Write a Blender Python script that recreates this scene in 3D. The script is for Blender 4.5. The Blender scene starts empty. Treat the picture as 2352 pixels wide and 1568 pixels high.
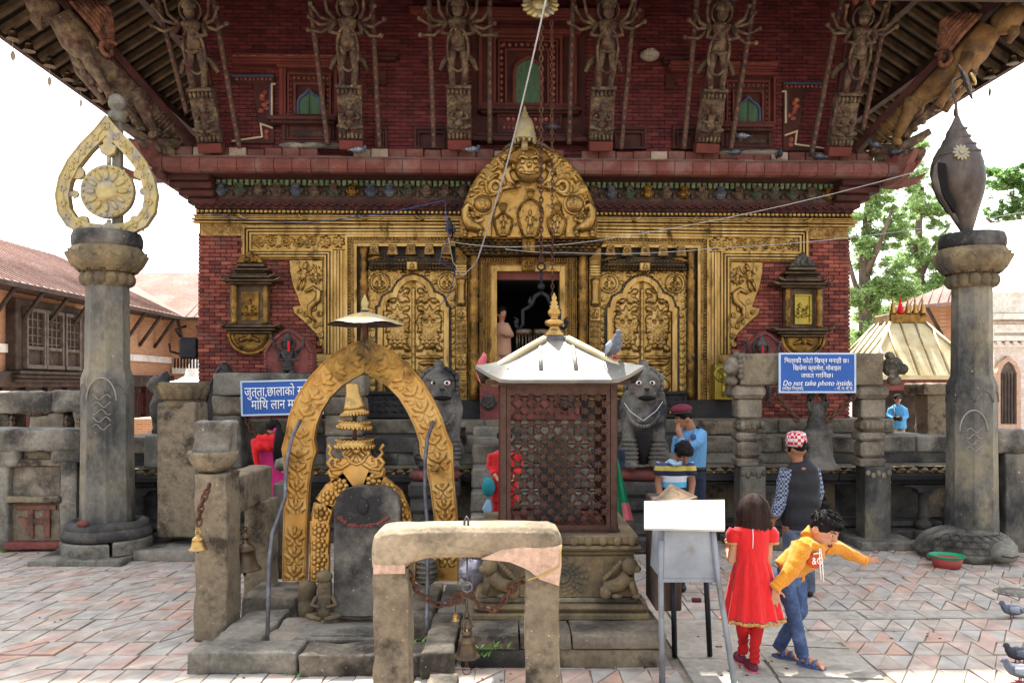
import bpy,math,random
import numpy as np
from mathutils import Vector,Matrix,noise as mnoise
SC=bpy.context.scene
COL=SC.collection
R=math.radians
PI=math.pi

# ------------------------------------------------------------------ camera, sky, sun, exposure
cam=bpy.data.objects.new('camera',bpy.data.cameras.new('camera'))
COL.objects.link(cam)
cam.location=(0,0,2.0)
cam.rotation_euler=(R(90),0,0)
cam.data.sensor_width=36
cam.data.lens=36*1900/2352
cam.data.shift_y=101/2352
cam.data.clip_end=2000
SC.camera=cam
SUN_EL,SUN_AZ=63.0,6
world=bpy.data.worlds.new('World')
SC.world=world
world.use_nodes=True
wn=world.node_tree
bg=wn.nodes['Background']
sky=wn.nodes.new('ShaderNodeTexSky')
sky.sky_type='NISHITA'
sky.sun_disc=False
sky.sun_elevation=R(SUN_EL)
sky.sun_rotation=R(-SUN_AZ)
sky.air_density=1.3
sky.dust_density=3.0
sky.ozone_density=1.0
hz=wn.nodes.new('ShaderNodeHueSaturation')
hz.inputs['Saturation'].default_value=.3
wn.links.new(sky.outputs[0],hz.inputs['Color'])
wn.links.new(hz.outputs[0],bg.inputs[0])
bg.inputs[1].default_value=0.15
sl=bpy.data.lights.new('sun','SUN')
sl.energy=4.0
sl.angle=R(0.6)
sl.color=(1.0,0.95,0.86)
sun=bpy.data.objects.new('sun',sl)
COL.objects.link(sun)
sdir=Vector((-math.sin(R(SUN_AZ))*math.cos(R(SUN_EL)),math.cos(R(SUN_AZ))*math.cos(R(SUN_EL)),math.sin(R(SUN_EL))))
sun.rotation_euler=sdir.to_track_quat('Z','Y').to_euler()
sun.location=(0,0,30)
vs=SC.view_settings
vs.view_transform='Standard'
vs.look='None'
vs.gamma=1.0
vs.use_curve_mapping=False
vs.exposure=1.9
SC.cycles.max_bounces=7
SC.cycles.diffuse_bounces=4
SC.cycles.use_denoising=True

# ------------------------------------------------------------------ where a point of the place stands
FP,CX,HY,EYE=1900.0,1176.0,885.0,2.0
CAMP=Vector((0,0,EYE))
def at(px,py,Y):
 return Vector(((px-CX)*Y/FP,Y,EYE+(HY-py)*Y/FP))
def gr(px,py,z=0.0):
 Y=FP*(EYE-z)/(py-HY)
 return at(px,py,Y)
def mpp(Y):
 return Y/FP
TC=Vector((0.243,12.5,0))
TYAW=R(1.8)
TM=Matrix.Translation(TC)@Matrix.Rotation(TYAW,4,'Z')
TMI=TM.inverted()
CL=TMI@CAMP
def L(px,py,d=0.0):
 """point of the temple (its own axes) d metres in front of its front wall"""
 w=TMI@at(px,py,10.0)
 r=w-CL
 t=(-d-CL.y)/r.y
 return CL+r*t
def LS(d=0.0):
 return (12.5-d)/FP

# ------------------------------------------------------------------ mesh builder
SINGLE={'leaf_spokes':'leaf_spoke','lotus_petal_row':'lotus_bud','carved_arches':'carved_arch','painted_studs':'painted_stud','dentils':'dentil','cuffs':'cuff'}
class M:
 def __init__(s):
  s.v,s.f,s.sm,s.two=[],[],[],None
 def add(s,vs,fs,T=None,smooth=False):
  b=len(s.v)
  if T is not None:
   vs=[T@Vector(p)for p in vs]
  s.v+=[tuple(p)for p in vs]
  s.f+=[tuple(i+b for i in f)for f in fs]
  s.sm+=[smooth]*len(fs)
  return s
 def merge(s,o,T=None):
  b=len(s.v)
  s.v+=[tuple(T@Vector(p))for p in o.v]if T is not None else o.v
  s.f+=[tuple(i+b for i in f)for f in o.f]
  s.sm+=o.sm
  return s
 def mirror(s):
  b=len(s.v)
  if max(p[0]for p in s.v)<-.005:
   s.two=M()
   s.two.add([(-x,y,z)for x,y,z in s.v],[tuple(reversed(f))for f in s.f])
   s.two.sm=list(s.sm)
   return s
  s.v+=[(-x,y,z)for x,y,z in s.v]
  s.f+=[tuple(i+b for i in reversed(f))for f in s.f]
  s.sm+=s.sm
  return s
 def box(s,c,sz,ch=0.0,T=None,rz=0.0,jit=0.0,rnd=None):
  """box of size sz centred at c; ch = chamfer"""
  hx,hy,hz=sz[0]/2,sz[1]/2,sz[2]/2
  if ch<=0:
   vs=[(x,y,z)for z in (-hz,hz)for x,y in ((-hx,-hy),(hx,-hy),(hx,hy),(-hx,hy))]
   fs=[(3,2,1,0),(4,5,6,7),(0,1,5,4),(1,2,6,5),(2,3,7,6),(3,0,4,7)]
  else:
   ch=min(ch,hx*.9,hy*.9,hz*.9)
   vs,fs=[],[]
   idx={}
   for sx in (-1,1):
    for sy in (-1,1):
     for sz_ in (-1,1):
      for ax in range(3):
       q=[hx*sx,hy*sy,hz*sz_]
       for k,h in enumerate((hx,hy,hz)):
        if k!=ax:
         q[k]=(h-ch)*(sx,sy,sz_)[k]
       idx[(sx,sy,sz_,ax)]=len(vs)
       vs.append(tuple(q))
   def I(a,b,c_,ax):
    return idx[(a,b,c_,ax)]
   for g in (-1,1):
    q=[I(g,-1,-1,0),I(g,1,-1,0),I(g,1,1,0),I(g,-1,1,0)]
    fs.append(q if g>0 else q[::-1])
    q=[I(-1,g,-1,1),I(-1,g,1,1),I(1,g,1,1),I(1,g,-1,1)]
    fs.append(q if g>0 else q[::-1])
    q=[I(-1,-1,g,2),I(1,-1,g,2),I(1,1,g,2),I(-1,1,g,2)]
    fs.append(q if g>0 else q[::-1])
   for a in (-1,1):
    for b in (-1,1):
     q=[I(a,b,-1,0),I(a,b,-1,1),I(a,b,1,1),I(a,b,1,0)]
     fs.append(q if a*b<0 else q[::-1])
     q=[I(-1,a,b,1),I(-1,a,b,2),I(1,a,b,2),I(1,a,b,1)]
     fs.append(q if a*b<0 else q[::-1])
     q=[I(a,-1,b,2),I(a,-1,b,0),I(a,1,b,0),I(a,1,b,2)]
     fs.append(q if a*b<0 else q[::-1])
     for c_ in (-1,1):
      q=[I(a,b,c_,0),I(a,b,c_,1),I(a,b,c_,2)]
      fs.append(q if a*b*c_>0 else q[::-1])
  if jit and rnd:
   vs=[(x+rnd.uniform(-jit,jit),y+rnd.uniform(-jit,jit),z+rnd.uniform(-jit,jit))for x,y,z in vs]
  X=Matrix.Translation(Vector(c))
  if rz:
   X=X@Matrix.Rotation(rz,4,'Z')
  if T is not None:
   X=T@X
  return s.add(vs,fs,X)
 def bx(s,x0,x1,y0,y1,z0,z1,ch=0.0,**k):
  return s.box(((x0+x1)/2,(y0+y1)/2,(z0+z1)/2),(abs(x1-x0),abs(y1-y0),abs(z1-z0)),ch,**k)
 def lathe(s,prof,n=20,c=(0,0,0),T=None,smooth=True,sx=1.0,sy=1.0,lob=None,a0=0.0,caps=True):
  """prof = [(r, z)] bottom to top; lob = (count, amount, z0, z1): petals"""
  vs,fs=[],[]
  for r,z in prof:
   for i in range(n):
    a=a0+2*PI*i/n
    rr=r
    if lob and lob[2]<=z<=lob[3]:
     rr=r*(1-lob[1]+lob[1]*abs(math.cos(a*lob[0]/2)))
    vs.append((c[0]+rr*math.cos(a)*sx,c[1]+rr*math.sin(a)*sy,c[2]+z))
  for k in range(len(prof)-1):
   for i in range(n):
    j=(i+1)%n
    fs.append((k*n+i,k*n+j,(k+1)*n+j,(k+1)*n+i))
  if caps:
   if prof[0][0]>1e-4:
    fs.append(tuple(range(n-1,-1,-1)))
   if prof[-1][0]>1e-4:
    b=(len(prof)-1)*n
    fs.append(tuple(b+i for i in range(n)))
  return s.add(vs,fs,T,smooth)
 def tube(s,pts,r,n=8,closed=False,T=None,smooth=True,flat=None,up=None,cap=True):
  pts=[Vector(p)for p in pts]
  m=len(pts)
  rs=r if isinstance(r,(list,tuple))else [r]*m
  vs,fs=[],[]
  nrm=None
  for i in range(m):
   if closed:
    t=pts[(i+1)%m]-pts[i-1]
   else:
    t=pts[min(i+1,m-1)]-pts[max(i-1,0)]
   if t.length<1e-9:
    t=Vector((0,0,1))
   t.normalize()
   if nrm is None:
    u=Vector(up)if up else (Vector((0,1,0))if abs(t.y)<.9 else Vector((0,0,1)))
    nrm=(u-t*u.dot(t)).normalized()
   else:
    nrm=(nrm-t*nrm.dot(t))
    if nrm.length<1e-6:
     nrm=t.orthogonal()
    nrm.normalize()
   b=t.cross(nrm)
   fa,fb=flat if flat else (1,1)
   for k in range(n):
    a=2*PI*k/n
    vs.append(pts[i]+nrm*(math.cos(a)*rs[i]*fa)+b*(math.sin(a)*rs[i]*fb))
  seg=m if closed else m-1
  for i in range(seg):
   for k in range(n):
    k2=(k+1)%n
    i2=(i+1)%m
    fs.append((i*n+k,i*n+k2,i2*n+k2,i2*n+k))
  if not closed and cap:
   fs.append(tuple(range(n-1,-1,-1)))
   fs.append(tuple((m-1)*n+k for k in range(n)))
  return s.add(vs,fs,T,smooth)
 def ball(s,c,r,n=10,m=7,T=None,rot=None):
  if not isinstance(r,(tuple,list)):
   r=(r,r,r)
  vs,fs=[(0,0,-r[2])],[]
  for j in range(1,m):
   p=-PI/2+PI*j/m
   for i in range(n):
    a=2*PI*i/n
    vs.append((r[0]*math.cos(p)*math.cos(a),r[1]*math.cos(p)*math.sin(a),r[2]*math.sin(p)))
  vs.append((0,0,r[2]))
  e=len(vs)-1
  for i in range(n):
   i2=(i+1)%n
   fs.append((0,1+i2,1+i))
   for j in range(m-2):
    fs.append((1+j*n+i,1+j*n+i2,1+(j+1)*n+i2,1+(j+1)*n+i))
   fs.append((e,1+(m-2)*n+i,1+(m-2)*n+i2))
  X=Matrix.Translation(Vector(c))
  if rot is not None:
   X=X@rot
  if T is not None:
   X=T@X
  return s.add(vs,fs,X,True)
 def torus(s,c,R_,r,n=20,k=8,T=None,axis='Y',a0=0,a1=2*PI):
  full=abs(a1-a0-2*PI)<1e-6
  pts=[]
  for i in range(n+(0 if full else 1)):
   a=a0+(a1-a0)*i/n
   p=(R_*math.cos(a),0,R_*math.sin(a))if axis=='Y' else ((R_*math.cos(a),R_*math.sin(a),0)if axis=='Z' else (0,R_*math.cos(a),R_*math.sin(a)))
   pts.append(Vector(c)+Vector(p))
  return s.tube(pts,r,k,closed=full,T=T)
 def prism(s,poly,y0,y1,ch=0.0,T=None,smooth=False):
  """outline [(x, z)] (counter-clockwise seen from -y) pushed from front y0 back to y1; ch bevels the front"""
  a=sum(poly[i][0]*poly[(i+1)%len(poly)][1]-poly[(i+1)%len(poly)][0]*poly[i][1]for i in range(len(poly)))
  if a<0:
   poly=poly[::-1]
  n=len(poly)
  rows=[]
  if ch>0:
   ins=[]
   for i in range(n):
    p,q,t=Vector(poly[i-1]),Vector(poly[i]),Vector(poly[(i+1)%n])
    e1=(q-p).normalized()if (q-p).length>1e-9 else Vector((1,0))
    e2=(t-q).normalized()if (t-q).length>1e-9 else Vector((1,0))
    nn=Vector((-e1.y-e2.y,e1.x+e2.x))
    nn=nn.normalized()if nn.length>1e-6 else Vector((-e1.y,e1.x))
    ins.append((q.x+nn.x*ch,q.y+nn.y*ch))
   rows=[[(x,y0,z)for x,z in ins],[(x,y0+ch,z)for x,z in poly],[(x,y1,z)for x,z in poly]]
  else:
   rows=[[(x,y0,z)for x,z in poly],[(x,y1,z)for x,z in poly]]
  vs,fs=[],[]
  for r in rows:
   vs+=r
  fs.append(tuple(range(n)))
  for k in range(len(rows)-1):
   for i in range(n):
    j=(i+1)%n
    fs.append((k*n+j,k*n+i,(k+1)*n+i,(k+1)*n+j))
  b=(len(rows)-1)*n
  fs.append(tuple(b+i for i in range(n-1,-1,-1)))
  return s.add(vs,fs,T,smooth)
 def prismz(s,poly,z0,z1,ch=0.0,T=None):
  X=Matrix(((1,0,0,0),(0,0,1,0),(0,-1,0,0),(0,0,0,1)))
  m=M().prism([(x,y)for x,y in poly],-z1,-z0,ch)
  vs=[(x,z,-y)for x,y,z in m.v]
  return s.add(vs,[f for f in m.f],T)
 def grid(s,P,smooth=True,flip=False,T=None):
  """P = array [nu][nv][3]"""
  nu,nv=len(P),len(P[0])
  vs=[tuple(P[i][j])for i in range(nu)for j in range(nv)]
  fs=[]
  for i in range(nu-1):
   for j in range(nv-1):
    q=(i*nv+j,(i+1)*nv+j,(i+1)*nv+j+1,i*nv+j+1)
    fs.append(q[::-1]if flip else q)
  return s.add(vs,fs,T,smooth)
 def band(s,path,w0,w1,y0,y1,closed=False,T=None,smooth=False):
  """flat strip following path [(x, z)] in the upright plane, from offset w0 to w1 across, thick from y0 (front) to y1"""
  m=len(path)
  nr=[]
  for i in range(m):
   p=Vector(path[(i-1)%m]if closed else path[max(i-1,0)])
   q=Vector(path[(i+1)%m]if closed else path[min(i+1,m-1)])
   c=Vector(path[i])
   e1,e2=(c-p),(q-c)
   e1=e1.normalized()if e1.length>1e-9 else e2.normalized()
   e2=e2.normalized()if e2.length>1e-9 else e1
   n1,n2=Vector((-e1.y,e1.x)),Vector((-e2.y,e2.x))
   nn=n1+n2
   if nn.length<1e-6:
    nn=n1
   nn.normalize()
   nr.append(nn/max(.35,nn.dot(n1)))
  vs,fs=[],[]
  for i in range(m):
   c=Vector(path[i])
   a,b=c+nr[i]*w0,c+nr[i]*w1
   vs+=[(a.x,y0,a.y),(b.x,y0,b.y),(b.x,y1,b.y),(a.x,y1,a.y)]
  seg=m if closed else m-1
  for i in range(seg):
   j=(i+1)%m
   for k in range(4):
    l=(k+1)%4
    fs.append((i*4+k,i*4+l,j*4+l,j*4+k))
  if not closed:
   fs.append((3,2,1,0))
   b=(m-1)*4
   fs.append((b,b+1,b+2,b+3))
  return s.add(vs,fs,T,smooth)
 def build(s,name,m,parent=None,local=False,label=None):
  one=SINGLE.get(name)
  if one and parent is not None:
   l=islands(s)
   if len(l)<150:
    for q in l:
     o=q.build(one,m,parent,local,label)
    return o
  me=bpy.data.meshes.new(name)
  off=Vector((0,0,0))
  if parent is not None and not local:
   off=wloc(parent)
  vs=s.v if off.length==0 else [(x-off.x,y-off.y,z-off.z)for x,y,z in s.v]
  me.from_pydata(vs,[],s.f)
  if any(s.sm):
   me.polygons.foreach_set('use_smooth',s.sm)
  me.materials.append(m)
  me.validate()
  return link(name,me,parent,label)
def islands(m):
 """the separate pieces of a builder as builders of their own"""
 p=list(range(len(m.v)))
 def root(i):
  while p[i]!=i:
   p[i]=p[p[i]]
   i=p[i]
  return i
 for f in m.f:
  for i in f[1:]:
   p[root(i)]=root(f[0])
 out={}
 for f,q in zip(m.f,m.sm):
  o,ix=out.setdefault(root(f[0]),(M(),{}))
  for i in f:
   if i not in ix:
    ix[i]=len(o.v)
    o.v.append(m.v[i])
  o.f.append(tuple(ix[i]for i in f))
  o.sm.append(q)
 return [o for o,_ in out.values()]
def wloc(o):
 v=Vector((0,0,0))
 while o is not None:
  v=v+Vector(o.location)
  o=o.parent
 return v
def link(name,me,parent=None,label=None):
 o=bpy.data.objects.new(name,me)
 COL.objects.link(o)
 if parent is not None:
  o.parent=parent
 if label:
  o['label']=label
 return o
def thing(name,label,cat,loc=(0,0,0),group=None,rz=0.0):
 o=bpy.data.objects.new(name,None)
 o.empty_display_size=.1
 COL.objects.link(o)
 o.location=loc
 o.rotation_euler=(0,0,rz)
 o['kind']='thing'
 o['label']=label
 o['category']=cat
 if group:
  o['group']=group
 return o
def tag(o,label,cat,group=None):
 o['kind']='thing'
 o['label']=label
 o['category']=cat
 if group:
  o['group']=group
 return o
def stuff(o):
 o['kind']='stuff'
 return o
def structure(o):
 o['kind']='structure'
 return o
def copy_tree(o,parent=None,depth=0):
 c=o.copy()
 COL.objects.link(c)
 c.parent=parent
 for ch in list(o.children):
  copy_tree(ch,c,depth+1)
 return c
def smoothed(o,ang=40):
 """shade smooth by angle"""
 for p in o.data.polygons:
  p.use_smooth=True
 try:
  o.data.set_sharp_from_angle(angle=R(ang))
 except Exception:
  pass
 return o
def remesh(m,voxel,name,material,parent=None,smooth=4,local=False,label=None,disp=None):
 """melt overlapping shapes into one continuous skin"""
 o=m.build(name,material,parent,local=local,label=label)
 md=o.modifiers.new('remesh','REMESH')
 md.mode='VOXEL'
 md.voxel_size=voxel
 md.use_smooth_shade=True
 if smooth:
  sm=o.modifiers.new('smooth','SMOOTH')
  sm.factor=.5
  sm.iterations=smooth
 dg=bpy.context.evaluated_depsgraph_get()
 me=bpy.data.meshes.new_from_object(o.evaluated_get(dg))
 old=o.data
 o.modifiers.clear()
 o.data=me
 bpy.data.meshes.remove(old)
 if disp:
  me.calc_loop_triangles()if False else None
  vv=np.empty(len(me.vertices)*3)
  nn=np.empty(len(me.vertices)*3)
  me.vertices.foreach_get('co',vv)
  me.vertices.foreach_get('normal',nn)
  vv=vv.reshape(-1,3)
  nn=nn.reshape(-1,3)
  for i in range(len(vv)):
   vv[i]+=nn[i]*disp(vv[i])
  me.vertices.foreach_set('co',vv.reshape(-1))
 me.polygons.foreach_set('use_smooth',[True]*len(me.polygons))
 me.update()
 return o
def fbm(p,sc,oct=3):
 v,a=0.0,1.0
 q=Vector(p)*sc
 for _ in range(oct):
  v+=a*mnoise.noise(q)
  q=q*2.03+Vector((3.1,7.7,1.3))
  a*=.5
 return v
def rock(m,c,sz,seed=0,seg=6,amp=.015,sc=4.0,rnd_=.12,T=None,rz=0.0,taper=0.0,lean=0.0):
 """worn stone block: a subdivided box with rounded edges and an uneven skin"""
 hx,hy,hz=sz[0]/2,sz[1]/2,sz[2]/2
 e=rnd_*min(hx,hy,hz)
 big=max(sz)
 n=[max(3,min(16,int(round(seg*s_/big))+3))for s_ in sz]
 vs,fs,key=[],[],{}
 def param(k,N,h):
  if k==0 or k==N:
   return -1 if k==0 else 1
  g_=1-e/h
  return -g_+2*g_*(k-1)/(N-2)
 def V(i,j,k):
  q=(i,j,k)
  if q in key:
   return key[q]
  p=Vector((param(i,n[0],hx)*hx,param(j,n[1],hy)*hy,param(k,n[2],hz)*hz))
  inn=Vector((max(-hx+e,min(hx-e,p.x)),max(-hy+e,min(hy-e,p.y)),max(-hz+e,min(hz-e,p.z))))
  d=p-inn
  if d.length>1e-9:
   d=d.normalized()*min(e,d.length)
   p=inn+d
   nn=d.normalized()
  elif True:
   q2=[abs(p.x)/hx,abs(p.y)/hy,abs(p.z)/hz]
   a_=q2.index(max(q2))
   nn=Vector((0,0,0))
   nn[a_]=1 if p[a_]>0 else -1
  else:
   nn=Vector((0,0,0))
  f=fbm(p+Vector((seed*3.7,seed*1.9,seed*5.3)),sc,3)
  p=p+nn*(f*amp)
  if taper or lean:
   h=(p.z+hz)/(2*hz)
   p.x=p.x*(1-taper*h)+lean*h
   p.y=p.y*(1-taper*h)
  key[q]=len(vs)
  vs.append(p)
  return key[q]
 a,b,c_=n
 for i in range(a):
  for j in range(b):
   fs.append((V(i,j,0),V(i,j+1,0),V(i+1,j+1,0),V(i+1,j,0)))
   fs.append((V(i,j,c_),V(i+1,j,c_),V(i+1,j+1,c_),V(i,j+1,c_)))
 for i in range(a):
  for k in range(c_):
   fs.append((V(i,0,k),V(i+1,0,k),V(i+1,0,k+1),V(i,0,k+1)))
   fs.append((V(i,b,k),V(i,b,k+1),V(i+1,b,k+1),V(i+1,b,k)))
 for j in range(b):
  for k in range(c_):
   fs.append((V(0,j,k),V(0,j,k+1),V(0,j+1,k+1),V(0,j+1,k)))
   fs.append((V(a,j,k),V(a,j+1,k),V(a,j+1,k+1),V(a,j,k+1)))
 X=Matrix.Translation(Vector(c))
 if rz:
  X=X@Matrix.Rotation(rz,4,'Z')
 if T is not None:
  X=T@X
 return m.add(vs,fs,X,True)

# ------------------------------------------------------------------ relief sheets (embossed metal, carved stone)
def bumps_height(U,V,bumps):
 """bumps: (cu, cv, ru, rv, rot, h, kind) kind 0 dome, 1 ring, 2 petal"""
 Hh=np.zeros_like(U)
 for cu,cv,ru,rv,rot,h,kind in bumps:
  ca,sa=math.cos(rot),math.sin(rot)
  a=((U-cu)*ca+(V-cv)*sa)/ru
  b=(-(U-cu)*sa+(V-cv)*ca)/rv
  if kind==2:
   wd=np.clip(1-np.abs(a)**1.6,0,None)
   q=np.where(wd>.02,(b/np.maximum(wd,.02))**2,9)
   f=np.where((np.abs(a)<1)&(q<1),np.sqrt(np.clip(1-q,0,1))*(.45+.55*wd),0)
  else:
   r2=a*a+b*b
   if kind==1:
    f=np.clip(1-((np.sqrt(r2)-.75)/.25)**2,0,1)**.5
   else:
    f=np.sqrt(np.clip(1-r2,0,1))
  Hh=np.maximum(Hh,h*f)
 return Hh
def sheet(m,mapf,u0,u1,v0,v1,nu,nv,bumps,base=0.0,flip=False):
 us,vv=np.linspace(u0,u1,nu),np.linspace(v0,v1,nv)
 U,V=np.meshgrid(us,vv,indexing='ij')
 Hh=bumps_height(U,V,bumps)+base
 P=[[mapf(us[i],vv[j],Hh[i,j])for j in range(nv)]for i in range(nu)]
 m.grid(P,True,flip)
 return m
def flower(cu,cv,r,h,n=8,rot=0.0,layers=2):
 b=[]
 for l in range(layers):
  rr=r*(1-.38*l)
  for k in range(n):
   a=rot+2*PI*(k+.5*l)/n
   b.append((cu+math.cos(a)*rr*.62,cv+math.sin(a)*rr*.62,rr*.4,rr*.3,a,h*(.6+.25*l),2))
 b.append((cu,cv,r*.28,r*.28,0,h,0))
 return b
def lotus(cu,cv,w,hh,h,up=PI/2):
 """palmette: a fan of petals growing along 'up'"""
 b=[]
 for k,(da,l)in enumerate(((1.25,.62),(-1.25,.62),(.65,.8),(-.65,.8),(0,1.0))):
  a=up+da
  b.append((cu+math.cos(a)*hh*.45*l,cv+math.sin(a)*hh*.45*l,hh*.5*l,w*.2,a,h*(.7+.06*k),2))
 return b
def scroll(cu,cv,r,h,hand=1,rot=0.0,turns=1.4):
 b=[]
 n=13
 for k in range(n):
  t=k/(n-1)
  a=rot+hand*turns*2*PI*t
  rr=r*(1-.82*t)
  s=r*(.24-.08*t)
  b.append((cu+math.cos(a)*rr*.8,cv+math.sin(a)*rr*.8,s*1.3,s*.8,a+PI/2,h*(.7+.3*t),0))
 for k in range(4):
  a=rot+hand*(k*1.5)
  b.append((cu+math.cos(a)*r*1.02,cv+math.sin(a)*r*1.02,r*.3,r*.15,a+hand*.8,h*.6,2))
 return b
def foliage(u0,u1,v0,v1,h,cell,seed):
 """panel of curling leaves"""
 rd=random.Random(seed)
 b=[]
 nu,nv=max(1,round((u1-u0)/cell)),max(1,round((v1-v0)/cell))
 cu,cv=(u1-u0)/nu,(v1-v0)/nv
 for i in range(nu):
  for j in range(nv):
   x,y=u0+(i+.5)*cu,v0+(j+.5)*cv
   r=min(cu,cv)*.46
   t=rd.random()
   if t<.45:
    b+=scroll(x,y,r,h,1 if (i+j)%2 else -1,rd.uniform(0,6))
   elif t<.75:
    b+=flower(x,y,r,h,rd.choice((5,6,8)),rd.uniform(0,1),1)
   else:
    b+=lotus(x,y-r*.5,r*1.5,r*1.6,h,PI/2+rd.uniform(-.5,.5))
 return b

# ------------------------------------------------------------------ materials
def lin(h):
 h=h.lstrip('#')
 out=[]
 for i in (0,2,4):
  c=int(h[i:i+2],16)/255
  out.append(c/12.92 if c<=.04045 else ((c+.055)/1.055)**2.4)
 return (*out,1.0)
def mat(name,cols,rough=.8,metal=0.0,sc=3.0,bump=.2,bsc=25.0,dirt=None,rnd=0.0,spots=None,spec=.3,stretch=(1,1,1),vor=0.0,vsc=20.0,det=6.0,sheen=0.0,alpha=None,obj=False):
 """cols = hex colours blended by noise; dirt = (hex, amount, scale); spots = (hex, amount, scale); rnd = piece-to-piece shift"""
 m=bpy.data.materials.new(name)
 m.use_nodes=True
 t=m.node_tree
 N,K=t.nodes,t.links
 p=N['Principled BSDF']
 p.inputs['Roughness'].default_value=rough
 p.inputs['Metallic'].default_value=metal
 if 'Specular IOR Level' in p.inputs:
  p.inputs['Specular IOR Level'].default_value=spec
 if sheen and 'Sheen Weight' in p.inputs:
  p.inputs['Sheen Weight'].default_value=sheen
 if obj:
  g=N.new('ShaderNodeTexCoord')
  pos=g.outputs['Object']
 else:
  g=N.new('ShaderNodeNewGeometry')
  pos=g.outputs['Position']
 mp=N.new('ShaderNodeMapping')
 mp.inputs['Scale'].default_value=stretch
 K.new(pos,mp.inputs['Vector'])
 vec=mp.outputs[0]
 def noise(scale,detail=det,ro=.6):
  n=N.new('ShaderNodeTexNoise')
  n.inputs['Scale'].default_value=scale
  n.inputs['Detail'].default_value=detail
  n.inputs['Roughness'].default_value=ro
  K.new(vec,n.inputs['Vector'])
  return n
 def ramp(fac,stops):
  r=N.new('ShaderNodeValToRGB')
  e=r.color_ramp.elements
  while len(e)<len(stops):
   e.new(.5)
  for i,(q,c)in enumerate(stops):
   e[i].position=q
   e[i].color=c
  K.new(fac,r.inputs[0])
  return r.outputs[0]
 def mix(fac,a,b,mode='MIX'):
  x=N.new('ShaderNodeMix')
  x.data_type='RGBA'
  x.blend_type=mode
  for sck,val in ((x.inputs[0],fac),(x.inputs[6],a),(x.inputs[7],b)):
   if hasattr(val,'links'):
    K.new(val,sck)
   else:
    sck.default_value=val
  return x.outputs[2]
 if len(cols)==1:
  c0=lin(cols[0])
  cols_=[(.35,tuple(q*.86 for q in c0[:3])+(1,)),(.65,tuple(min(1,q*1.1)for q in c0[:3])+(1,))]
 else:
  k=len(cols)
  cols_=[(.3+.4*i/(k-1),lin(c))for i,c in enumerate(cols)]
 n1=noise(sc)
 col=ramp(n1.outputs[0],cols_)
 if dirt:
  n2=noise(dirt[2],8,.68)
  lo=.62-dirt[1]*.3
  f=ramp(n2.outputs[0],[(lo,(0,0,0,1)),(min(.99,lo+.16),(1,1,1,1))])
  col=mix(f,col,lin(dirt[0]))
 if spots:
  n3=noise(spots[2],3,.5)
  lo=.78-spots[1]*.3
  f=ramp(n3.outputs[0],[(lo,(0,0,0,1)),(min(.99,lo+.05),(1,1,1,1))])
  col=mix(f,col,lin(spots[0]))
 if rough>=.7 and metal<.3 and sc>0 and len(cols)>1:
  mr0=N.new('ShaderNodeMapRange')
  mr0.inputs[1].default_value,mr0.inputs[2].default_value=.3,.7
  mr0.inputs[3].default_value,mr0.inputs[4].default_value=.74,1.22
  K.new(noise(sc*11,5,.7).outputs[0],mr0.inputs[0])
  h0=N.new('ShaderNodeHueSaturation')
  K.new(mr0.outputs[0],h0.inputs['Value'])
  K.new(col,h0.inputs['Color'])
  col=h0.outputs[0]
 if rnd:
  oi=N.new('ShaderNodeObjectInfo')
  gi=N.new('ShaderNodeNewGeometry')
  ad=N.new('ShaderNodeMath')
  ad.operation='ADD'
  K.new(oi.outputs['Random'],ad.inputs[0])
  K.new(gi.outputs['Random Per Island'],ad.inputs[1])
  fr=N.new('ShaderNodeMath')
  fr.operation='FRACT'
  K.new(ad.outputs[0],fr.inputs[0])
  mr=N.new('ShaderNodeMapRange')
  mr.inputs[3].default_value=1-rnd
  mr.inputs[4].default_value=1+rnd
  K.new(fr.outputs[0],mr.inputs[0])
  hs=N.new('ShaderNodeHueSaturation')
  K.new(col,hs.inputs['Color'])
  K.new(mr.outputs[0],hs.inputs['Value'])
  col=hs.outputs[0]
 K.new(col,p.inputs['Base Color'])
 hgt=None
 if bump:
  nb=noise(bsc,8,.65)
  hgt=nb.outputs[0]
  st=bump
  b=N.new('ShaderNodeBump')
  b.inputs['Strength'].default_value=min(1,bump)
  b.inputs['Distance'].default_value=.012
  K.new(hgt,b.inputs['Height'])
  last=b
  if vor:
   v=N.new('ShaderNodeTexVoronoi')
   v.feature='SMOOTH_F1'
   v.inputs['Scale'].default_value=vsc
   K.new(vec,v.inputs['Vector'])
   b2=N.new('ShaderNodeBump')
   b2.inputs['Strength'].default_value=vor
   b2.inputs['Distance'].default_value=.02
   b2.invert=True
   K.new(v.outputs[0],b2.inputs['Height'])
   K.new(b.outputs[0],b2.inputs['Normal'])
   last=b2
  K.new(last.outputs[0],p.inputs['Normal'])
 if rough<.75:
  rr=N.new('ShaderNodeMapRange')
  rr.inputs[3].default_value=max(.05,rough-.12)
  rr.inputs[4].default_value=min(1,rough+.18)
  K.new(noise(9.0).outputs[0],rr.inputs[0])
  K.new(rr.outputs[0],p.inputs['Roughness'])
 if alpha is not None:
  p.inputs['Alpha'].default_value=alpha
 return m
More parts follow.
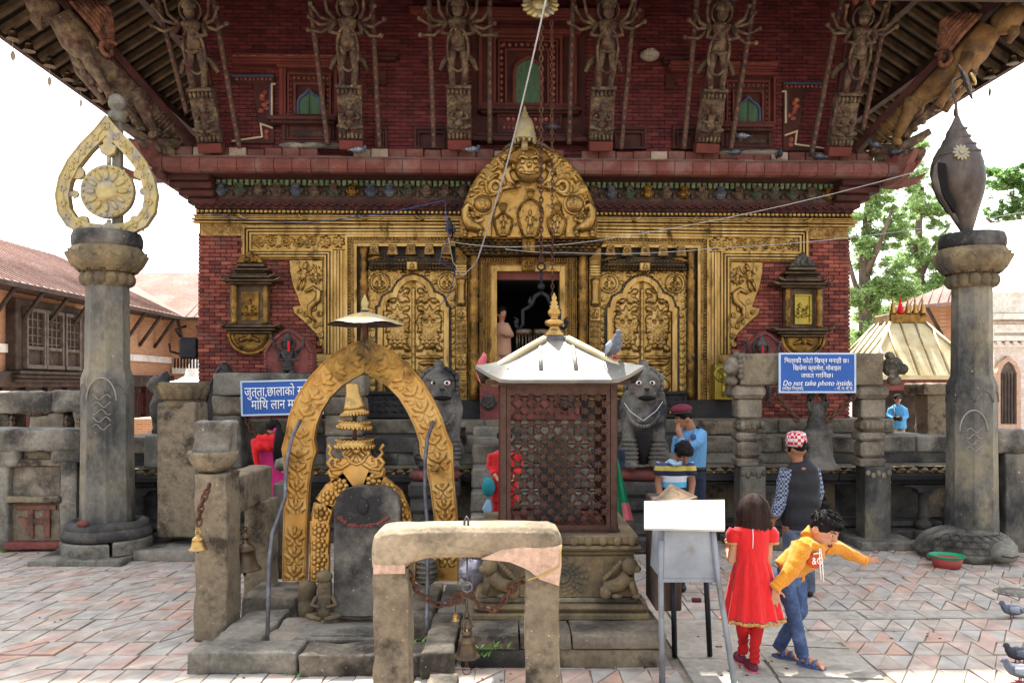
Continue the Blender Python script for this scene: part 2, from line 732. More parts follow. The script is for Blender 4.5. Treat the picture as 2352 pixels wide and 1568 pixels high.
def tinted(name,pal,rough=.85,sc=7.0,bump=.3,bsc=40.0,dirt=None,obj=False):
 """alike pieces that differ in colour: each piece (or island) picks from a palette"""
 m=mat(name,[pal[0]],rough,0,sc,bump,bsc,dirt)
 t=m.node_tree
 N,K=t.nodes,t.links
 p=N['Principled BSDF']
 src=p.inputs['Base Color'].links[0].from_socket
 oi,gi=N.new('ShaderNodeObjectInfo'),N.new('ShaderNodeNewGeometry')
 ad,fr=N.new('ShaderNodeMath'),N.new('ShaderNodeMath')
 fr.operation='FRACT'
 K.new(oi.outputs['Random'],ad.inputs[0])
 K.new(gi.outputs['Random Per Island'],ad.inputs[1])
 K.new(ad.outputs[0],fr.inputs[0])
 r=N.new('ShaderNodeValToRGB')
 r.color_ramp.interpolation='CONSTANT'
 e=r.color_ramp.elements
 while len(e)<len(pal):
  e.new(.5)
 for i,c in enumerate(pal):
  e[i].position=i/len(pal)
  e[i].color=lin(c)
 K.new(fr.outputs[0],r.inputs[0])
 n=N.new('ShaderNodeTexNoise')
 n.inputs['Scale'].default_value=sc
 n.inputs['Detail'].default_value=7
 g=N.new('ShaderNodeNewGeometry')
 K.new(g.outputs['Position'],n.inputs['Vector'])
 mr=N.new('ShaderNodeMapRange')
 mr.inputs[1].default_value,mr.inputs[2].default_value=.3,.7
 mr.inputs[3].default_value,mr.inputs[4].default_value=.72,1.2
 K.new(n.outputs[0],mr.inputs[0])
 hs=N.new('ShaderNodeHueSaturation')
 K.new(r.outputs[0],hs.inputs['Color'])
 K.new(mr.outputs[0],hs.inputs['Value'])
 out=hs.outputs[0]
 if dirt:
  mixn=src.node
  x=N.new('ShaderNodeMix')
  x.data_type='RGBA'
  K.new(mixn.inputs[0].links[0].from_socket,x.inputs[0])
  K.new(out,x.inputs[6])
  x.inputs[7].default_value=lin(dirt[0])
  out=x.outputs[2]
 K.new(out,p.inputs['Base Color'])
 return m
G={}
G['stone']=mat('worn_stone',['#48423a','#71685b','#918776'],.9,0,2.6,.65,22,('#2e2a26',.5,1.7),spots=('#a59c8c',.3,42))
G['stone_warm']=mat('tan_stone',['#564c3f','#7f725e','#9b8d76'],.9,0,2.4,.7,26,('#3a332b',.5,2.4),spots=('#b5a994',.28,38))
G['stone_dark']=mat('dark_stone',['#29282a','#45423f','#5c5750'],.75,0,3,.4,24,('#1d1c1d',.45,1.6),spots=('#8f8a82',.24,46))
G['lion']=mat('lion_stone',['#4a4642','#615c55','#77716a'],.7,0,3,.4,24,('#201f21',.6,1.6),spots=('#a39c92',.26,40))
G['stone_black']=mat('soot_black_stone',['#161517','#262426','#35322f'],.7,0,3,.4,24,spots=('#6d675f',.08,22))
G['stone_grey']=mat('grey_stone',['#524e47','#757066','#8d867a'],.85,0,2.4,.5,24,('#33302c',.5,1.3),spots=('#aaa396',.28,40))
G['stone_pillar']=mat('pillar_stone',['#474642','#67635a','#84795f'],.72,0,1.7,.4,26,('#2b2c2c',.55,1.3),spots=('#aaa294',.26,46),spec=.4,stretch=(1,1,.6))
G['stone_lotus']=mat('lotus_stone',['#463d31','#6a5c45','#857557'],.85,0,2.6,.4,24,('#45423c',.4,2.2))
G['plaster']=mat('pink_plaster',['#a98a76','#b99a86','#c5a893'],.9,0,3,.25,30,('#8a6f5c',.3,3))
G['red_stone']=mat('red_smeared_stone',['#51302c','#6e3a35','#874a44'],.8,0,4,.45,26,('#3a2826',.3,3),spots=('#a35a52',.15,20))
G['concrete']=mat('concrete',['#827d74','#979187','#a59f94'],.9,0,1.4,.35,30,('#6a665e',.3,1.1))
G['tile']=tinted('paving_tiles',['#a28e83','#9a9289','#9f958b','#a48c81','#9b958e','#a6978b','#a48777','#9d968e','#96918b','#a4978c','#9e948b','#9d9085'],.85,6,.4,40,('#867c71',.25,2.2))
G['mortar']=mat('dusty_mortar',['#6f665b','#83796c','#91877b'],.95,0,4,.5,40)
G['ground']=mat('dusty_ground',['#8d8175','#a0958a','#aa9f92'],.95,0,2,.4,30)
G['brick']=tinted('red_bricks',['#74392f','#63302a','#824438','#6c352e','#572b27','#7a3f34','#8c4d40','#6a4038'],.82,9,.4,45,('#4a2524',.3,2.5))
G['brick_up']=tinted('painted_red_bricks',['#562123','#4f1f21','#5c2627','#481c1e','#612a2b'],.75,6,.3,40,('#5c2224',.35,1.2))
G['joint']=mat('brick_joint',['#60362f','#734439'],.95,0,6,.3,40)
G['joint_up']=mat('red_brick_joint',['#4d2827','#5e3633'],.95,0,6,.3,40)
G['brick_far']=tinted('tan_bricks',['#a47454','#b08060','#976747','#b98a68','#8f6046'],.9,6,.3,40)
G['joint_far']=mat('pale_joint',['#9c8166','#ab9177'],.95,0,4,.2,40)
G['redtile']=mat('red_painted_tile',['#542c26','#643831','#754840'],.75,0,3,.4,30,('#6b5048',.45,3),spots=('#c8bcb0',.12,30),rnd=.12)
G['ledge']=mat('dusty_ledge',['#7d6a5c','#93807199'[:7],'#a08f80'],.95,0,4,.4,40,rnd=.1)
G['griffin_red']=mat('griffin_wing_paint',['#3f2a22','#6a4434','#8a6048'],.8,0,9,.6,40,('#2c211c',.4,6),vor=.4,vsc=40)
G['griffin_tan']=mat('griffin_body_paint',['#49331f','#6b4f2e','#84683f'],.75,0,5,.5,40,('#3f3228',.4,4))
G['brass_dull']=mat('sooty_brass',['#4a3c24','#7a6438','#a0875a'],.45,.8,16,.2,40,('#2a2216',.5,12),spec=.5)
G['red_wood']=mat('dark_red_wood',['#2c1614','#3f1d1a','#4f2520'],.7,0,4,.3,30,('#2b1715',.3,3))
G['red_wood_bright']=mat('red_painted_wood',['#53241f','#663029'],.7,0,4,.3,30)  # brighter red than the dark red wood
G['strut']=mat('painted_carving',['#30282a','#57493b','#7d6a4e'],.8,0,8,.8,40,('#40241f',.5,6),spots=('#a08b68',.25,14),vor=.5,vsc=34)
G['strut_green']=mat('green_carving',['#2e332d','#40493e','#625f4d'],.8,0,9,.6,40,('#5c2c26',.35,7),spots=('#a39576',.2,16))
G['carve_red']=mat('red_carving',['#5a241f','#84453a','#a96a54'],.8,0,10,.6,40,vor=.4,vsc=40)
G['carve_blue']=mat('blue_grey_carving',['#2e323e','#444955','#656464'],.8,0,10,.5,40)
G['wood']=mat('grey_brown_wood',['#4f3f30','#6e5a44','#8a7458'],.85,0,5,.5,30,('#3a3027',.3,3),stretch=(1,1,1))
G['rafter']=mat('rafter_wood',['#3a2d22','#4f3f2d','#66533b'],.85,0,4,.5,30,('#33291f',.4,3))
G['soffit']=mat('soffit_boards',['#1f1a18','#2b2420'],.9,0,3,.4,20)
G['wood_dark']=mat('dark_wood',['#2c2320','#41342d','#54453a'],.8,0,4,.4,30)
G['wood_pale']=mat('weathered_window_wood',['#453d37','#5b514a','#6e645b'],.85,0,5,.4,30)
G['door_green']=mat('green_shutter',['#2f4a38','#3f5c46','#53694f'],.75,0,8,.4,40,('#3b3a30',.3,8),stretch=(1,1,.2))
G['green_dent']=mat('green_painted_wood',['#44563f','#64785a','#8c9872'],.7,0,6,.3,30,('#2a2420',.25,6))
G['blue_line']=mat('blue_paint',['#30384f','#46506a'],.7,0,8,.2,30)
G['pale_line']=mat('pale_paint',['#a79279','#c0ab8e'],.7,0,8,.2,30)
G['orange_paint']=mat('faded_orange_paint',['#5c3a30','#74483a','#473230'],.75,0,30,.4,40)
G['gold']=mat('gilt_copper',['#7d6133','#9f7f49','#b29562'],.4,.88,4,.14,30,('#33260f',.3,5),stretch=(1.6,1,.45),spec=.5)
G['gold_relief']=mat('embossed_gilt_copper',['#7d6133','#9e7e46','#b0925a'],.4,.88,6,.2,40,('#33260f',.3,6),vor=.15,vsc=38,spec=.5)
G['gold_fine']=mat('chased_gilt_copper',['#735b32','#937443','#a78a58'],.46,.82,8,.2,60,('#46300f',.25,6),vor=.8,vsc=75,spec=.5)
G['gold_dark']=mat('tarnished_gilt_copper',['#4a3719','#7a5a28','#a07a38'],.5,.75,5,.25,40,('#231a10',.35,6),vor=.3,vsc=40,spec=.5)
G['gold_black']=mat('blackened_metal',['#17130f','#2a2118','#5c4622'],.5,.6,4,.3,30,spec=.5)
G['gold_arch']=mat('honey_gilt_arch',['#8d6732','#a88044','#b8965c'],.43,.8,3,.12,30,('#5c3f18',.3,3.5),spec=.5)
G['gold_pale']=mat('pale_weathered_gilt',['#8d7d4c','#a59463','#b0a27c'],.55,.45,9,.4,40,('#85827a',.5,5),spec=.5)
G['gold_yellow']=mat('brassy_yellow_plaque',['#8c7a30','#a59242','#776a2c'],.4,.8,5,.2,40,spec=.5)
G['brass']=mat('brass',['#8a6a38','#a5844c','#b89a68'],.34,.9,6,.15,40,('#5e4520',.25,6),spec=.5)
G['bronze']=mat('dark_bronze',['#3b332b','#57493a','#6e5d48'],.42,.8,6,.2,40,spec=.5)
G['iron']=mat('rusty_iron',['#3a2a24','#54382c','#684636'],.75,.4,14,.4,60)
G['iron_grey']=mat('grey_iron',['#3f3e42','#5a595e','#75757a'],.5,.6,8,.25,50,('#57453a',.25,9))
G['black_metal']=mat('black_iron',['#1c1d22','#2b2d33'],.5,.6,8,.2,40)
G['copper_dark']=mat('dark_patina_copper',['#38322f','#514843','#686058'],.5,.55,4,.3,30,('#2c2929',.3,3),spots=('#b7b2aa',.12,18),stretch=(1,1,.5))
G['tin']=mat('silvery_sheet_metal',['#55544f','#64635e','#73716b'],.45,.4,2.5,.2,14,('#80705a',.35,5),spots=('#c9c7c0',.15,20))
G['tin_gold']=mat('gilt_sheet_roof',['#a5946c','#b8a983','#c6bb9c'],.5,.4,3,.1,20)
G['lattice']=mat('brown_iron_lattice',['#33221c','#4a332a','#5c4437'],.6,.35,10,.3,50,('#241a17',.3,10))
G['grey_paint']=mat('grey_painted_steel',['#6f747c','#82878e','#91969c'],.5,.1,3,.1,30,('#665d52',.25,4))
G['white_board']=mat('white_painted_board',['#a09f9a','#abaaa6','#b5b4b0'],.6,0,3,.1,30,('#b3a284',.2,5))
G['rust_roof']=mat('rust_red_iron_roof',['#78605a','#887069','#967f78'],.95,0,.7,.2,12,('#806659',.35,.5),spec=.03)
G['white_wall']=mat('whitewash',['#c9c2b6','#d8d2c8','#e0dbd2'],.9,0,1.2,.2,20,('#b7aa98',.3,1))
G['pink_wall']=mat('pinkish_whitewash',['#bfb0a4','#ccbfb4','#d6cbc2'],.9,0,1.2,.2,20,('#b59f8e',.25,1))
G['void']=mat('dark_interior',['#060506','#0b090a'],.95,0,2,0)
G['sign_blue']=mat('blue_sign_enamel',['#1d4a93','#22529c'],.45,0,4,.05,20,spots=('#7f93bb',.08,20))
G['sign_edge']=mat('pale_blue_rim',['#9bb0c8','#b0c2d4'],.5,0,5,.05,20)
G['sign_white']=mat('white_lettering',['#d7dade','#e4e6e8'],.5,0,9,0)
G['skin']=mat('brown_skin',['#a4745a','#b38064'],.55,0,12,.05,60,obj=True)
G['skin_pale']=mat('fair_skin',['#b9846c','#c4917a'],.55,0,12,.05,60,obj=True)
G['skin_dark']=mat('dark_brown_skin',['#7f573f','#8c6148'],.55,0,12,.05,60,obj=True)
G['hair']=mat('black_hair',['#0f0d0e','#1a1616'],.7,0,40,.6,90,obj=True,spec=.12,stretch=(1,1,.15))
G['hair_brown']=mat('dark_brown_hair',['#1b110e','#33211a'],.65,0,40,.6,90,obj=True,spec=.15,stretch=(1,1,.12))
G['hoodie']=mat('mustard_fleece',['#b5730f','#c4801a'],.9,0,6,.3,60,sheen=.2,obj=True)
G['hoodie_logo']=mat('orange_red_print',['#b3421c','#bf4d24'],.8,0,6,.1,40)
G['jeans']=mat('blue_denim',['#2c3a58','#3c4e72','#566a8c'],.85,0,9,.3,90,obj=True)
G['jeans_grey']=mat('faded_grey_denim',['#3a4250','#4d5666','#656e7c'],.85,0,9,.3,90,obj=True)
G['sandal']=mat('blue_rubber',['#3a4a6e','#475a82'],.55,0,8,.1,40,obj=True)
G['red_dress']=mat('red_dress_cloth',['#b80e12','#cb161a'],.75,0,5,.25,40,sheen=.2,obj=True,stretch=(1,1,.2))
G['red_leg']=mat('red_leggings',['#a00f12','#b31518'],.8,0,8,.3,40,obj=True)
G['maroon']=mat('maroon_cloth',['#561a2a','#662334'],.85,0,8,.15,50,obj=True)
G['gold_trim']=mat('gold_braid',['#a06a3a','#c49a5e','#8a3a24'],.6,.3,60,.5,90)
G['vest']=mat('black_quilted_vest',['#18181c','#212126'],.7,0,6,.2,40,obj=True)
G['khaki']=mat('khaki_cloth',['#a08a68','#b09a78'],.9,0,6,.2,40)
G['police_shirt']=mat('sky_blue_shirt',['#4f80a8','#5b8cb3'],.8,0,6,.15,30,obj=True)
G['navy']=mat('navy_trousers',['#141d2e','#1d283c'],.85,0,6,.15,40,obj=True)
G['cyan_shirt']=mat('light_blue_tee',['#4d95c9','#5ba3d4'],.85,0,6,.15,30)
G['shawl']=mat('scarlet_shawl',['#a80a14','#bd141c'],.8,0,6,.4,25,obj=True)
G['kurta']=mat('magenta_kurta',['#a3195c','#b3246a'],.85,0,6,.2,30,obj=True)
G['green_cloth']=mat('green_chiffon',['#0f6446','#187a56'],.8,0,6,.3,25)
G['lime']=mat('lime_trousers',['#6f8a4a','#82a05a'],.85,0,6,.2,30)
G['teal']=mat('teal_bag',['#17707c','#22828e'],.7,0,9,.3,50)
G['paleblue']=mat('pale_blue_plastic',['#7fa5bf','#93b6cc'],.5,0,6,.2,20)
G['peach']=mat('peach_robe',['#a8806a','#b98f78'],.9,0,6,.2,25)
G['black']=mat('black_plastic',['#0c0c0d','#141416'],.45,0,6,.05,30)
G['white']=mat('white_paint',['#d5d3cd','#e0ded8'],.6,0,6,.05,30)
G['red_paint']=mat('red_powder',['#b3151c','#c7222a'],.85,0,14,.3,50)
G['yellow']=mat('yellow_marigold',['#c48a10','#d49c18'],.8,0,14,.3,50)
G['pigeon']=mat('slate_pigeon',['#3d424f','#555b68','#6a707c'],.7,0,22,.3,60,obj=True)
G['pigeon_dark']=mat('dark_pigeon',['#23252d','#32353e'],.65,0,22,.3,60,obj=True)
G['pigeon_wing']=mat('pale_wing',['#7c828d','#949aa4'],.75,0,22,.3,60,obj=True)
G['pink_leg']=mat('pink_feet',['#94424a','#a8545a'],.6,0,20,.1,40)
G['leaf']=tinted('light_green_leaves',['#93b06e','#a2bd80','#85a35e','#b2c892','#779654'],.6,2,0)
G['leaf_dark']=tinted('mid_green_leaves',['#6d9150','#7b9d5c','#608444','#8aaa6c'],.6,2,0)
G['bark']=mat('bark',['#4a4038','#63574b','#766a5c'],.9,0,4,.6,20,stretch=(1,1,.3))
G['plant']=mat('weed_leaves',['#3f6a24','#56862f'],.7,0,20,.1,40)
G['wire']=mat('grey_cable',['#8f8f90','#a6a6a6'],.6,0,6,0)
G['wire_blue']=mat('blue_cable',['#2c3c6a','#384a7c'],.6,0,6,0)
G['rope']=mat('yellow_twine',['#a38a4a','#b79e5c'],.85,0,20,.3,80)
G['plastic_green']=mat('green_plastic',['#12855a','#1b9a6a'],.4,0,5,.05,20)
G['plastic_red']=mat('red_plastic',['#8a3630','#9c443c'],.5,0,5,.1,20)
G['silver_bag']=mat('silvery_plastic',['#9d9aa8','#b9b6c4'],.3,.4,8,.6,18)
G['red_relief']=mat('worn_red_relief',['#5e3d35','#744c41','#82594c'],.9,0,5,.4,30,('#4a3a32',.4,4))
G['stone_gate']=mat('pale_gate_stone',['#5d5143','#837560','#9f8f77'],.9,0,2.4,.7,26,('#4d4337',.4,2.6),spots=('#bfb09a',.25,34))
G['chalk']=mat('faded_chalk',['#827b70','#96908a'],.9,0,20,.2,50)
G['wax']=mat('pale_crust',['#8f8578','#a79c8c'],.8,0,20,.6,50)
G['pink_cloth']=mat('pink_cloth',['#b0505a','#c06a70'],.85,0,8,.4,30)
G['bronze_gilt']=mat('dull_gilt_copper',['#5c4520','#84632c','#a07d40'],.5,.7,5,.2,30,('#3b3226',.35,3),spec=.5)
def leafy(m):
 """leaves let the sun through"""
 t=m.node_tree
 p=t.nodes['Principled BSDF']
 tr,mx=t.nodes.new('ShaderNodeBsdfTranslucent'),t.nodes.new('ShaderNodeMixShader')
 c=p.inputs['Base Color'].links[0].from_socket
 t.links.new(c,tr.inputs[0])
 t.links.new(p.outputs[0],mx.inputs[1])
 t.links.new(tr.outputs[0],mx.inputs[2])
 mx.inputs[0].default_value=.55
 t.links.new(mx.outputs[0],t.nodes['Material Output'].inputs[0])
leafy(G['leaf'])
leafy(G['leaf_dark'])

# ------------------------------------------------------------------ carved figures used on the temple
def standing(m,T,h,arms=3,garland=True,crown=True,rd=None):
 rd=rd or random
 sw=rd.uniform(-.04,.04)*h
 for s in (-1,1):
  m.tube([(s*.07*h,-.03*h,0),(s*.09*h+sw*.5,-.05*h,.2*h),(s*.06*h+sw,-.02*h,.45*h)],[.04*h,.045*h,.062*h],6,T=T)
  m.ball((s*.08*h,-.07*h,.015*h),(.035*h,.06*h,.025*h),6,4,T=T)
  m.tube([(s*.13*h+sw,0,.74*h),(s*.19*h,-.03*h,.6*h),(s*.06*h,-.1*h,.58*h)],[.034*h,.03*h,.024*h],6,T=T)
  for k in range(arms):
   a=(.95-k*.48)+rd.uniform(-.12,.12)
   r1,r2=.2*h,.34*h+rd.uniform(-.02,.03)*h
   p0=(s*.12*h+sw,.02*h,.71*h)
   p1=(s*(.12*h+math.cos(a)*r1),0,.69*h+math.sin(a)*r1-.02*h)
   p2=(s*(.12*h+math.cos(a+.2)*r2),-.03*h,.69*h+math.sin(a+.2)*r2)
   m.tube([p0,p1,p2],[.03*h,.024*h,.018*h],5,T=T)
   m.ball(p2,.032*h,6,4,T=T)
 m.tube([(sw,0,.42*h),(sw,-.01*h,.52*h),(sw*.6,0,.62*h),(sw,0,.74*h),(sw,0,.79*h)],[.11*h,.1*h,.085*h,.13*h,.05*h],9,T=T)
 m.ball((sw,-.02*h,.86*h),(.07*h,.075*h,.085*h),8,6,T=T)
 if crown:
  m.lathe([(.085*h,.9*h),(.095*h,.94*h),(.06*h,.99*h),(.03*h,1.06*h),(0,1.09*h)],8,(sw,0,0),T=T)
  m.torus((sw,.03*h,.88*h),.13*h,.018*h,14,5,T=T)
 if garland:
  pts=[(sw+.13*h*math.cos(a),-.08*h,.42*h+.26*h*math.sin(a))for a in [PI*2*i/16 for i in range(16)]]
  m.tube(pts,.02*h,5,closed=True,T=T)
 m.tube([(-.1*h,-.05*h,.44*h),(sw,-.12*h,.41*h),(.1*h,-.05*h,.44*h)],.025*h,5,T=T)
 m.tube([(sw-.07*h,-.08*h,.76*h),(sw,-.13*h,.66*h),(sw+.07*h,-.08*h,.76*h)],.012*h,4,T=T)
 return m
def seated(m,T,h,rd=None):
 rd=rd or random
 for s in (-1,1):
  m.tube([(s*.12*h,0,.16*h),(s*.4*h,-.12*h,.14*h),(s*.05*h,-.24*h,.08*h)],[.1*h,.085*h,.06*h],6,T=T)
  m.tube([(s*.2*h,0,.62*h),(s*.32*h,-.06*h,.42*h),(s*.1*h,-.22*h,.4*h)],[.07*h,.06*h,.045*h],6,T=T)
 m.tube([(0,0,.08*h),(0,-.02*h,.3*h),(0,0,.5*h),(0,0,.64*h),(0,0,.7*h)],[.2*h,.16*h,.14*h,.2*h,.07*h],8,T=T)
 m.ball((0,-.03*h,.8*h),(.11*h,.11*h,.13*h),8,6,T=T)
 m.lathe([(.13*h,.86*h),(.14*h,.9*h),(.08*h,.96*h),(0,1.05*h)],8,T=T)
 return m
def demon_face(m,c,w,T=None):
 """grinning mask about w wide facing -y"""
 x,y,z=c
 m.ball((x,y,z),(w*.46,w*.38,w*.5),10,8,T=T)
 for s in (-1,1):
  m.ball((x+s*w*.2,y-w*.33,z+w*.12),w*.1,6,5,T=T)
  m.tube([(x+s*w*.05,y-w*.36,z+w*.22),(x+s*w*.22,y-w*.36,z+w*.3),(x+s*w*.38,y-w*.22,z+w*.2)],w*.05,5,T=T)
  m.ball((x+s*w*.48,y,z+w*.1),(w*.1,w*.1,w*.2),6,5,T=T)
  m.ball((x+s*w*.25,y-w*.3,z-w*.14),w*.12,6,5,T=T)
 m.ball((x,y-w*.4,z),(w*.1,w*.12,w*.1),6,5,T=T)
 m.tube([(x-w*.28,y-w*.3,z-w*.2),(x,y-w*.42,z-w*.28),(x+w*.28,y-w*.3,z-w*.2)],w*.06,5,T=T)
 m.ball((x,y-w*.1,z+w*.42),(w*.36,w*.25,w*.16),8,5,T=T)
 return m
temple=thing('temple','two tiered brick temple with gilt doors, carved struts and a deep wooden roof','temple',TC)
temple.rotation_euler=(0,0,TYAW)
def TB(m,name,material,parent=None,**k):
 if name in ('shrine_column','shrine_ledge','jamb_relief','door_hood','stepped_hood','window_cornice','gilt_ledge','purlin','eave_board','side_cornice','lintel_end','wall_core','jamb_base','window_sill','foot_panel','carved_sill_board','ledge_curl','pale_outline','blue_outline','window_frame'):
  l=islands(m)
  if m.two:
   l+=islands(m.two)
  for q in l:
   o=q.build(name,material,parent or temple,local=True,**k)
  return o
 if m.two:
  o=m.two.build(name,material,parent or temple,local=True,**k)
  if name.startswith(('bead_row','hood_tiles')):
   stuff(o)
 return m.build(name,material,parent or temple,local=True,**k)
HW=4.93
DEP=9.9
def BX(m,px0,px1,py0,py1,d,back=0.0,ch=0.0):
 a,b=L(px0,py1,d),L(px1,py0,d)
 return m.bx(a.x,b.x,-d,-back,a.z,b.z,ch)
def XZ(px,py,d=0.0):
 p=L(px,py,d)
 return (p.x,p.z)
def PATH(pts,d=0.0):
 return [XZ(x,y,d)for x,y in pts]
def zc(py,d):
 return L(1000,py,d).z

# ---- body: masonry cores
m=M()
m.bx(-HW+.01,-1.3,.03,DEP,1.2,5.2)
m.bx(1.3,HW-.01,.03,DEP,1.2,5.2)
m.bx(-1.3,1.3,.03,DEP,3.6,5.2)
m.bx(-1.3,1.3,2.2,DEP,1.2,3.6)
TB(m,'wall_core',G['joint'])
m=M().bx(-HW+.01,HW-.01,.03,DEP,5.2,8.6)
TB(m,'upper_wall_core',G['joint_up'])
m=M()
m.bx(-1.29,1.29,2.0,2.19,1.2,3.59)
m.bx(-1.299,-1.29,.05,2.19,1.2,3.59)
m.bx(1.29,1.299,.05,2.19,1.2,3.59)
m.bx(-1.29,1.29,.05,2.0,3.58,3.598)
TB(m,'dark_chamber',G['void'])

# ---- bricks
RH=.0592
rd=random.Random(4)
def brick_mesh(l,name):
 b=M().box((0,0,0),(l,.055,RH-.008),.004)
 me=bpy.data.meshes.new(name)
 me.from_pydata(b.v,[],b.f)
 me.materials.append(G['brick'])
 return me
bm_={k:brick_mesh(l,'brick')for k,l in (('f',.16),('h',.078))}
cands=[]
z=1.31
row=0
while z<4.22:
 for side in (-1,1):
  x=HW-.004
  flip=row%2
  while x>2.85:
   k='h' if flip else 'f'
   flip=0
   l=.085 if k=='h' else .167
   xc=side*(x-l/2)
   yy=885-(z-2)/LS()
   pu=(x-l/2)/LS()
   if not ((pu<656 and yy<598)or pu<470):
    cands.append((xc,z+RH/2,k,yy,pu))
   x-=l
 z+=RH
 row+=1
best=sorted(cands,key=lambda c:(0 if 545<c[3]<880 and (c[4]>690 or c[4]<555 or c[3]>810)else 1,abs(c[3]-720)))
one,rest=best[:300],best[300:]
for xc,zz,k,_,_ in one:
 o=link('brick',bm_[k],temple)
 o.location=(xc,.006+rd.uniform(-.006,.004),zz)
 o.rotation_euler=(rd.uniform(-.01,.01),rd.uniform(-.012,.012),rd.uniform(-.02,.02))
m=M()
for xc,zz,k,_,_ in rest:
 m.box((xc,.012+rd.uniform(-.006,.004),zz),({'f':.16,'h':.078}[k],.055,RH-.008),.004,jit=.0015,rnd=rd)
stuff(TB(m,'brickwork',G['brick']))
m=M()
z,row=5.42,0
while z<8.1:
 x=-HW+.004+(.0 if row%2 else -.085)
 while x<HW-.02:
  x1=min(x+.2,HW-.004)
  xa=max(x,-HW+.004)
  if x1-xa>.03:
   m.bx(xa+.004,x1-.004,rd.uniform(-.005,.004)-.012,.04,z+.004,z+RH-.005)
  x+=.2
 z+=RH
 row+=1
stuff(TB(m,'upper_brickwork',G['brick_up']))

# ---- cornice, from the top down: loose bricks, sloping shelf, rounded red tiles
xe=HW+.25
n=40
for i in range(n):
 a=-xe+2*xe*i/n
 b=-xe+2*xe*(i+1)/n
 hgt=zc(358,.25)+rd.uniform(.085,.105)
 if rd.random()<.05:
  continue
 TB(M().bx(a+.006,b-.006,-.25+rd.uniform(-.02,.02),-.02,zc(358,.25)-.03,hgt,.008),'ledge_brick',G['redtile']if rd.random()<.85 else G['ledge'])
m=M()
for i in range(60):
 a=-HW-.6+(2*HW+1.2)*i/60
 b=a+(2*HW+1.2)/60
 u=rd.uniform(-.006,.006)
 m.prism([(0,0),(1,0),(1,1),(0,1)],0,1,T=Matrix.Identity(4))if False else None
 z0,z1=zc(366,.6)+u,zc(358,.25)+u
 m.add([(a,-.6,z0),(b,-.6,z0),(b,-.2,z1),(a,-.2,z1),(a,-.6,z0-.05),(b,-.6,z0-.05),(b,-.2,z1-.2),(a,-.2,z1-.2)],[(0,1,2,3),(4,5,1,0),(1,5,6,2),(4,0,3,7)])
for s in (-1,1):
 m.add([(s*(HW+.6),-.6,zc(366,.6)),(s*(HW+.6),DEP+.6,zc(366,.6)),(s*(HW+.2),DEP,zc(358,.25)),(s*(HW+.2),-.2,zc(358,.25))],[(0,1,2,3)if s>0 else (3,2,1,0)])
TB(m,'cornice_shelf',G['ledge'])
zt,zb=zc(365,.6),zc(396,.6)
prof=[(-.57,zt+.012),(-.60,zt+.01),(-.635,zt-.03),(-.645,(zt+zb)/2),(-.63,zb+.04),(-.59,zb),(-.5,zb-.01)]
nt=42
tw=(2*HW+1.1)/nt
for i in range(nt):
 a=-HW-.55+i*tw
 off=rd.uniform(-.008,.008)
 m=M()
 vs=[(x,y+off,z_+off*.4)for x in (a+.004,a+tw-.004)for y,z_ in prof]
 k=len(prof)
 m.add(vs,[(j,k+j,k+j+1,j+1)[::-1]for j in range(k-1)]+[tuple(range(k)),tuple(range(2*k-1,k-1,-1))],None,False)
 TB(m,'cornice_tile',G['redtile'])
m=M()
for s in (-1,1):
 vs=[(s*(HW-y0-.02),yy,z_)for yy in (-.55,DEP+.5)for y0,z_ in prof]
 k=len(prof)
 m.add(vs,[(j,k+j,k+j+1,j+1)if s>0 else (j,k+j,k+j+1,j+1)[::-1]for j in range(k-1)])
TB(m,'side_cornice',G['redtile'])
m=M()
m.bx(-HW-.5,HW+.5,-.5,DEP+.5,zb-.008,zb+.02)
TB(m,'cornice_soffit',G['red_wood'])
horn=[(-.1,-.1),(.2,-.12),(.52,-.06),(.66,.1),(.76,.26),(.6,.18),(.46,.14),(.44,.34),(.34,.24),(.22,.2),(.12,.3),(.06,.16),(-.1,.08)]
horn2=[(0,-.08),(.3,-.1),(.62,-.02),(.84,.2),(.6,.1),(.3,.06),(0,.06)]
for s in (-1,1):
 base=Vector((s*(HW+.36),-.36,(zt+zb)/2))
 for hp,ang,dz in ((horn,25,.03),(horn,65,.03),(horn2,8,-.15),(horn2,80,-.15)):
  hp=[(a*.72,b*.78)for a,b in hp]
  X=Matrix.Translation(base+Vector((0,0,dz)))@Matrix.Rotation(R(-ang),4,'Z')
  mm=M().prism(hp,-.06,.06,.015,T=X)
  if s<0:
   mm=M()
   X=Matrix.Translation(base+Vector((0,0,dz)))@Matrix.Rotation(R(-(180-ang)),4,'Z')
   mm.prism(hp,-.06,.06,.015,T=X)
  TB(mm,'corner_tile',G['redtile'])
 m=M()
 for k in range(4):
  p=.42-k*.1
  m.bx(s*(HW-.3),s*(HW+p),-p,.1,zc(412+k*15,.3)-.05,zc(405+k*15,.3),.02)
 TB(m,'corner_bracket',G['red_wood'])

# ---- fluted row
zf0,zf1=zc(428,.12),zc(402,.12)
TB(M().bx(-HW-.02,HW+.02,-.05,.02,zf0-.02,zf1+.06),'frieze_backing',G['gold_black'])
nfl=118
dent=M().lathe([(.028,0),(.036,.03),(.03,.05),(.036,.075),(.036,zf1-zf0)],8)
me=bpy.data.meshes.new('fluted_block')
me.from_pydata(dent.v,[],dent.f)
me.polygons.foreach_set('use_smooth',[True]*len(me.polygons))
me.materials.append(G['green_dent'])
for i in range(nfl):
 o=link('fluted_block',me,temple)
 o.location=(-HW-.05+(2*HW+.1)*(i+.5)/nfl,-.1,zf0)
TB(M().bx(-HW-.1,HW+.1,-.16,.02,zf1,zf1+.03),'frieze_cap',G['red_wood'])

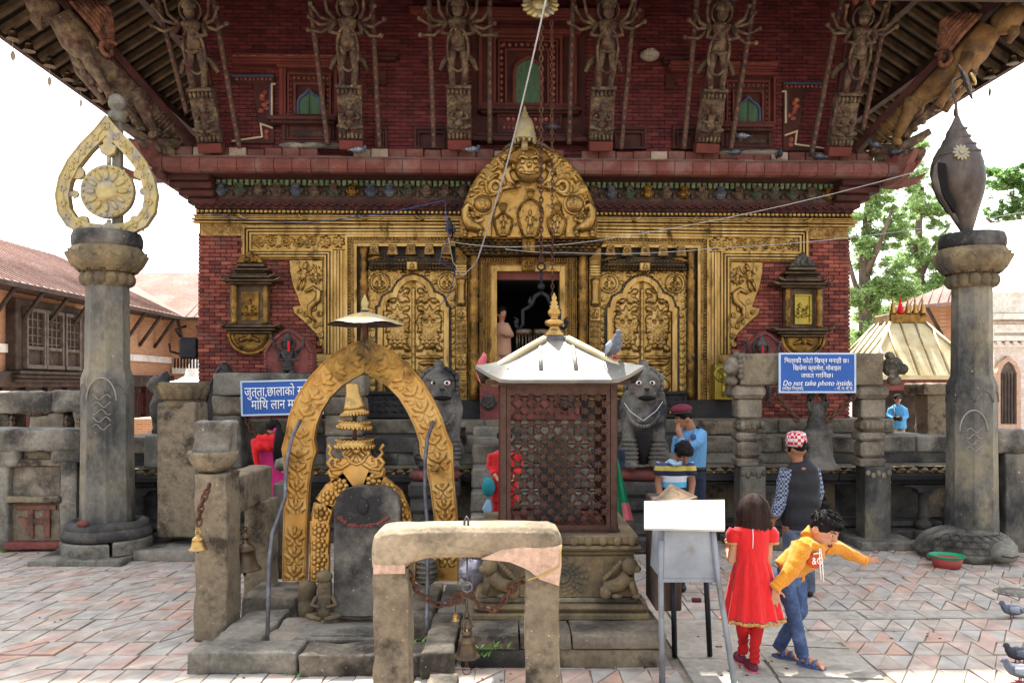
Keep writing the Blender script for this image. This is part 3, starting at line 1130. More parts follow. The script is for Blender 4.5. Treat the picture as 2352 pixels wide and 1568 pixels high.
# ---- row of carved heads
zh=zc(441,.14)
TB(M().bx(-HW-.06,HW+.06,-.06,.02,zc(458,.1),zf0-.022),'head_row_backing',G['wood_dark'])
hm=M()
demon_face(hm,(0,0,0),.165)
hm.bx(-.075,.075,-.06,.08,.085,.11,.01)
hmes=[]
for c in ('strut','carve_blue','strut_green','gold_dark'):
 me=bpy.data.meshes.new('carved_head')
 me.from_pydata(hm.v,[],hm.f)
 me.polygons.foreach_set('use_smooth',hm.sm)
 me.materials.append(G[c])
 hmes.append(me)
for i in range(36):
 x=-HW+.1+(2*HW-.2)*i/35
 if abs(x)<.85:
  continue
 o=link('carved_head',hmes[rd.choice((0,0,1,1,2,2,0,3))],temple)
 o.location=(x,-.11,zh)
m=M()
for i in range(35):
 x=-HW+.1+(2*HW-.2)*(i+.5)/35
 m.ball((x,-.07,zh-.02),(.04,.03,.05),6,4)
 m.ball((x-.05,-.06,zh),(.02,.02,.04),5,4)
 m.ball((x+.05,-.06,zh),(.02,.02,.04),5,4)
stuff(TB(m,'carved_leaves',G['wood_dark']))

# ---- wavy moulding
zw=zc(470,.1)
TB(M().bx(-HW-.03,HW+.03,-.06,.02,zc(481,.08),zc(458,.08)),'wave_backing',G['red_wood'])
m=M()
pts=[(-HW-.02+(2*HW+.04)*i/470,-.09,zw+.022*math.sin(i*.96))for i in range(471)]
m.tube(pts,.02,5)
pts=[(-HW-.02+(2*HW+.04)*i/470,-.075,zw-.04+.022*math.sin(i*.96))for i in range(471)]
m.tube(pts,.012,4)
TB(m,'wave_moulding',G['red_wood'])

# ---- gilt beads and ledges
zb_=zc(488,.06)
TB(M().bx(-HW-.02,HW+.02,-.03,.02,zc(495,.06),zc(481.5,.06)),'bead_backing',G['gold_black'])
b=M().ball((0,0,0),(.033,.033,.034),10,7)
me=bpy.data.meshes.new('gilt_bead')
me.from_pydata(b.v,[],b.f)
me.polygons.foreach_set('use_smooth',b.sm)
me.materials.append(G['gold'])
for i in range(148):
 x=-HW-.02+(2*HW+.04)*(i+.5)/148
 if abs(x)>.98:
  o=link('gilt_bead',me,temple)
  o.location=(x,-.05,zb_)
m=M()
for y0,y1,p in ((495.5,498.5,.1),(498.8,503,.07),(503.3,507,.12),(507.3,510,.06),(510.3,514.5,.1)):
 m.bx(-HW-p*.5,HW+p*.5,-p,.02,zc(y1,p),zc(y0,p),.006)
TB(m,'gilt_ledge',G['gold'])
m=M()
for u in (-640,-505,-370,-240,240,370,505,640):
 s=-1 if u<0 else 1
 x=u*LS(.12)
 m.tube([(x,-.12,zc(506,.12)),(x+s*.06,-.14,zc(503,.12)),(x+s*.11,-.15,zc(497,.12)),(x+s*.12,-.15,zc(492,.12))],[.016,.016,.012,.003],6)
TB(m,'ledge_curl',G['gold'])
for s in (-1,1):
 m=M()
 x0,x1=XZ(462,0)[0],XZ(556,0)[0]
 z0,z1=zc(544,.03),zc(516.5,.03)
 bl=[]
 for i in range(5):
  bl+=flower(x0+(x1-x0)*(i+.5)/5,(z0+z1)/2,.06,.025,6)
 sheet(m,lambda u,v,h:(s*u,-.03-h,v),x0,x1,z0,z1,60,22,bl,flip=(s<0))
 m.bx(s*x0,s*x1,-.029,.02,z0,z1)
 TB(m,'flower_plate',G['gold_fine'])

# ---- gilt frame round the doors (left half, then mirrored)
PX=.00658
def moulding(path,w0,w1,d,name,material,back=0.0):
 m=M().band(PATH(path),-w0*PX,-w1*PX,-d,-back).mirror()
 return TB(m,name,material)
W=[(743,812),(743,597),(557,597),(557,517),(1213,517)]
moulding(W,0,5,.06,'outer_moulding',G['gold_fine'])
moulding(W,5,8.6,.1,'ridge_moulding',G['gold'])
moulding(W,8.6,12,.05,'groove_moulding',G['gold_black'])
moulding(W,12,15.6,.09,'ridge_moulding',G['gold'])
moulding(W,15.6,18.4,.045,'groove_moulding',G['gold_black'])
moulding(W,18.4,23,.08,'ridge_moulding',G['gold'])
V2=[(767,860),(767,575),(1213,575)]
for a,b_,d,g in ((0,7,.05,'gold'),(7,9,.035,'gold_black'),(9,14,.075,'gold'),(14,16,.035,'gold_black'),(16,21,.07,'gold'),(21,27,.04,'gold')):
 pp=[(767,918),(767,576)]
 m=M().band(PATH(pp),-a*PX,-b_*PX,-d,0).mirror()
 TB(m,'jamb_moulding',G[g])
m=M()
for k,(y0,y1,x0,d)in enumerate(((813,822,712,.07),(822,830,722,.11),(830,840,728,.08),(840,918,738,.05))):
 BX(m,x0,768,y0,y1,d)
m.mirror()
TB(m,'jamb_base',G['gold'])
m=M()
x0,x1,z0,z1=XZ(581,0)[0],XZ(794,0)[0],zc(573.5,.04),zc(540.5,.04)
bl=[]
for i in range(7):
 cx=x0+(x1-x0)*(i+.5)/7
 bl+=scroll(cx,(z0+z1)/2,.1,.05,1 if i%2 else -1,i)if i<5 else flower(cx,(z0+z1)/2,.1,.05,7,i)
sheet(m,lambda u,v,h:(u,-.03-h,v),x0,x1,z0,z1,120,26,bl)
m.mirror()
TB(m,'flower_frieze',G['gold_relief'])
m=M()
BX(m,795,1213,517.2,541,.045)
m.mirror()
TB(m,'lintel_plate',G['gold_dark'])
BR=[(666,598),(743,598),(743,802),(757,802),(748,794),(730,772),(716,754),(700,740),(686,730),(677,719),(673,704),(683,704),(692,700),(687,688),(679,670),(673,652),(669,628)]
BR=[(666,598),(742.5,598),(742.5,801),(757,801),(730,770),(700,740),(677,720),(673,705),(691,702),(684,682),(673,654),(667,624)]
BR[2:4]=[(742.5,800)]
m=M().prism(PATH(BR),-.05,0,.01)
m.mirror()
TB(m,'bracket_plate',G['gold_relief'])
m=M()
T0=Matrix.Translation(Vector((*XZ(690,668),)[:1]+(-.07,)+(XZ(690,668)[1],)))@Matrix.Rotation(R(12),4,'Y')
standing(m,T0,.42,1,False,True,random.Random(2))
s_=[XZ(703,672),XZ(722,662),XZ(735,672),XZ(732,690),XZ(715,705),XZ(712,725),XZ(728,740)]
m.tube([(x,-.08,z_)for x,z_ in s_],[.02,.04,.05,.055,.05,.035,.02],7)
for px,py,r in ((722,708,9),(735,722,8),(726,748,8),(738,770,9),(736,790,7),(738,745,6),(690,715,7),(703,722,8),(712,738,6)):
 x,z_=XZ(px,py)
 m.torus((x,-.07,z_),r*.6*PX,r*.3*PX,12,5)
 m.ball((x,-.07,z_),r*.4*PX,7,5)
T1=Matrix.Translation(Vector((XZ(727,648)[0],-.06,XZ(727,648)[1])))
seated(m,T1,.2)
for a in range(12):
 an=PI*2*a/12
 x,z_=XZ(727+15*math.cos(an),632+19*math.sin(an))
 m.ball((x,-.06,z_),.02,5,4)
m.mirror()
TB(m,'bracket_figures',G['gold'])
D=[(795,918),(795,541.5),(1213,541.5)]
for a,b_,d,g,nm in ((0,5,.09,'gold','bay_frame'),(5,12,.05,'gold_dark','bay_bead_ground'),(12,20,.06,'gold_fine','bay_frame'),(20,26,.09,'gold','bay_frame')):
 m=M().band(PATH(D),-a*PX,-b_*PX,-d,0).mirror()
 TB(m,nm,G[g])
m=M()
for i in range(50):
 x,z_=XZ(803.5,548+i*7.4)
 m.ball((x,-.055,z_),(.017,.02,.02),6,4)
for i in range(34):
 x,z_=XZ(806+i*7.4,550)
 m.ball((x,-.055,z_),(.02,.02,.017),6,4)
m.mirror()
stuff(TB(m,'bead_row',G['gold']))
m=M()
BX(m,821,1048,567.5,918,-.012,-.028)
m.mirror()
TB(m,'bay_ground',G['gold_black'])
for s in (-1,1):
 for cxp in (860,902,944,986,1025):
  a,b_=XZ(cxp,562,.1),XZ(cxp,586,.1)
  w0,w1=.055,.083
  m=M().prism([(s*a[0]-w0,a[1]),(s*a[0]+w0,a[1]),(s*a[0]+w1,b_[1]),(s*a[0]-w1,b_[1])],-.15,-.02,.012)
  for q in flower(0,0,.045,1,6,0,1):
   m.ball((s*a[0]+q[0],-.15,(a[1]+b_[1])/2+q[1]),(.016,.012,.016),5,4)
  TB(m,'dentil_block',G['gold_fine'])
m=M()
for k,(y0,y1,xa,xb,d)in enumerate(((588,592,905,990,.12),(592,597,880,1010,.16),(597,602,862,1030,.2),(602,607,850,1040,.23),(607,612,848,1044,.19),(612,618,846,1046,.15))):
 BX(m,xa,xb,y0+.15,y1-.15,d,0,.006)
m.mirror()
TB(m,'door_hood',G['gold_black'])
m=M()
for k,(yy,d,n_)in enumerate(((597,.2,22),(606,.235,26),(615,.17,26))):
 for i in range(n_):
  x,z_=XZ(852+(1042-852)*(i+.5)/n_,yy,d)
  m.ball((x,-d,z_),(.02,.02,.012),5,4)
for xa,xb in ((846,880),(1012,1046)):
 a,b_=XZ(xa,592,.14),XZ(xb,596,.14)
 up=(xa<900)
 m.tube([(a[0],-.15,a[1]+(0 if up else .04)-.03),((a[0]+b_[0])/2,-.17,a[1]+.0),(b_[0],-.15,b_[1]+(.04 if up else 0)-.01)],[.02,.03,.02],6)
m.mirror()
stuff(TB(m,'hood_tiles',G['gold_dark']))
m=M()
BX(m,934,958,600,619,.27,0,.01)
seated(m,Matrix.Translation(Vector((XZ(946,616,.27)[0],-.28,XZ(946,616,.27)[1]))),.1)
m.mirror()
TB(m,'hood_plaque',G['gold'])
TRI=[(880,918),(880,715),(888,712),(887,700),(891,690),(900,685),(913,684),(916,670),(924,657),(936,648),(950,644)]
TR=TRI+[(1900-x,y)for x,y in TRI[-2::-1]]
xc_=XZ(950,700)[0]
TRP=PATH(TR)
def inpoly(x_,z_,poly):
 c=False
 for i in range(len(poly)):
  a,b_=poly[i],poly[i-1]
  if (a[1]>z_)!=(b_[1]>z_)and x_<(b_[0]-a[0])*(z_-a[1])/(b_[1]-a[1])+a[0]:
   c=not c
 return c
for s in (-1,1):
 lab=None
 dr=M()
 dr.bx(s*XZ(881,0)[0],s*XZ(1019,0)[0],.004,.08,zc(918,0),zc(645,0))
 door=TB(dr,'side_door',G['gold_dark'])
 for (xa,xb,sd)in ((881,945.5,1),(954.5,1019,2)):
  u0,u1=XZ(xa,0)[0],XZ(xb,0)[0]
  v0,v1=zc(917,0),zc(646,0)
  wd=u1-u0
  c_=(u0+u1)/2
  bl=[]
  rr=random.Random(sd)
  for k,yy in enumerate((672,712,742)):
   cv=zc(yy,0)
   bl+=lotus(c_,cv-.1,.2,.2,.05)
   for q in (-1,1):
    bl+=[(c_+q*.13,cv+.02,.07,.05,q*.6,.04,2),(c_+q*.12,cv-.1,.08,.05,-q*.5,.045,2),(c_+q*.06,cv-.12,.06,.045,-q*.9,.05,2)]
  bl+=flower(c_,zc(778,0),.17,.075,9,.2,3)
  bl+=[(c_,zc(778,0),.15,.16,0,.05,0)]
  for q in (-1,1):
   bl+=[(c_+q*.12,zc(752,0),.08,.055,q*.7,.05,2),(c_+q*.14,zc(800,0),.07,.05,-q*.7,.045,2)]
  bl+=[(c_,zc(820,0),.2,.03,0,.05,0),(c_,zc(834,0),.17,.04,0,.06,0),(c_,zc(850,0),.08,.05,0,.045,0),(c_,zc(885,0),.19,.14,0,.07,0),(c_,zc(905,0),.15,.07,0,.05,0)]
  for q in (-1,1):
   bl+=scroll(c_+q*.14,zc(852,0),.07,.05,q)
  for _ in range(46):
   bl.append((rr.uniform(u0,u1),rr.uniform(v0,v1),.035,.022,rr.uniform(0,6),.02,2))
  m=M()
  sheet(m,lambda u,v,h:(s*u,-.002-h*(1 if inpoly(u,v,TRP)else 0),v),u0+.004,u1-.004,v0,v1,44,150,bl,flip=(s<0))
  TB(m,'door_leaf',G['gold'],door)
 m=M()
 x=s*xc_
 prof=[(.02,zc(917,0))]
 for k in range(14):
  zz=zc(917,0)+(zc(648,0)-zc(917,0))*(k+1)/15
  prof+=[(.022,zz-.03),(.033,zz),(.022,zz+.03)]
 m.lathe(prof,8,(x,-.035,0))
 TB(m,'door_bar',G['gold'],door)
 out=[(x_*s,z_)for x_,z_ in PATH(TR)]
 m=M().band(out,.0,s*11*PX,-.075,.06)
 TB(m,'arch_band',G['gold'])
 m=M().band(out,s*11.2*PX,s*17*PX,-.05,0)
 TB(m,'arch_rim',G['gold_black'])
 m=M()
 pth=out
 for i in range(1,len(pth)-2):
  p,q=Vector(pth[i]),Vector(pth[i+1])
  e=(q-p)
  nn=Vector((-e.y,e.x)).normalized()*(s*14*PX)
  k=max(1,int(e.length/.034))
  for j in range(k):
   w_=p+e*((j+.5)/k)+nn
   m.ball((w_.x,-.055,w_.y),(.012,.012,.012),5,4)
 stuff(TB(m,'arch_studs',G['gold']))
 m=M()
 polyL=[(846,620),(1045,620),(1045,716),(1022,716)]+[(1900-x_,y_)for x_,y_ in TRI[2:-1]]+TRI[-1:1:-1]+[(878,716),(846,716)]
 bl=foliage(XZ(846,0)[0],XZ(1045,0)[0],zc(918,0),zc(620,0),.028,.12,11)
 for cpx in (873,1027):
  cx_,cz_=XZ(cpx,650)
  bl=[q for q in bl if (q[0]-cx_)**2+(q[1]-cz_)**2>.16**2]
 u0,u1,v0,v1=XZ(846,0)[0],XZ(1045,0)[0],zc(716,0),zc(620,0)
 nu,nv=92,48
 us,vv=np.linspace(u0,u1,nu),np.linspace(v0,v1,nv)
 U,V=np.meshgrid(us,vv,indexing='ij')
 Hh=bumps_height(U,V,bl)
 tri=[Vector(p)for p in PATH(TR)]
 def inside(x_,z_):
  c=False
  for i in range(len(tri)):
   a,b_=tri[i],tri[i-1]
   if (a.y>z_)!=(b_.y>z_)and x_<(b_.x-a.x)*(z_-a.y)/(b_.y-a.y)+a.x:
    c=not c
  return c
 msk=[[inside(us[i],vv[j])for j in range(nv)]for i in range(nu)]
 vs=[(s*us[i],-.025-Hh[i,j],vv[j])for i in range(nu)for j in range(nv)]
 fs=[]
 for i in range(nu-1):
  for j in range(nv-1):
   if not (msk[i][j]or msk[i+1][j]or msk[i][j+1]or msk[i+1][j+1]):
    q=(i*nv+j,(i+1)*nv+j,(i+1)*nv+j+1,i*nv+j+1)
    fs.append(q if s>0 else q[::-1])
 m.add(vs,fs,None,True)
 TB(m,'arch_ground',G['gold_relief'])
 m=M()
 for xa,xb,dd,gnm in ((846,866,.03,0),(1034,1045,.03,1)):
  bl2=foliage(XZ(xa,0)[0],XZ(xb,0)[0],zc(918,0),zc(716,0),.022,.1,5+gnm)
  sheet(m,lambda u,v,h:(s*u,-.02-h,v),XZ(xa,0)[0],XZ(xb,0)[0],zc(918,0),zc(716.5,0),14,90,bl2,flip=(s<0))
 TB(m,'jamb_relief',G['gold_relief'])
 for cpx in (873,1027):
  m=M()
  cx_,cz_=XZ(cpx,662)
  seated(m,Matrix.Translation(Vector((s*cx_,-.05,cz_-.02))),.2)
  m.torus((s*cx_,-.045,cz_+.08),.13,.02,18,6)
  for k in range(20):
   an=2*PI*k/20
   m.ball((s*cx_+.15*math.cos(an),-.04,cz_+.08+.15*math.sin(an)),.016,5,4)
  TB(m,'seated_deity',G['gold'])
 for cpx,w_,d in ((836,9,.07),(1089,10.5,.12)):
  m=M()
  x,z0=XZ(cpx,918,d)
  z1=zc(568,d)
  ht=z1-z0
  r=w_*PX
  pr=[(r*1.1,0),(r*1.1,.12)]
  for f in (.14,.16,.18,.2,.3,.32,.34,.5,.52,.64,.66,.68,.7,.73,.76,.78,.8,.83,.86,.88,.92,.95):
   k=int(f*50)%3
   pr.append((r*(1.12,.82,.98)[k],ht*f))
  pr+=[(r*1.15,ht*.97),(r*1.15,ht)]
  m.lathe(pr,12,(s*x,-d,z0))
  TB(m,'turned_column',G['gold_dark'])
 m=M()
 BX(m,1046,1073,568,918,.08)
 if s>0:
  m=M()
  a,b_=XZ(1046,918,.08),XZ(1073,568,.08)
  m.bx(-b_[0],-a[0],-.08,0,a[1],b_[1])
 pil=TB(m,'pilaster',G['gold_dark'])
 for (y0,y1,kd)in ((597,606,0),(608,632,1),(640,700,2),(704,736,3),(742,776,4),(780,806,5),(812,846,3),(850,872,1),(876,914,4)):
  m=M()
  u0,u1,v0,v1=XZ(1047.5,0,.08)[0],XZ(1071.5,0,.08)[0],zc(y1,.08),zc(y0,.08)
  if kd in (1,0):
   for q in range(4):
    zz=v0+(v1-v0)*q/4
    m.bx(s*u0-.01,s*u1+(.01 if s>0 else -.01)*0,-.1-.012*(q%2),-.08,zz,zz+(v1-v0)/4.4,.004)
  elif kd==2:
   m.lathe([(.07,0),(.075,.05),(.06,.08),(.062,(v1-v0)-.1),(.075,(v1-v0)-.06),(.08,v1-v0)],12,(s*(u0+u1)/2,-.08,v0))
  elif kd==3:
   m.bx(s*u0,s*u1,-.095,-.08,v0,v1,.008)
   cx_=s*(u0+u1)/2
   m.torus((cx_,-.1,(v0+v1)/2+.01),.07,.014,16,5)
   seated(m,Matrix.Translation(Vector((cx_,-.1,v0+.04))),.13)
  else:
   bl=foliage(u0,u1,v0,v1,.03,.075,int(y0))
   sheet(m,lambda u,v,h:(s*u,-.085-h,v),u0,u1,v0,v1,24,30,bl,flip=(s<0))
  TB(m,'pilaster_panel',G['gold_fine']if kd in (4,5)else G['gold'],pil)
 m=M()
 for cpx,hw_,d in ((1114,6,.07),):
  n_=62
  for i in range(n_):
   for q in (-1,1):
    x,z_=XZ(cpx+q*2.6,600+(918-600)*(i+.5)/n_,d)
    m.ball((s*x,-d,z_),(.026,.018,.012),6,4,rot=Matrix.Rotation(q*R(38)*(1 if s<0 else -1),4,'Y'))
 TB(m,'plaited_moulding',G['gold'])
 m=M()
 for cpx,w_,d,in ((1077,3,.05),(1102.5,3,.06),(1124,2.6,.06)):
  a,b_=XZ(cpx-w_/2,918,d),XZ(cpx+w_/2,590,d)
  m.bx(s*a[0],s*b_[0],-d,0,a[1],b_[1])
  for i in range(60):
   x,z_=XZ(cpx,592+i*5.4,d)
   m.ball((s*x,-d,z_),(.008,.012,.012),5,3)
 TB(m,'fine_moulding',G['gold_fine'])
E0=[(1105,918),(1105,588),(1213,588)]
for a,b_,d,g,nm in ((0,18,.04,'gold_dark','entrance_ground'),(20,23.5,.09,'gold_dark','entrance_frame'),(23.5,36,.075,'gold','entrance_frame')):
 TB(M().band(PATH(E0),-a*PX,-b_*PX,-d,.25 if a>20 else 0).mirror(),nm,G[g])
m=M()
for i in range(34):
 for q in (-1,1):
  x,z_=XZ(1112+i*5.95,597+q*2.4,.07)
  m.ball((x,-.07,z_),(.012,.018,.026),6,4,rot=Matrix.Rotation(q*R(38),4,'Y'))
TB(m,'plaited_lintel',G['gold'])
m=M()
a,b_=XZ(1198,622,.13),XZ(1230,588,.13)
m.bx(a[0],b_[0],-.13,0,a[1],b_[1],.02)
cx_=(a[0]+b_[0])/2
m.torus((cx_,-.14,(a[1]+b_[1])/2),.075,.014,18,6)
seated(m,Matrix.Translation(Vector((cx_,-.14,a[1]+.05))),.13)
TB(m,'lintel_plaque',G['gold_dark'])
m=M()
rows=((544,549,1046,.36),(550,556,1044,.42),(557,563,1052,.36),(564,570,1058,.4),(571,577,1062,.32),(578,585,1068,.26))
for y0,y1,xa,d in rows:
 w_=abs(XZ(xa,0,d)[0])
 m.bx(-w_,w_,-d,0,zc(y1,d),zc(y0,d)-.003,.006)
TB(m,'stepped_hood',G['gold_black'])
m=M()
for y0,y1,xa,d in rows:
 w_=abs(XZ(xa,0,d)[0])
 n_=int(w_*2/.09)
 for i in range(n_):
  m.ball((-w_+2*w_*(i+.5)/n_,-d-.005,zc(y0+2,d)),(.04,.025,.014),6,4)
TB(m,'hood_scallops',G['gold_dark'])
m=M()
a,b_=XZ(1200,581,.5),XZ(1229,546,.5)
m.bx(a[0],b_[0],-.5,-.3,a[1],b_[1],.02)
standing(m,Matrix.Translation(Vector(((a[0]+b_[0])/2,-.52,a[1]+.02))),.17,2,False,True,random.Random(3))
TB(m,'hood_plaque',G['gold_dark'])

# ---- toran: the arched gilt tympanum above the entrance
TD=.62
tor_px=[(1057,543),(1056,515),(1060,488),(1068,462),(1080,434),(1096,408),(1116,384),(1140,362),(1166,345),(1190,334),(1213,330)]
tor_px=tor_px+[(2428-x,y)for x,y in tor_px[-2::-1]]
tp=PATH(tor_px,TD)
TILT=.12
zb0=tp[0][1]
def ty(z_,h=0.0):
 return -TD+.1-(z_-zb0)*TILT-h
xs_=[p[0]for p in tp]
u0,u1,v0,v1=min(xs_),max(xs_),zb0,max(p[1]for p in tp)
cT=(u0+u1)/2
sc_=LS(TD)
def TU(px,py):
 return XZ(px,py,TD)
bl=[]
rr=random.Random(8)
for k in range(120):
 t=rr.random()
 an=PI*t
 rad=rr.uniform(.74,1.0)
 x=cT+math.cos(an)*rad*(u1-u0)/2*.97
 z_=v0+.25+math.sin(an)*rad*(v1-v0-.25)*.97
 if rr.random()<.5:
  bl+=scroll(x,z_,.07,.05,rr.choice((-1,1)),rr.uniform(0,6))
 else:
  bl.append((x,z_,.06,.035,rr.uniform(0,6),.05,2))
for px,py,a in ((1213,372,0),):
 pass
nu,nv=130,100
us,vv=np.linspace(u0,u1,nu),np.linspace(v0,v1,nv)
U,V=np.meshgrid(us,vv,indexing='ij')
Hh=bumps_height(U,V,bl)
tri=[Vector(p)for p in tp]
def inpoly(x_,z_,poly):
 c=False
 for i in range(len(poly)):
  a,b_=poly[i],poly[i-1]
  if (a[1]>z_)!=(b_[1]>z_)and x_<(b_[0]-a[0])*(z_-a[1])/(b_[1]-a[1])+a[0]:
   c=not c
 return c
inner_px=[(1128,543),(1130,505),(1140,470),(1156,440),(1178,420),(1213,413)]
inner_px=inner_px+[(2428-x,y)for x,y in inner_px[-2::-1]]
inn=PATH(inner_px,TD)
ins=[[inpoly(us[i],vv[j],inn)for j in range(nv)]for i in range(nu)]
Hh=np.where(np.array(ins),0,Hh+.06)
vs=[(us[i],ty(vv[j],Hh[i,j]),vv[j])for i in range(nu)for j in range(nv)]
okv=[[inpoly(us[i],vv[j]+.001,tp)for j in range(nv)]for i in range(nu)]
fs=[]
for i in range(nu-1):
 for j in range(nv-1):
  if okv[i][j]and okv[i+1][j]and okv[i][j+1]and okv[i+1][j+1]:
   fs.append((i*nv+j,(i+1)*nv+j,(i+1)*nv+j+1,i*nv+j+1))
m=M().add(vs,fs,None,True)
toran=TB(m,'toran',G['gold_relief'])
m=M()
n_=len(tp)
vs=[]
for x,z_ in tp:
 vs+=[(x,ty(z_)-.09,z_),(x,ty(z_)+.14,z_)]
cen=Vector((cT,0,(v0+v1)/2))
for x,z_ in tp:
 q=Vector((x,0,z_))
 q=q+(cen-q).normalized()*.045
 vs.append((q.x,ty(q.z)-.09,q.z))
fs=[]
for i in range(n_-1):
 fs+=[(2*i,2*i+1,2*i+3,2*i+2),(2*i,2*i+2,2*n_+i+1,2*n_+i)]
m.add(vs,fs,None,True)
vs=[(x,ty(z_)+.1,z_)for x,z_ in tp]
m.add(vs,[tuple(range(n_))])
TB(m,'toran_rim',G['gold_dark'],toran)
def tp3(px,py,h):
 x,z_=TU(px,py)
 return Vector((x,ty(z_,h),z_))
m=M()
demon_face(m,tp3(1213,392,.12),.44)
for s in (-1,1):
 def q3(dx,py,h):
  return tp3(1214+s*dx,py,h)
 m.tube([q3(36,385,.1),q3(52,400,.12),q3(44,420,.14),q3(34,428,.14)],[.05,.06,.05,.045],7)
 for k in range(4):
  m.tube([q3(34+k*5,424,.16),q3(31+k*5,434,.16)],[.018,.01],5)
 for k in range(6):
  m.ball(q3(50+k*4,398-k*5,.09),(.05,.03,.03),6,4,rot=Matrix.Rotation(R(-30*s),4,'Y'))
 m.tube([q3(20,428,.1),q3(44,432,.12),q3(60,438,.12)],[.05,.045,.04],7)
 pts=[q3(76+13*math.cos(a),433+13*math.sin(a),.12)for a in [PI+i*2*PI/15*s*0+i*2*PI/15 for i in range(16)]]
 m.tube(pts,.04,7)
 m.tube([q3(62,440,.12),q3(78,450,.12),q3(96,452,.1)],[.04,.035,.01],7)
TB(m,'mask_and_snakes',G['gold'],toran)
for s in (-1,1):
 m=M()
 c=tp3(1214+s*105,470,.06)
 m.ball(c,(.145,.13,.145),16,12)
 for k in range(18):
  an,r_=rr.uniform(0,6.28),rr.uniform(0,.08)
  m.ball(c+Vector((math.cos(an)*r_,-.115,math.sin(an)*r_-.01)),.022,5,4)
 m.torus(c+Vector((0,-.03,0)),.145,.018,22,6)
 TB(m,'embossed_boss',G['gold'],toran)
 m=M()
 e=[tp3(1214+s*dx,py,h)for dx,py,h in ((104,528,.08),(118,524,.12),(134,518,.13),(142,502,.12),(146,484,.12),(139,473,.13),(131,477,.12),(133,487,.11))]
 m.tube(e,[.04,.08,.1,.08,.06,.05,.04,.02],8)
 for dx in (110,144):
  m.tube([tp3(1214+s*dx,528,.1),tp3(1214+s*(dx+2),541,.12)],[.05,.035],6)
  m.ball(tp3(1214+s*(dx+2),541,.13),.04,6,4)
 m.tube([tp3(1214+s*126,506,.12),tp3(1214+s*116,512,.15),tp3(1214+s*105,505,.14),tp3(1214+s*108,498,.13)],[.05,.04,.03,.015],6)
 m.ball(tp3(1214+s*136,500,.2),.025,6,4)
 TB(m,'water_beast',G['gold'],toran)
for cpx,top,bot,w_,fh in ((1218,455,541,30,.36),(1156,486,539,22,.25),(1280,486,539,22,.25)):
 m=M()
 ov=[(cpx-w_*.55,bot),(cpx-w_*.92,(top+bot)/2+4),(cpx-w_*.95,(top+bot)/2-10),(cpx-w_*.6,top+12),(cpx,top),(cpx+w_*.6,top+12),(cpx+w_*.95,(top+bot)/2-10),(cpx+w_*.92,(top+bot)/2+4),(cpx+w_*.55,bot)]
 pts=[tp3(x,y,.05)for x,y in ov]
 m.tube(pts,.022,6)
 for i in range(len(pts)-1):
  for j in range(5):
   q=pts[i].lerp(pts[i+1],j/5)
   m.ball(q+Vector((0,-.02,0)),.014,5,3)
 for k in range(7):
  an=PI/2+(k-3)*.22
  p0,p1=tp3(cpx,top+6,.05),tp3(cpx+math.cos(an)*13,top-2-math.sin(an)*16,.07)
  m.tube([p0,p1],[.02,.014],5)
  m.ball(p1,.018,5,4)
 TB(m,'niche_frame',G['gold_dark'],toran)
 m=M()
 b0=tp3(cpx,bot-3,.03)
 standing(m,Matrix.Translation(b0),fh,1,False,True,random.Random(cpx))
 m.ball(b0+Vector((0,-.02,-.02)),(w_*.5*sc_,.07,.03),10,4)
 TB(m,'niche_deity',G['gold'],toran)
m=M()
g_=[(1160,369),(1172,352),(1190,340),(1206,333),(1214,330),(1224,333),(1240,340),(1256,352),(1266,369),(1240,380),(1213,384),(1188,380)]
m.prism(PATH(g_,.8),-.86,-.7,.03)
c=L(1216,358,.9)
m.ball((c.x,-.87,c.z),(.095,.05,.09),14,9)
m.torus((c.x,-.87,c.z),.13,.02,20,6)
TB(m,'crown_gable',G['gold_dark'],toran)
m=M()
b0=L(1205,322,.95)
u=LS(.95)
m.lathe([(27*u,0),(28*u,4*u),(25*u,10*u),(25.5*u,14*u),(22*u,24*u),(22.5*u,28*u),(20*u,38*u),(17*u,46*u),(10*u,50*u),(11*u,54*u),(7*u,57*u),(8*u,62*u),(4*u,66*u),(4*u,72*u),(0,80*u)],20,(b0.x,-.95,b0.z))
for k in range(11):
 an=2*PI*k/11
 m.tube([(b0.x+24*u*math.cos(an),-.95+24*u*math.sin(an),b0.z),(b0.x+23*u*math.cos(an),-.95+23*u*math.sin(an),b0.z-9*u)],[.02,.012],5)
m.tube([(b0.x,-.95,b0.z),(b0.x,-.9,b0.z-20*u)],.05,6)
TB(m,'bell_finial',G['gold_pale'],toran)
m=M()
for k in range(16):
 s=-1 if k%2 else 1
 p0=L(1210+s*10,330,.9)
 p1=L(1210+s*(20+k*2.4),326+k*1.2+rr.uniform(-4,4),.92)
 m.tube([p0,p0.lerp(p1,.5)+Vector((0,0,.05)),p1],[.02,.03,.012],5)
TB(m,'iron_crest',G['bronze'],toran)

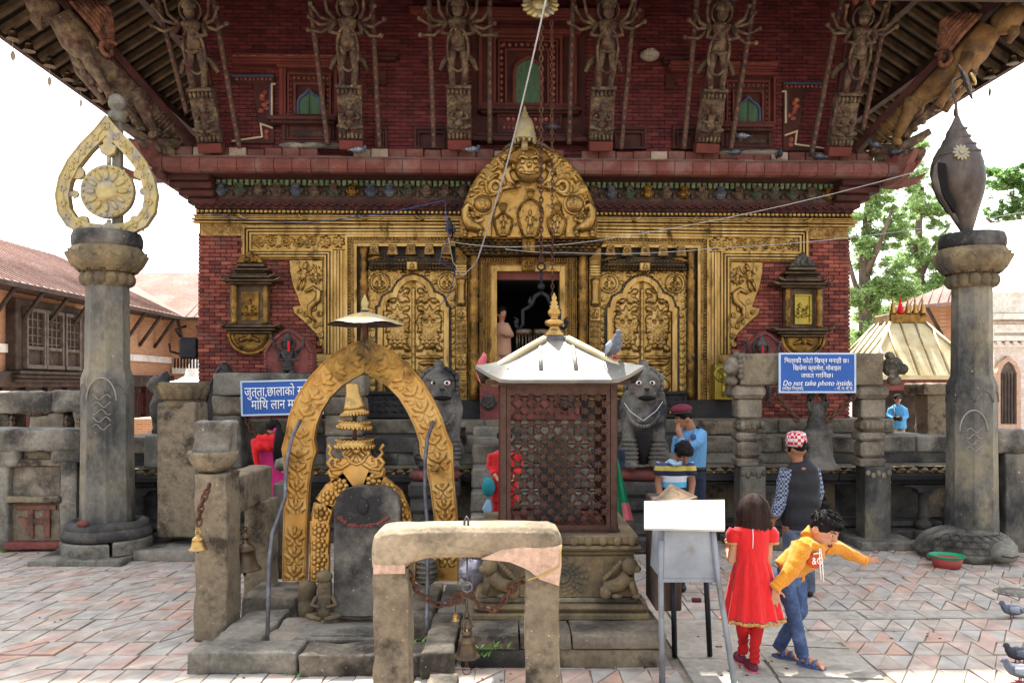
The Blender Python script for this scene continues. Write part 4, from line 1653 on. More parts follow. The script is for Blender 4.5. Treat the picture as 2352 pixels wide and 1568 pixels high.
# ------------------------------------------------------------------ carved roof struts
SOFF=lambda y_:8.37+(y_)*math.tan(R(33))if False else 6.81+(2.4+y_)*math.tan(R(33))
def axis_matrix(p0,p1):
 zax=(p1-p0).normalized()
 xax=Vector((1,0,0))
 xax=(xax-zax*xax.dot(zax)).normalized()
 yax=zax.cross(xax)
 return Matrix(((xax.x,yax.x,zax.x,p0.x),(xax.y,yax.y,zax.y,p0.y),(xax.z,yax.z,zax.z,p0.z),(0,0,0,1)))
def to_soffit(p0,p1):
 d=p1-p0
 t=1.0
 while t<2:
  q=p0+d*t
  if q.z>6.81+(2.4+q.y)*math.tan(R(33))-.03:
   break
  t+=.01
 return p0+d*t
STR=[(489,350,430,3,'b'),(809,342,795,4,'a'),(1056,342,1051,4,'r'),(1378,345,1394,3,'a'),(1620,350,1665,4,'g'),(1921,358,1981,3,'b')]
for i,(xb,yb,xt,arms,kd)in enumerate(STR):
 rr=random.Random(40+i)
 p0=L(xb,yb,.3)
 p1=L(xt,0,1.12)
 pt=to_soffit(p0,p1)
 T=axis_matrix(p0,pt)
 ln=(pt-p0).length
 w=.345
 st=thing('s','','')if False else None
 m=M().box((0,.04,ln/2),(w*.8,.1,ln),.01,T=T)
 strut=TB(m,'roof_strut',G['red_wood'])
 TB(M().box((0,-.02,.07),(w,.2,.14),.01,T=T),'strut_foot',G['red_wood_bright'],strut)
 m=M()
 bl=[]
 for _ in range(60):
  bl.append((rr.uniform(-w/2,w/2),rr.uniform(.16,.84),rr.uniform(.025,.05),rr.uniform(.02,.035),rr.uniform(0,6),rr.uniform(.03,.05),rr.choice((0,2,1))))
 sheet(m,lambda u,v,h:tuple(T@Vector((u,-.07-h,v))),-w/2,w/2,.15,.85,22,44,bl)
 m.box((0,-.03,.5),(w,.1,.7),0,T=T)
 for k in range(6):
  m.ball((-w/2+w*(k+.5)/6,-.1,.8),(w/12,.05,.05),6,5,T=T)
  m.ball((-w/2+w*(k+.5)/6,-.1,.2),(w/12,.05,.05),6,5,T=T)
 seated(m,T@Matrix.Translation((0,-.1,.28)),.4,rr)
 TB(m,'carved_base',G['strut'],strut)
 m=M()
 m.box((0,-.07,.875),(w*1.04,.2,.05),.01,T=T)
 standing(m,T@Matrix.Translation((0,-.1,.9)),1.12,arms,True,True,rr)
 for s in (-1,1):
  m.tube([(s*.05,-.02,1.35),(s*.2,.0,1.2),(s*.26,0,1.08)],[.04,.05,.03],5,T=T)
 TB(m,'carved_deity',G[{'a':'strut','b':'strut','r':'strut','g':'strut'}[kd]],strut)
 m=M()
 for k in range(9):
  for s in (-1,0,1):
   zz=2.12+.13*k+(.06 if s==0 else 0)
   if zz<ln-.05:
    m.ball((s*.12,-.06,zz),(.05,.05,.085),6,5,T=T)
 TB(m,'carved_leaves',G['carve_red']if i%2 else G['carve_blue'],strut)
BARS=[(430,260,362),(550,340,490),(753,333,713),(872,340,854),(997,340,986),(1125,330,1125),(1307,332,1317),(1426,343,1457),(1571,343,1601),(1678,345,1731),(1863,357,1933),(1981,300,2041)]
for i,(xb,yb,xt)in enumerate(BARS):
 p0=L(xb,yb,.3 if yb>310 else .45)
 p1=L(xt,0,1.08)
 pt=to_soffit(p0,p1)
 T=axis_matrix(p0,pt)
 ln=(pt-p0).length
 bar=TB(M().box((0,0,ln/2),(.07,.06,ln),.012,T=T),'beaded_bar',G['wood_dark'])
 m=M()
 k=.06
 while k<ln-.05:
  m.ball((0,-.028,k),(.026,.02,.034),6,5,T=T)
  k+=.13
 TB(m,'painted_studs',G['orange_paint'],bar)

# ------------------------------------------------------------------ upper storey windows
def fr(m,x0,y0,x1,y1,w,d,back=-.02):
 a,b_=L(x0,y1,d),L(x1,y0,d)
 ww=w*LS(d)
 m.bx(a.x,a.x+ww,-d,-back,a.z,b_.z)
 m.bx(b_.x-ww,b_.x,-d,-back,a.z,b_.z)
 m.bx(a.x+ww,b_.x-ww,-d,-back,b_.z-ww,b_.z)
 m.bx(a.x+ww,b_.x-ww,-d,-back,a.z,a.z+ww)
 return m
def studs(m,x0,y0,x1,y1,d,n,r=.03):
 for i in range(n):
  p=L(x0+(x1-x0)*(i+.5)/n,y0+(y1-y0)*(i+.5)/n,d)
  m.ball((p.x,-d,p.z),(r,.016,r),6,4)
def shutter_window(cx,ys,mir):
 """window with an arched green shutter; cx centre, ys = sill height in the picture, mir = side of the wing"""
 dy=ys-268
 base=M()
 BX(base,cx-58,cx+62,158+dy,268+dy,.05,-.02)
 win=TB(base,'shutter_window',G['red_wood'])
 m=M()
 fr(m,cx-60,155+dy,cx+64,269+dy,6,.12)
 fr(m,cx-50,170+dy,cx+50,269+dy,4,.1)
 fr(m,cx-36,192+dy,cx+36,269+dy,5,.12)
 TB(m,'window_frame',G['red_wood_bright'],win)
 m=M()
 for a,b_ in (((cx-43,176+dy),(cx-43,265+dy)),((cx+43,176+dy),(cx+43,265+dy)),((cx-40,181+dy),(cx+40,181+dy))):
  studs(m,a[0],a[1],b_[0],b_[1],.06,7,.026)
 TB(m,'painted_studs',G['orange_paint'],win)
 ar=[(cx-23,268+dy),(cx-23,236+dy),(cx-17,226+dy),(cx-9,222+dy),(cx,212+dy),(cx+9,222+dy),(cx+17,226+dy),(cx+23,236+dy),(cx+23,268+dy)]
 TB(M().prism(PATH(ar,.09),-.085,-.05),'green_shutter',G['door_green'],win)
 m=M().band(PATH(ar,.1),0,5*PX,-.12,-.05)
 TB(m,'shutter_arch',G['blue_line'],win)
 m=M()
 BX(m,cx-.7,cx+.7,215+dy,268+dy,.1,.07)
 TB(m,'shutter_joint',G['wood_dark'],win)
 m=M()
 BX(m,cx-98,cx+62,268+dy,275+dy,.3,0,.01)
 BX(m,cx-92,cx+58,275.5+dy,284+dy,.22,0,.01)
 BX(m,cx-60,cx+58,285+dy,323+dy,.08,0,.01)
 fr(m,cx-52,288+dy,cx+50,322+dy,3.5,.12)
 BX(m,cx-70,cx+66,324+dy,331+dy,.16,0,.01)
 BX(m,cx-64,cx-54,284.5+dy,323+dy,.14,0,.01)
 TB(m,'window_sill',G['red_wood'],win)
 m=M()
 BX(m,cx-40,cx+40,303+dy,314+dy,.11,.05,.01)
 for i in range(12):
  for j in range(2):
   p=L(cx-37+i*6.7,306+j*5+dy,.12)
   m.ball((p.x,-.115,p.z),(.016,.01,.014),5,3)
 studs(m,cx-88,280+dy,cx+54,280+dy,.22,22,.018)
 TB(m,'sill_ornament',G['wood_dark'],win)
 m=M()
 BX(m,cx-178,cx+70,126+dy,133+dy,.3,0,.01)
 BX(m,cx-182,cx+66,133.5+dy,140+dy,.24,0,.01)
 BX(m,cx-178,cx+60,140.5+dy,147+dy,.18,0,.01)
 BX(m,cx-76,cx+70,150+dy,155+dy,.2,0,.01)
 BX(m,cx-70,cx-60,156+dy,268+dy,.14,0,.01)
 TB(m,'window_cornice',G['red_wood_bright'],win)
 m=M()
 studs(m,cx-176,130+dy,cx+66,130+dy,.3,60,.012)
 TB(m,'cornice_teeth',G['carve_red'],win)
 s=mir
 wx=lambda k:cx+s*k
 wing=[(-80,172),(-176,172),(-176,196),(-128,196),(-122,260),(-116,285),(-112,313),(-156,318),(-180,322),(-180,332),(-80,332)]
 m=M().prism(PATH([(wx(a),b_+dy)for a,b_ in wing],.05),-.05,0,.01)
 TB(m,'window_wing',G['red_wood'],win)
 m=M()
 ln_=[(-78,195),(-86,195),(-86,268)]
 m.band(PATH([(wx(a),b_+dy)for a,b_ in ln_],.07),-.012,.012,-.07,-.04)
 ln_=[(-84,296),(-112,286),(-108,316),(-150,322),(-178,326)]
 m.band(PATH([(wx(a),b_+dy)for a,b_ in ln_],.07),-.012,.012,-.07,-.04)
 TB(m,'pale_outline',G['pale_line'],win)
 m=M()
 m.band(PATH([(wx(a),b_+dy)for a,b_ in [(-82,199),(-90,199),(-90,268)]],.07),-.014,.01,-.065,-.04)
 m.band(PATH([(wx(a),b_+dy)for a,b_ in [(-178,176),(-82,176)]],.07),-.016,.016,-.065,-.04)
 TB(m,'blue_outline',G['blue_line'],win)
 m=M()
 studs(m,wx(-170),184+dy,wx(-84),184+dy,.06,9,.024)
 studs(m,wx(-98),300+dy,wx(-98),322+dy,.06,2,.045)
 for k in range(7):
  p=L(wx(-104+rd.uniform(-8,8)),215+k*7+dy,.06)
  m.ball((p.x,-.06,p.z),(.05,.025,.04),6,4)
 TB(m,'wing_carving',G['carve_red'],win)
 m=M()
 for k in (-40,10,50):
  p=L(cx+k,336+dy,.22)
  m.ball((p.x,-.2,p.z),(.22,.08,.05),10,5)
 TB(m,'window_foot',G['stone_grey'],win)
shutter_window(710,266,1)
shutter_window(1719,283,-1)
base=M()
BX(base,1085,1345,40,326,.04,-.02)
win=TB(base,'central_window',G['red_wood'])
m=M()
fr(m,1133,82,1292,242,6,.12)
fr(m,1144,92,1282,242,4,.09)
fr(m,1160,112,1262,242,5,.13)
fr(m,1100,60,1325,242,7,.1)
TB(m,'window_frame',G['red_wood_bright'],win)
ar=[(1184,242),(1184,170),(1188,152),(1198,144),(1213,136),(1228,144),(1238,152),(1242,170),(1242,242)]
TB(M().prism(PATH(ar,.09),-.085,-.05),'green_shutter',G['door_green'],win)
TB(M().band(PATH(ar,.1),0,6*PX,-.12,-.05),'shutter_arch',G['red_wood_bright'],win)
m=M()
BX(m,1096,1338,243,250,.3,0,.01)
BX(m,1104,1330,251,258,.22,0,.01)
BX(m,1140,1292,262,305,.1,0,.01)
fr(m,1143,264,1290,304,4,.14)
BX(m,1094,1340,306,312,.2,0,.01)
BX(m,1084,1350,313,322,.26,0,.01)
TB(m,'window_sill',G['red_wood'],win)
m=M()
BX(m,940,1480,20,26,.34,0,.01)
BX(m,948,1474,27,33,.28,0,.01)
BX(m,990,1436,34,42,.2,0,.01)
BX(m,1090,1336,66,74,.2,0,.01)
TB(m,'window_cornice',G['red_wood_bright'],win)
m=M()
studs(m,944,30,1478,30,.3,120,.013)
studs(m,1152,98,1152,238,.08,10,.03)
studs(m,1272,98,1272,238,.08,10,.03)
studs(m,1160,274,1274,274,.12,9,.035)
studs(m,1152,293,1282,293,.12,12,.028)
studs(m,1150,103,1275,103,.08,9,.03)
TB(m,'painted_studs',G['carve_red'],win)
for x0,x1 in ((950,1030),(1402,1486),(1545,1600),(862,890)):
 m=M()
 BX(m,x0,x1,293,340,.06,-.02,.01)
 fr(m,x0,291,x1,341,6,.1)
 fr(m,x0+10,303,x1-8,341,3,.13)
 TB(m,'foot_panel',G['red_wood'])
for x0,x1,y0 in ((862,916,118),(1525,1600,128)):
 m=M()
 BX(m,x0,x1,y0,y0+9,.22,-.02,.01)
 BX(m,x0,x1-8,y0+10,y0+18,.15,-.02,.01)
 BX(m,x0+4,x0+26,y0+44,y0+75,.08,-.02,.01)
 TB(m,'lintel_end',G['red_wood'])
for x0,y0 in ((606,114),(928,117),(1632,138)):
 m=M()
 BX(m,x0,x0+18,y0,y0+9,.004,-.02)
 TB(m,'putlog_hole',G['void'])
m=M()
p=L(1495,122,.2)
m.ball((p.x,-.12,p.z),(.15,.12,.09),14,9)
for k in range(26):
 a=rd.uniform(0,6.28)
 m.ball((p.x+.13*math.cos(a)*rd.random(),-.22,p.z+.07*math.sin(a)*rd.random()),.02,5,3)
TB(m,'wasp_nest',G['wax'])

# ------------------------------------------------------------------ roofs
OV=2.4
EZ=6.81
TAN=math.tan(R(33))
ex,ey0,ey1=HW+OV,-OV,DEP+OV
rz_=EZ+(OV+1.7)*TAN
def roof_sheet(m,e_x,y0,y1,ez,inset,rise,th):
 o=[(-e_x,y0,ez),(e_x,y0,ez),(e_x,y1,ez),(-e_x,y1,ez)]
 i=[(-e_x+inset,y0+inset,ez+rise),(e_x-inset,y0+inset,ez+rise),(e_x-inset,y1-inset,ez+rise),(-e_x+inset,y1-inset,ez+rise)]
 vs=o+i+[(x,y,z_+th)for x,y,z_ in o+i]
 fs=[]
 for k in range(4):
  l=(k+1)%4
  fs+=[(k,4+k,4+l,l),(8+k,8+l,12+l,12+k),(k,l,8+l,8+k),(4+l,4+k,12+k,12+l)]
 return m.add(vs,fs)
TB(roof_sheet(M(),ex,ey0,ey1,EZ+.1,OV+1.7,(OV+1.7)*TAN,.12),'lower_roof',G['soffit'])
m=M()
for s in (-1,1):
 m.bx(s*(ex-.06),s*(ex+.02),ey0,ey1,EZ-.02,EZ+.098)
m.bx(-ex+.06,ex-.06,ey0-.02,ey0+.06,EZ-.02,EZ+.098)
TB(m,'eave_board',G['wood_dark'])
rm=M().bx(0,1,-.045,.045,-.1,0,.006)
rme=bpy.data.meshes.new('rafter')
rme.from_pydata(rm.v,[],rm.f)
rme.materials.append(G['rafter'])
rl=(OV+.3)
sl_=math.hypot(1,TAN)
for s in (-1,1):
 n_=46
 for i in range(n_):
  yy=ey0+.18+(ey1-ey0-.36)*i/(n_-1)
  o=link('rafter',rme,temple)
  reach=min(rl,max(.25,yy-ey0),max(.25,ey1-yy))
  o.location=(s*(ex-.04),yy,EZ+.085)
  o.rotation_euler=(0,-math.atan(TAN)if s<0 else math.atan(TAN),0 if s<0 else 0)
  o.scale=((-s)*reach*sl_,1,1)
for i in range(58):
 xx=-ex+.2+(2*ex-.4)*i/57
 o=link('rafter',rme,temple)
 reach=min(rl,max(.25,ex-abs(xx)))
 o.location=(xx,ey0+.04,EZ+.085)
 o.rotation_euler=(0,-math.atan(TAN),PI/2)
 o.scale=(reach*sl_,1,1)
m=M()
for s in (-1,1):
 for k in (.75,1.6):
  m.bx(s*(ex-k-.06),s*(ex-k+.06),ey0+k,ey1-k,EZ+k*TAN-.16,EZ+k*TAN-.03)
 a,b_=Vector((s*ex,ey0,EZ)),Vector((s*HW,0,EZ+OV*TAN))
 m.tube([a,b_],.09,4)
for k in (.75,1.6):
 m.bx(-ex+k,ex-k,ey0+k-.06,ey0+k+.06,EZ+k*TAN-.16,EZ+k*TAN-.03)
TB(m,'purlin',G['wood_dark'])
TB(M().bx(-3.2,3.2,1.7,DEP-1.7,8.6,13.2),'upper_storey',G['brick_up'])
TB(roof_sheet(M(),5.3,-.4,DEP+.4,12.5,4.6,3.2,.15),'upper_roof',G['tin_gold'])
for s in (-1,1):
 p0=Vector((s*(HW+.1),-.1,5.5))
 p1=Vector((s*(HW+1.75),-1.75,7.55))
 T=axis_matrix(p0,p1)
 zax=(p1-p0).normalized()
 yax=Vector((s*-.7,.7,0))
 yax=(yax-zax*yax.dot(zax)).normalized()
 xax=yax.cross(zax)
 T=Matrix(((xax.x,yax.x,zax.x,p0.x),(xax.y,yax.y,zax.y,p0.y),(xax.z,yax.z,zax.z,p0.z),(0,0,0,1)))
 ln=(p1-p0).length
 gst=TB(M().box((0,.1,ln/2),(.16,.12,ln),.01,T=T),'corner_strut',G['red_wood'])
 m=M()
 m.tube([(0,-.02,.3),(0,-.05,.7),(0,-.08,1.1),(0,-.16,1.5),(0,-.16,1.95),(0,-.1,2.25)],[.1,.12,.13,.2,.22,.18],10,T=T)
 for k in range(7):
  m.torus((0,-.05-.003*k,.4+k*.1),.13,.02,14,5,T=T,axis='Z')
 m.ball((0,-.2,2.45),(.16,.2,.22),10,8,T=T)
 m.tube([(0,-.3,2.42),(0,-.42,2.36),(0,-.46,2.24)],[.1,.07,.03],7,T=T)
 for q in (-1,1):
  m.tube([(q*.1,-.1,2.55),(q*.14,-.1,2.75)],[.05,.02],5,T=T)
  m.tube([(q*.12,-.2,1.85),(q*.17,-.36,1.6),(q*.14,-.4,1.25),(q*.12,-.42,1.15)],[.11,.08,.06,.07],7,T=T)
  m.tube([(q*.1,-.05,1.0),(q*.15,-.2,.8),(q*.12,-.3,.5)],[.12,.09,.06],7,T=T)
  m.ball((q*.12,-.34,.48),(.07,.09,.06),7,5,T=T)
 TB(m,'griffin',G['strut']if s<0 else G['griffin_tan'],gst)
 m=M()
 for q in (-1,1):
  for k in range(7):
   pts=[(q*(.2+.012*k),-.02+.03*k,1.55+.03*k),(q*(.26+.012*k),.02+.05*k,1.95),(q*.24,.02+.055*k,2.3-.03*k)]
   m.tube(pts,[.04,.045,.03],5,T=T)
  pts=[(q*.27,-.06+(.15-.012*i)*math.cos(i*.55),1.6+(.15-.012*i)*math.sin(i*.55))for i in range(12)]
  m.tube(pts,.035,6,T=T)
 TB(m,'griffin_wing',G['griffin_red'],gst)
 m=M()
 for k in range(8):
  m.ball((0,-.34-.012*k,.6+k*.14),(.06,.05,.05),7,5,T=T)
 m.tube([(0,-.26,.4),(0,-.4,1.75)],.05,5,T=T)
 m.tube([(0,-.1,.15),(0,-.4,.4),(0,-.55,.85)],[.1,.09,.05],7,T=T)
 for k in range(6):
  m.ball((rd.uniform(-.08,.08),-.3-.07*k,.15+.08*k),(.09,.08,.1),7,5,T=T)
 TB(m,'strut_carving',G['strut'],gst)

# ------------------------------------------------------------------ little wall shrines either side
for s,cx,dy in ((-1,574,0),(1,1845,8)):
 k=G['bronze']
 m=M()
 BX(m,cx-46,cx+46,652+dy,744+dy,.06,-.02)
 sh=TB(m,'wall_shrine',k)
 m=M()
 BX(m,cx-20,cx+20,670+dy,735+dy,.09,.04)
 TB(m,'shrine_panel',G['gold_dark']if s<0 else G['gold_yellow'],sh)
 m=M()
 T0=Matrix.Translation(Vector((L(cx,726+dy,.1).x,-.1,L(cx,726+dy,.1).z)))
 if s<0:
  seated(m,T0,.25)
 else:
  seated(m,T0@Matrix.Translation((-.05,0,.03)),.22)
  seated(m,T0@Matrix.Translation((.07,0,.05)),.17)
  fr(m,cx-19,668+dy,cx+19,736+dy,3,.12,.05)
 TB(m,'shrine_figure',G['gold_dark']if s<0 else G['gold_yellow'],sh)
 m=M()
 for q in (-1,1):
  x=L(cx+q*36,740+dy,.16).x
  z0,z1=L(cx,744+dy,.16).z,L(cx,652+dy,.16).z
  pr=[]
  for i in range(13):
   r=(.05,.036,.045)[i%3]
   pr.append((r,(z1-z0)*i/12))
  m.lathe(pr,10,(x,-.16,z0))
 TB(m,'shrine_column',G['gold_dark'],sh)
 m=M()
 for y0,y1,w_,d in ((604,613,32,.2),(615,621,42,.26),(622,627,36,.2),(631,638,52,.3),(640,646,66,.34),(646.5,653,50,.26),(744.5,752,68,.32),(752.5,759,58,.26),(759.5,766,50,.2)):
  BX(m,cx-w_,cx+w_,y0+dy+20*(y0<630)*0,y1+dy,d,0,.015)
 BX(m,cx-38,cx+38,627.3+dy,631+dy,.16,0)
 TB(m,'shrine_ledge',k,sh)
 m=M()
 for q in (-1,1):
  for y0,w_,d in ((643,66,.34),(748,68,.32),(634,54,.3)):
   p=L(cx+q*w_,y0+dy,d)
   m.tube([(p.x-q*.06,-d,p.z),(p.x,-d,p.z+.02),(p.x+q*.03,-d,p.z+.06)],[.025,.02,.006],5)
 TB(m,'ledge_curl',k,sh)
 g_=[(cx-31,604+dy),(cx-24,590+dy),(cx-10,582+dy),(cx,575+dy),(cx+10,582+dy),(cx+24,590+dy),(cx+31,604+dy)]
 if s>0:
  g_=[(cx-34,604+dy),(cx-16,586+dy),(cx,570+dy),(cx+16,586+dy),(cx+34,604+dy)]
 m=M().prism(PATH(g_,.14),-.16,0,.02)
 for i in range(9):
  p=L(cx+rd.uniform(-18,18),598-rd.uniform(0,10)+dy,.16)
  m.ball((p.x,-.165,p.z),.035,6,4)
 TB(m,'shrine_gable',G['gold_dark']if s<0 else G['stone_dark'],sh)
 half=[(cx+46*math.cos(a),766+dy+42*math.sin(a))for a in [PI*i/16 for i in range(17)]]
 m=M().prism(PATH(half,.1),-.12,0,.02)
 m.band(PATH(half,.12),0,.035,-.14,-.1)
 for i in range(24):
  a=PI*(i+.5)/24
  p=L(cx+38*math.cos(a),767+dy+34*math.sin(a),.12)
  m.ball((p.x,-.13,p.z),.018,5,4)
 for q in (-1,1):
  p=L(cx+q*12,778+dy,.12)
  m.ball((p.x,-.13,p.z),(.09,.04,.035),8,5,rot=Matrix.Rotation(q*.5,4,'Y'))
 p=L(cx,774+dy,.12)
 m.ball((p.x,-.14,p.z),(.05,.04,.07),8,6)
 TB(m,'shrine_apron',G['gold_dark'],sh)

# ------------------------------------------------------------------ foot of the facade
m=M()
BX(m,740,1100,918.5,962,.16,-.02)
m.mirror()
TB(m,'door_sill',G['stone_black'])
for s in (-1,1):
 m=M()
 x0,x1,z0,z1=XZ(846,0,.2)[0],XZ(985,0,.2)[0],zc(950,.2),zc(906,.2)
 bl=foliage(x0,x1,z0,z1,.03,.11,3)
 sheet(m,lambda u,v,h:(s*u,-.2-h,v),x0,x1,z0,z1,90,30,bl,flip=(s<0))
 m.bx(s*x0,s*x1,-.199,-.1,z0,z1)
 m.bx(s*x0,s*x1,-.25,-.1,z1,z1+.05,.01)
 m.bx(s*x0,s*x1,-.25,-.1,z0-.06,z0,.01)
 TB(m,'carved_sill_board',G['stone_black'])
m=M()
a,b_=L(1643,918,.3),L(1690,835,.3)
m.bx(a.x,b_.x,-.3,-.1,a.z,b_.z,.01)
T0=Matrix.Translation(Vector(((a.x+b_.x)/2,-.31,a.z+.04)))
standing(m,T0,.48,1,False)
m.torus(((a.x+b_.x)/2-.06,-.31,a.z+.38),.1,.02,16,5)
TB(m,'standing_plaque',G['gold_yellow'])
m=M()
a,b_=L(1102,940,.35),L(1330,905,.35)
m.bx(a.x,b_.x,-.4,.6,1.42,L(1200,886,.2).z)
TB(m,'threshold',G['red_stone'])
m=M()
for px in (1122,1300):
 p=L(px,925,.42)
 TB(demon_face(M(),(p.x,-.42,p.z),.22),'threshold_mask',G['stone_dark'])
pass

# ------------------------------------------------------------------ stepped plinth
plinth=thing('temple_plinth','stepped grey stone plinth round the temple with a low row of brass lamps','plinth',TC)
plinth.rotation_euler=(0,0,TYAW)
def PB(m,name,material,parent=None,**k):
 return m.build(name,material,parent or plinth,local=True,**k)
ZT1,ZT0,ZL=1.298,1.507,.86
X0,X1=-6.35,6.45
m=M()
m.bx(-HW-.4,HW+.4,-.46,DEP+.4,.5,ZT0-.012)
m.bx(X0+.6,X1-.62,-1.16,DEP+1.1,.02,ZT1-.012)
m.bx(X0-.1,X1+.6,-1.4,DEP+1.6,.02,ZL-.05)
PB(m,'plinth_core',G['mortar'])
rd=random.Random(21)
def course(z0,z1,y0,xs0,xs1,l0,l1,name,material,dep=.3,ch=.012,gap=.008,skip=None):
 x=xs0
 while x<xs1-.05:
  l=rd.uniform(l0,l1)
  if xs1-x-l<l0*.5:
   l=xs1-x
  if not (skip and skip[0]<x+l/2<skip[1]):
   m=M().box((x+l/2,y0+dep/2+rd.uniform(-.008,.008),(z0+z1)/2),(l-gap,dep,z1-z0-gap*.6),ch,jit=.006,rnd=rd)
   PB(m,name,material[rd.randrange(len(material))]if isinstance(material,list)else material)
  x+=l
SG=[G['stone_grey'],G['stone'],G['stone_grey'],G['stone_dark']]
course(ZT1,ZT0,-.5,-HW-.45,HW+.45,.8,1.6,'step_stone',[G['stone'],G['stone_warm']],.52,.02)
course(1.08,ZT1,-1.2,X0+.55,X1-.55,.7,1.5,'facing_stone',SG,.72,.015)
course(.92,1.08,-1.18,X0+.55,X1-.55,.7,1.5,'facing_stone',SG,.3,.012)
course(ZL-.09,ZL,-1.95,X0-.15,X1+.75,1.1,2.0,'ledge_beam',G['stone_black'],.5,.012)
course(ZL-.15,ZL-.092,-1.88,X0-.1,X1+.7,1.6,2.4,'under_beam',G['stone_black'],.3,.01)
course(0.0,.13,-1.95,X0-.15,X1+.75,.8,1.4,'base_stone',G['stone_dark'],.7,.02)
course(.13,.22,-1.75,X0-.1,X1+.7,.8,1.4,'base_moulding',G['stone_dark'],.4,.03)
course(.22,.7,-1.42,X0-.1,X1+.6,.5,1.0,'back_stone',[G['stone_dark'],G['stone_dark'],G['stone_warm'],G['stone']],.1,.01)
for px in (322,1092-620,640,1560,1760,2120,2330):
 p=L(px,1200,1.8)
 if px in (472,):
  continue
 m=M()
 m.lathe([(.11,.13),(.11,.2),(.075,.24),(.07,.27),(.085,.3),(.06,.33),(.056,.5),(.07,.53),(.06,.55),(.07,.58),(.07,.62)],8,(p.x,-1.8,0),a0=PI/8)
 m.prism([(p.x-.3,.705),(p.x-.24,.68),(p.x-.12,.65),(p.x-.09,.6),(p.x+.09,.6),(p.x+.12,.65),(p.x+.24,.68),(p.x+.3,.705)],-1.87,-1.72,.01)
 PB(m,'ledge_support',G['stone_dark'])
for px in (1880,2210,700):
 p=L(px,1190,1.5)
 m=M()
 seated(m,Matrix.Translation((p.x,-1.5,.35)),.28)
 m.box((p.x,-1.5,.3),(.4,.16,.1),.02)
 PB(m,'niche_statue',G['stone_dark'])
lm=M().lathe([(.035,0),(.05,.012),(.022,.03),(.02,.045),(.062,.075),(.07,.082),(.06,.08),(.02,.06)],12)
lme=bpy.data.meshes.new('oil_lamp')
lme.from_pydata(lm.v,[],lm.f)
lme.polygons.foreach_set('use_smooth',lm.sm)
lme.materials.append(G['brass_dull'])
m=M()
i=0
x=X0
while x<X1+.7:
 o=link('oil_lamp',lme,plinth)
 o.location=(x+rd.uniform(-.01,.01),-1.87,ZL)
 o.rotation_euler=(rd.uniform(-.08,.08),rd.uniform(-.08,.08),0)
 o.scale=(1,1,rd.uniform(.9,1.15))
 x+=.142
m=M()
x=X0+.07
while x<X1+.7:
 m.box((x,-1.87,ZL+.02),(.05,.03,.04),.005)
 x+=.142
m.bx(X0-.1,X1+.7,-1.885,-1.855,ZL+.001,ZL+.02)
stuff(PB(m,'lamp_rail',G['bronze']))
m=M().bx(X1-.5,X1+.75,-.9,2.5,ZL+.3,ZL+.36)
course_skip=None
for k,(z0,z1,y0)in enumerate(((0,.26,-3.3),(.26,.5,-3.0),(.5,.74,-2.7),(.74,.98,-2.4),(.98,1.22,-1.75),(1.22,1.42,-.9))):
 x=-.82
 while x<.8:
  l=rd.uniform(.5,.9)
  l=min(l,.82-x)
  m=M().box((x+l/2,y0+.5,(z0+z1)/2),(l-.01,1.0,z1-z0-.004),.018,jit=.006,rnd=rd)
  PB(m,'stair_stone',SG[k%3])
  x+=l
for s in (-1,1):
 for k,(z0,z1,w_,y0)in enumerate(((0,.2,.62,-2.75),(.2,.5,.5,-2.68),(.5,.68,.56,-2.72),(.68,.86,.6,-2.74))):
  m=M().box((s*1.25,y0+w_/2,(z0+z1)/2),(w_,w_,z1-z0-.004),.03,jit=.004,rnd=rd)
  PB(m,'pedestal_block',G['stone_dark'])
 m=M().lathe([(.25,.86),(.31,.9),(.31,.95),(.26,.98)],18,(s*1.25,-2.46,0),lob=(16,.12,.85,.96))
 PB(m,'lotus_pad',G['red_stone'])
for s in (-1,1):
 X=Matrix.Translation((s*.98,-1.4,1.35))@Matrix.Rotation(R(-24),4,'X')
 m=M().box((0,0,0),(.17,.75,.1),.01,T=X)
 PB(m,'cheek_slab',G['stone_grey'])
m=rock(M(),(L(1640,985,.7).x,-.75,ZT1+.1),(.95,.34,.2),3,9,.02,5,.35)
PB(m,'loose_slab',G['stone_warm'])

# ------------------------------------------------------------------ ground of the court
g=M().add([(-300,-300,-.02),(300,-300,-.02),(300,400,-.02),(-300,400,-.02)],[(0,1,2,3)])
ground=g.build('ground',G['ground'])
structure(ground)
g=M().add([(-14,1.0,-.011),(14,1.0,-.011),(14,14,-.011),(-14,14,-.011)],[(0,1,2,3)])
court=g.build('courtyard',G['mortar'])
structure(court)
rd=random.Random(77)
CWX,CWY=.205,.31
paths=[[(1.78,4.0),(2.42,4.0),(2.52,5.3),(2.62,6.2),(2.35,6.9),(1.95,7.1),(1.2,7.1),(1.2,4.0)]]
BANDY=(7.05,7.32)
def in_poly(x,y,poly):
 return inpoly(x,y,poly)
def blocked(x,y):
 if in_poly(x,y,paths[0]):
  return True
 if x>2.3 and BANDY[0]+(x-2.3)*.03<y<BANDY[1]+(x-2.3)*.03:
  return True
 return False
tris=[]
nx=int(26/CWX)
ny=int(9.2/CWY)
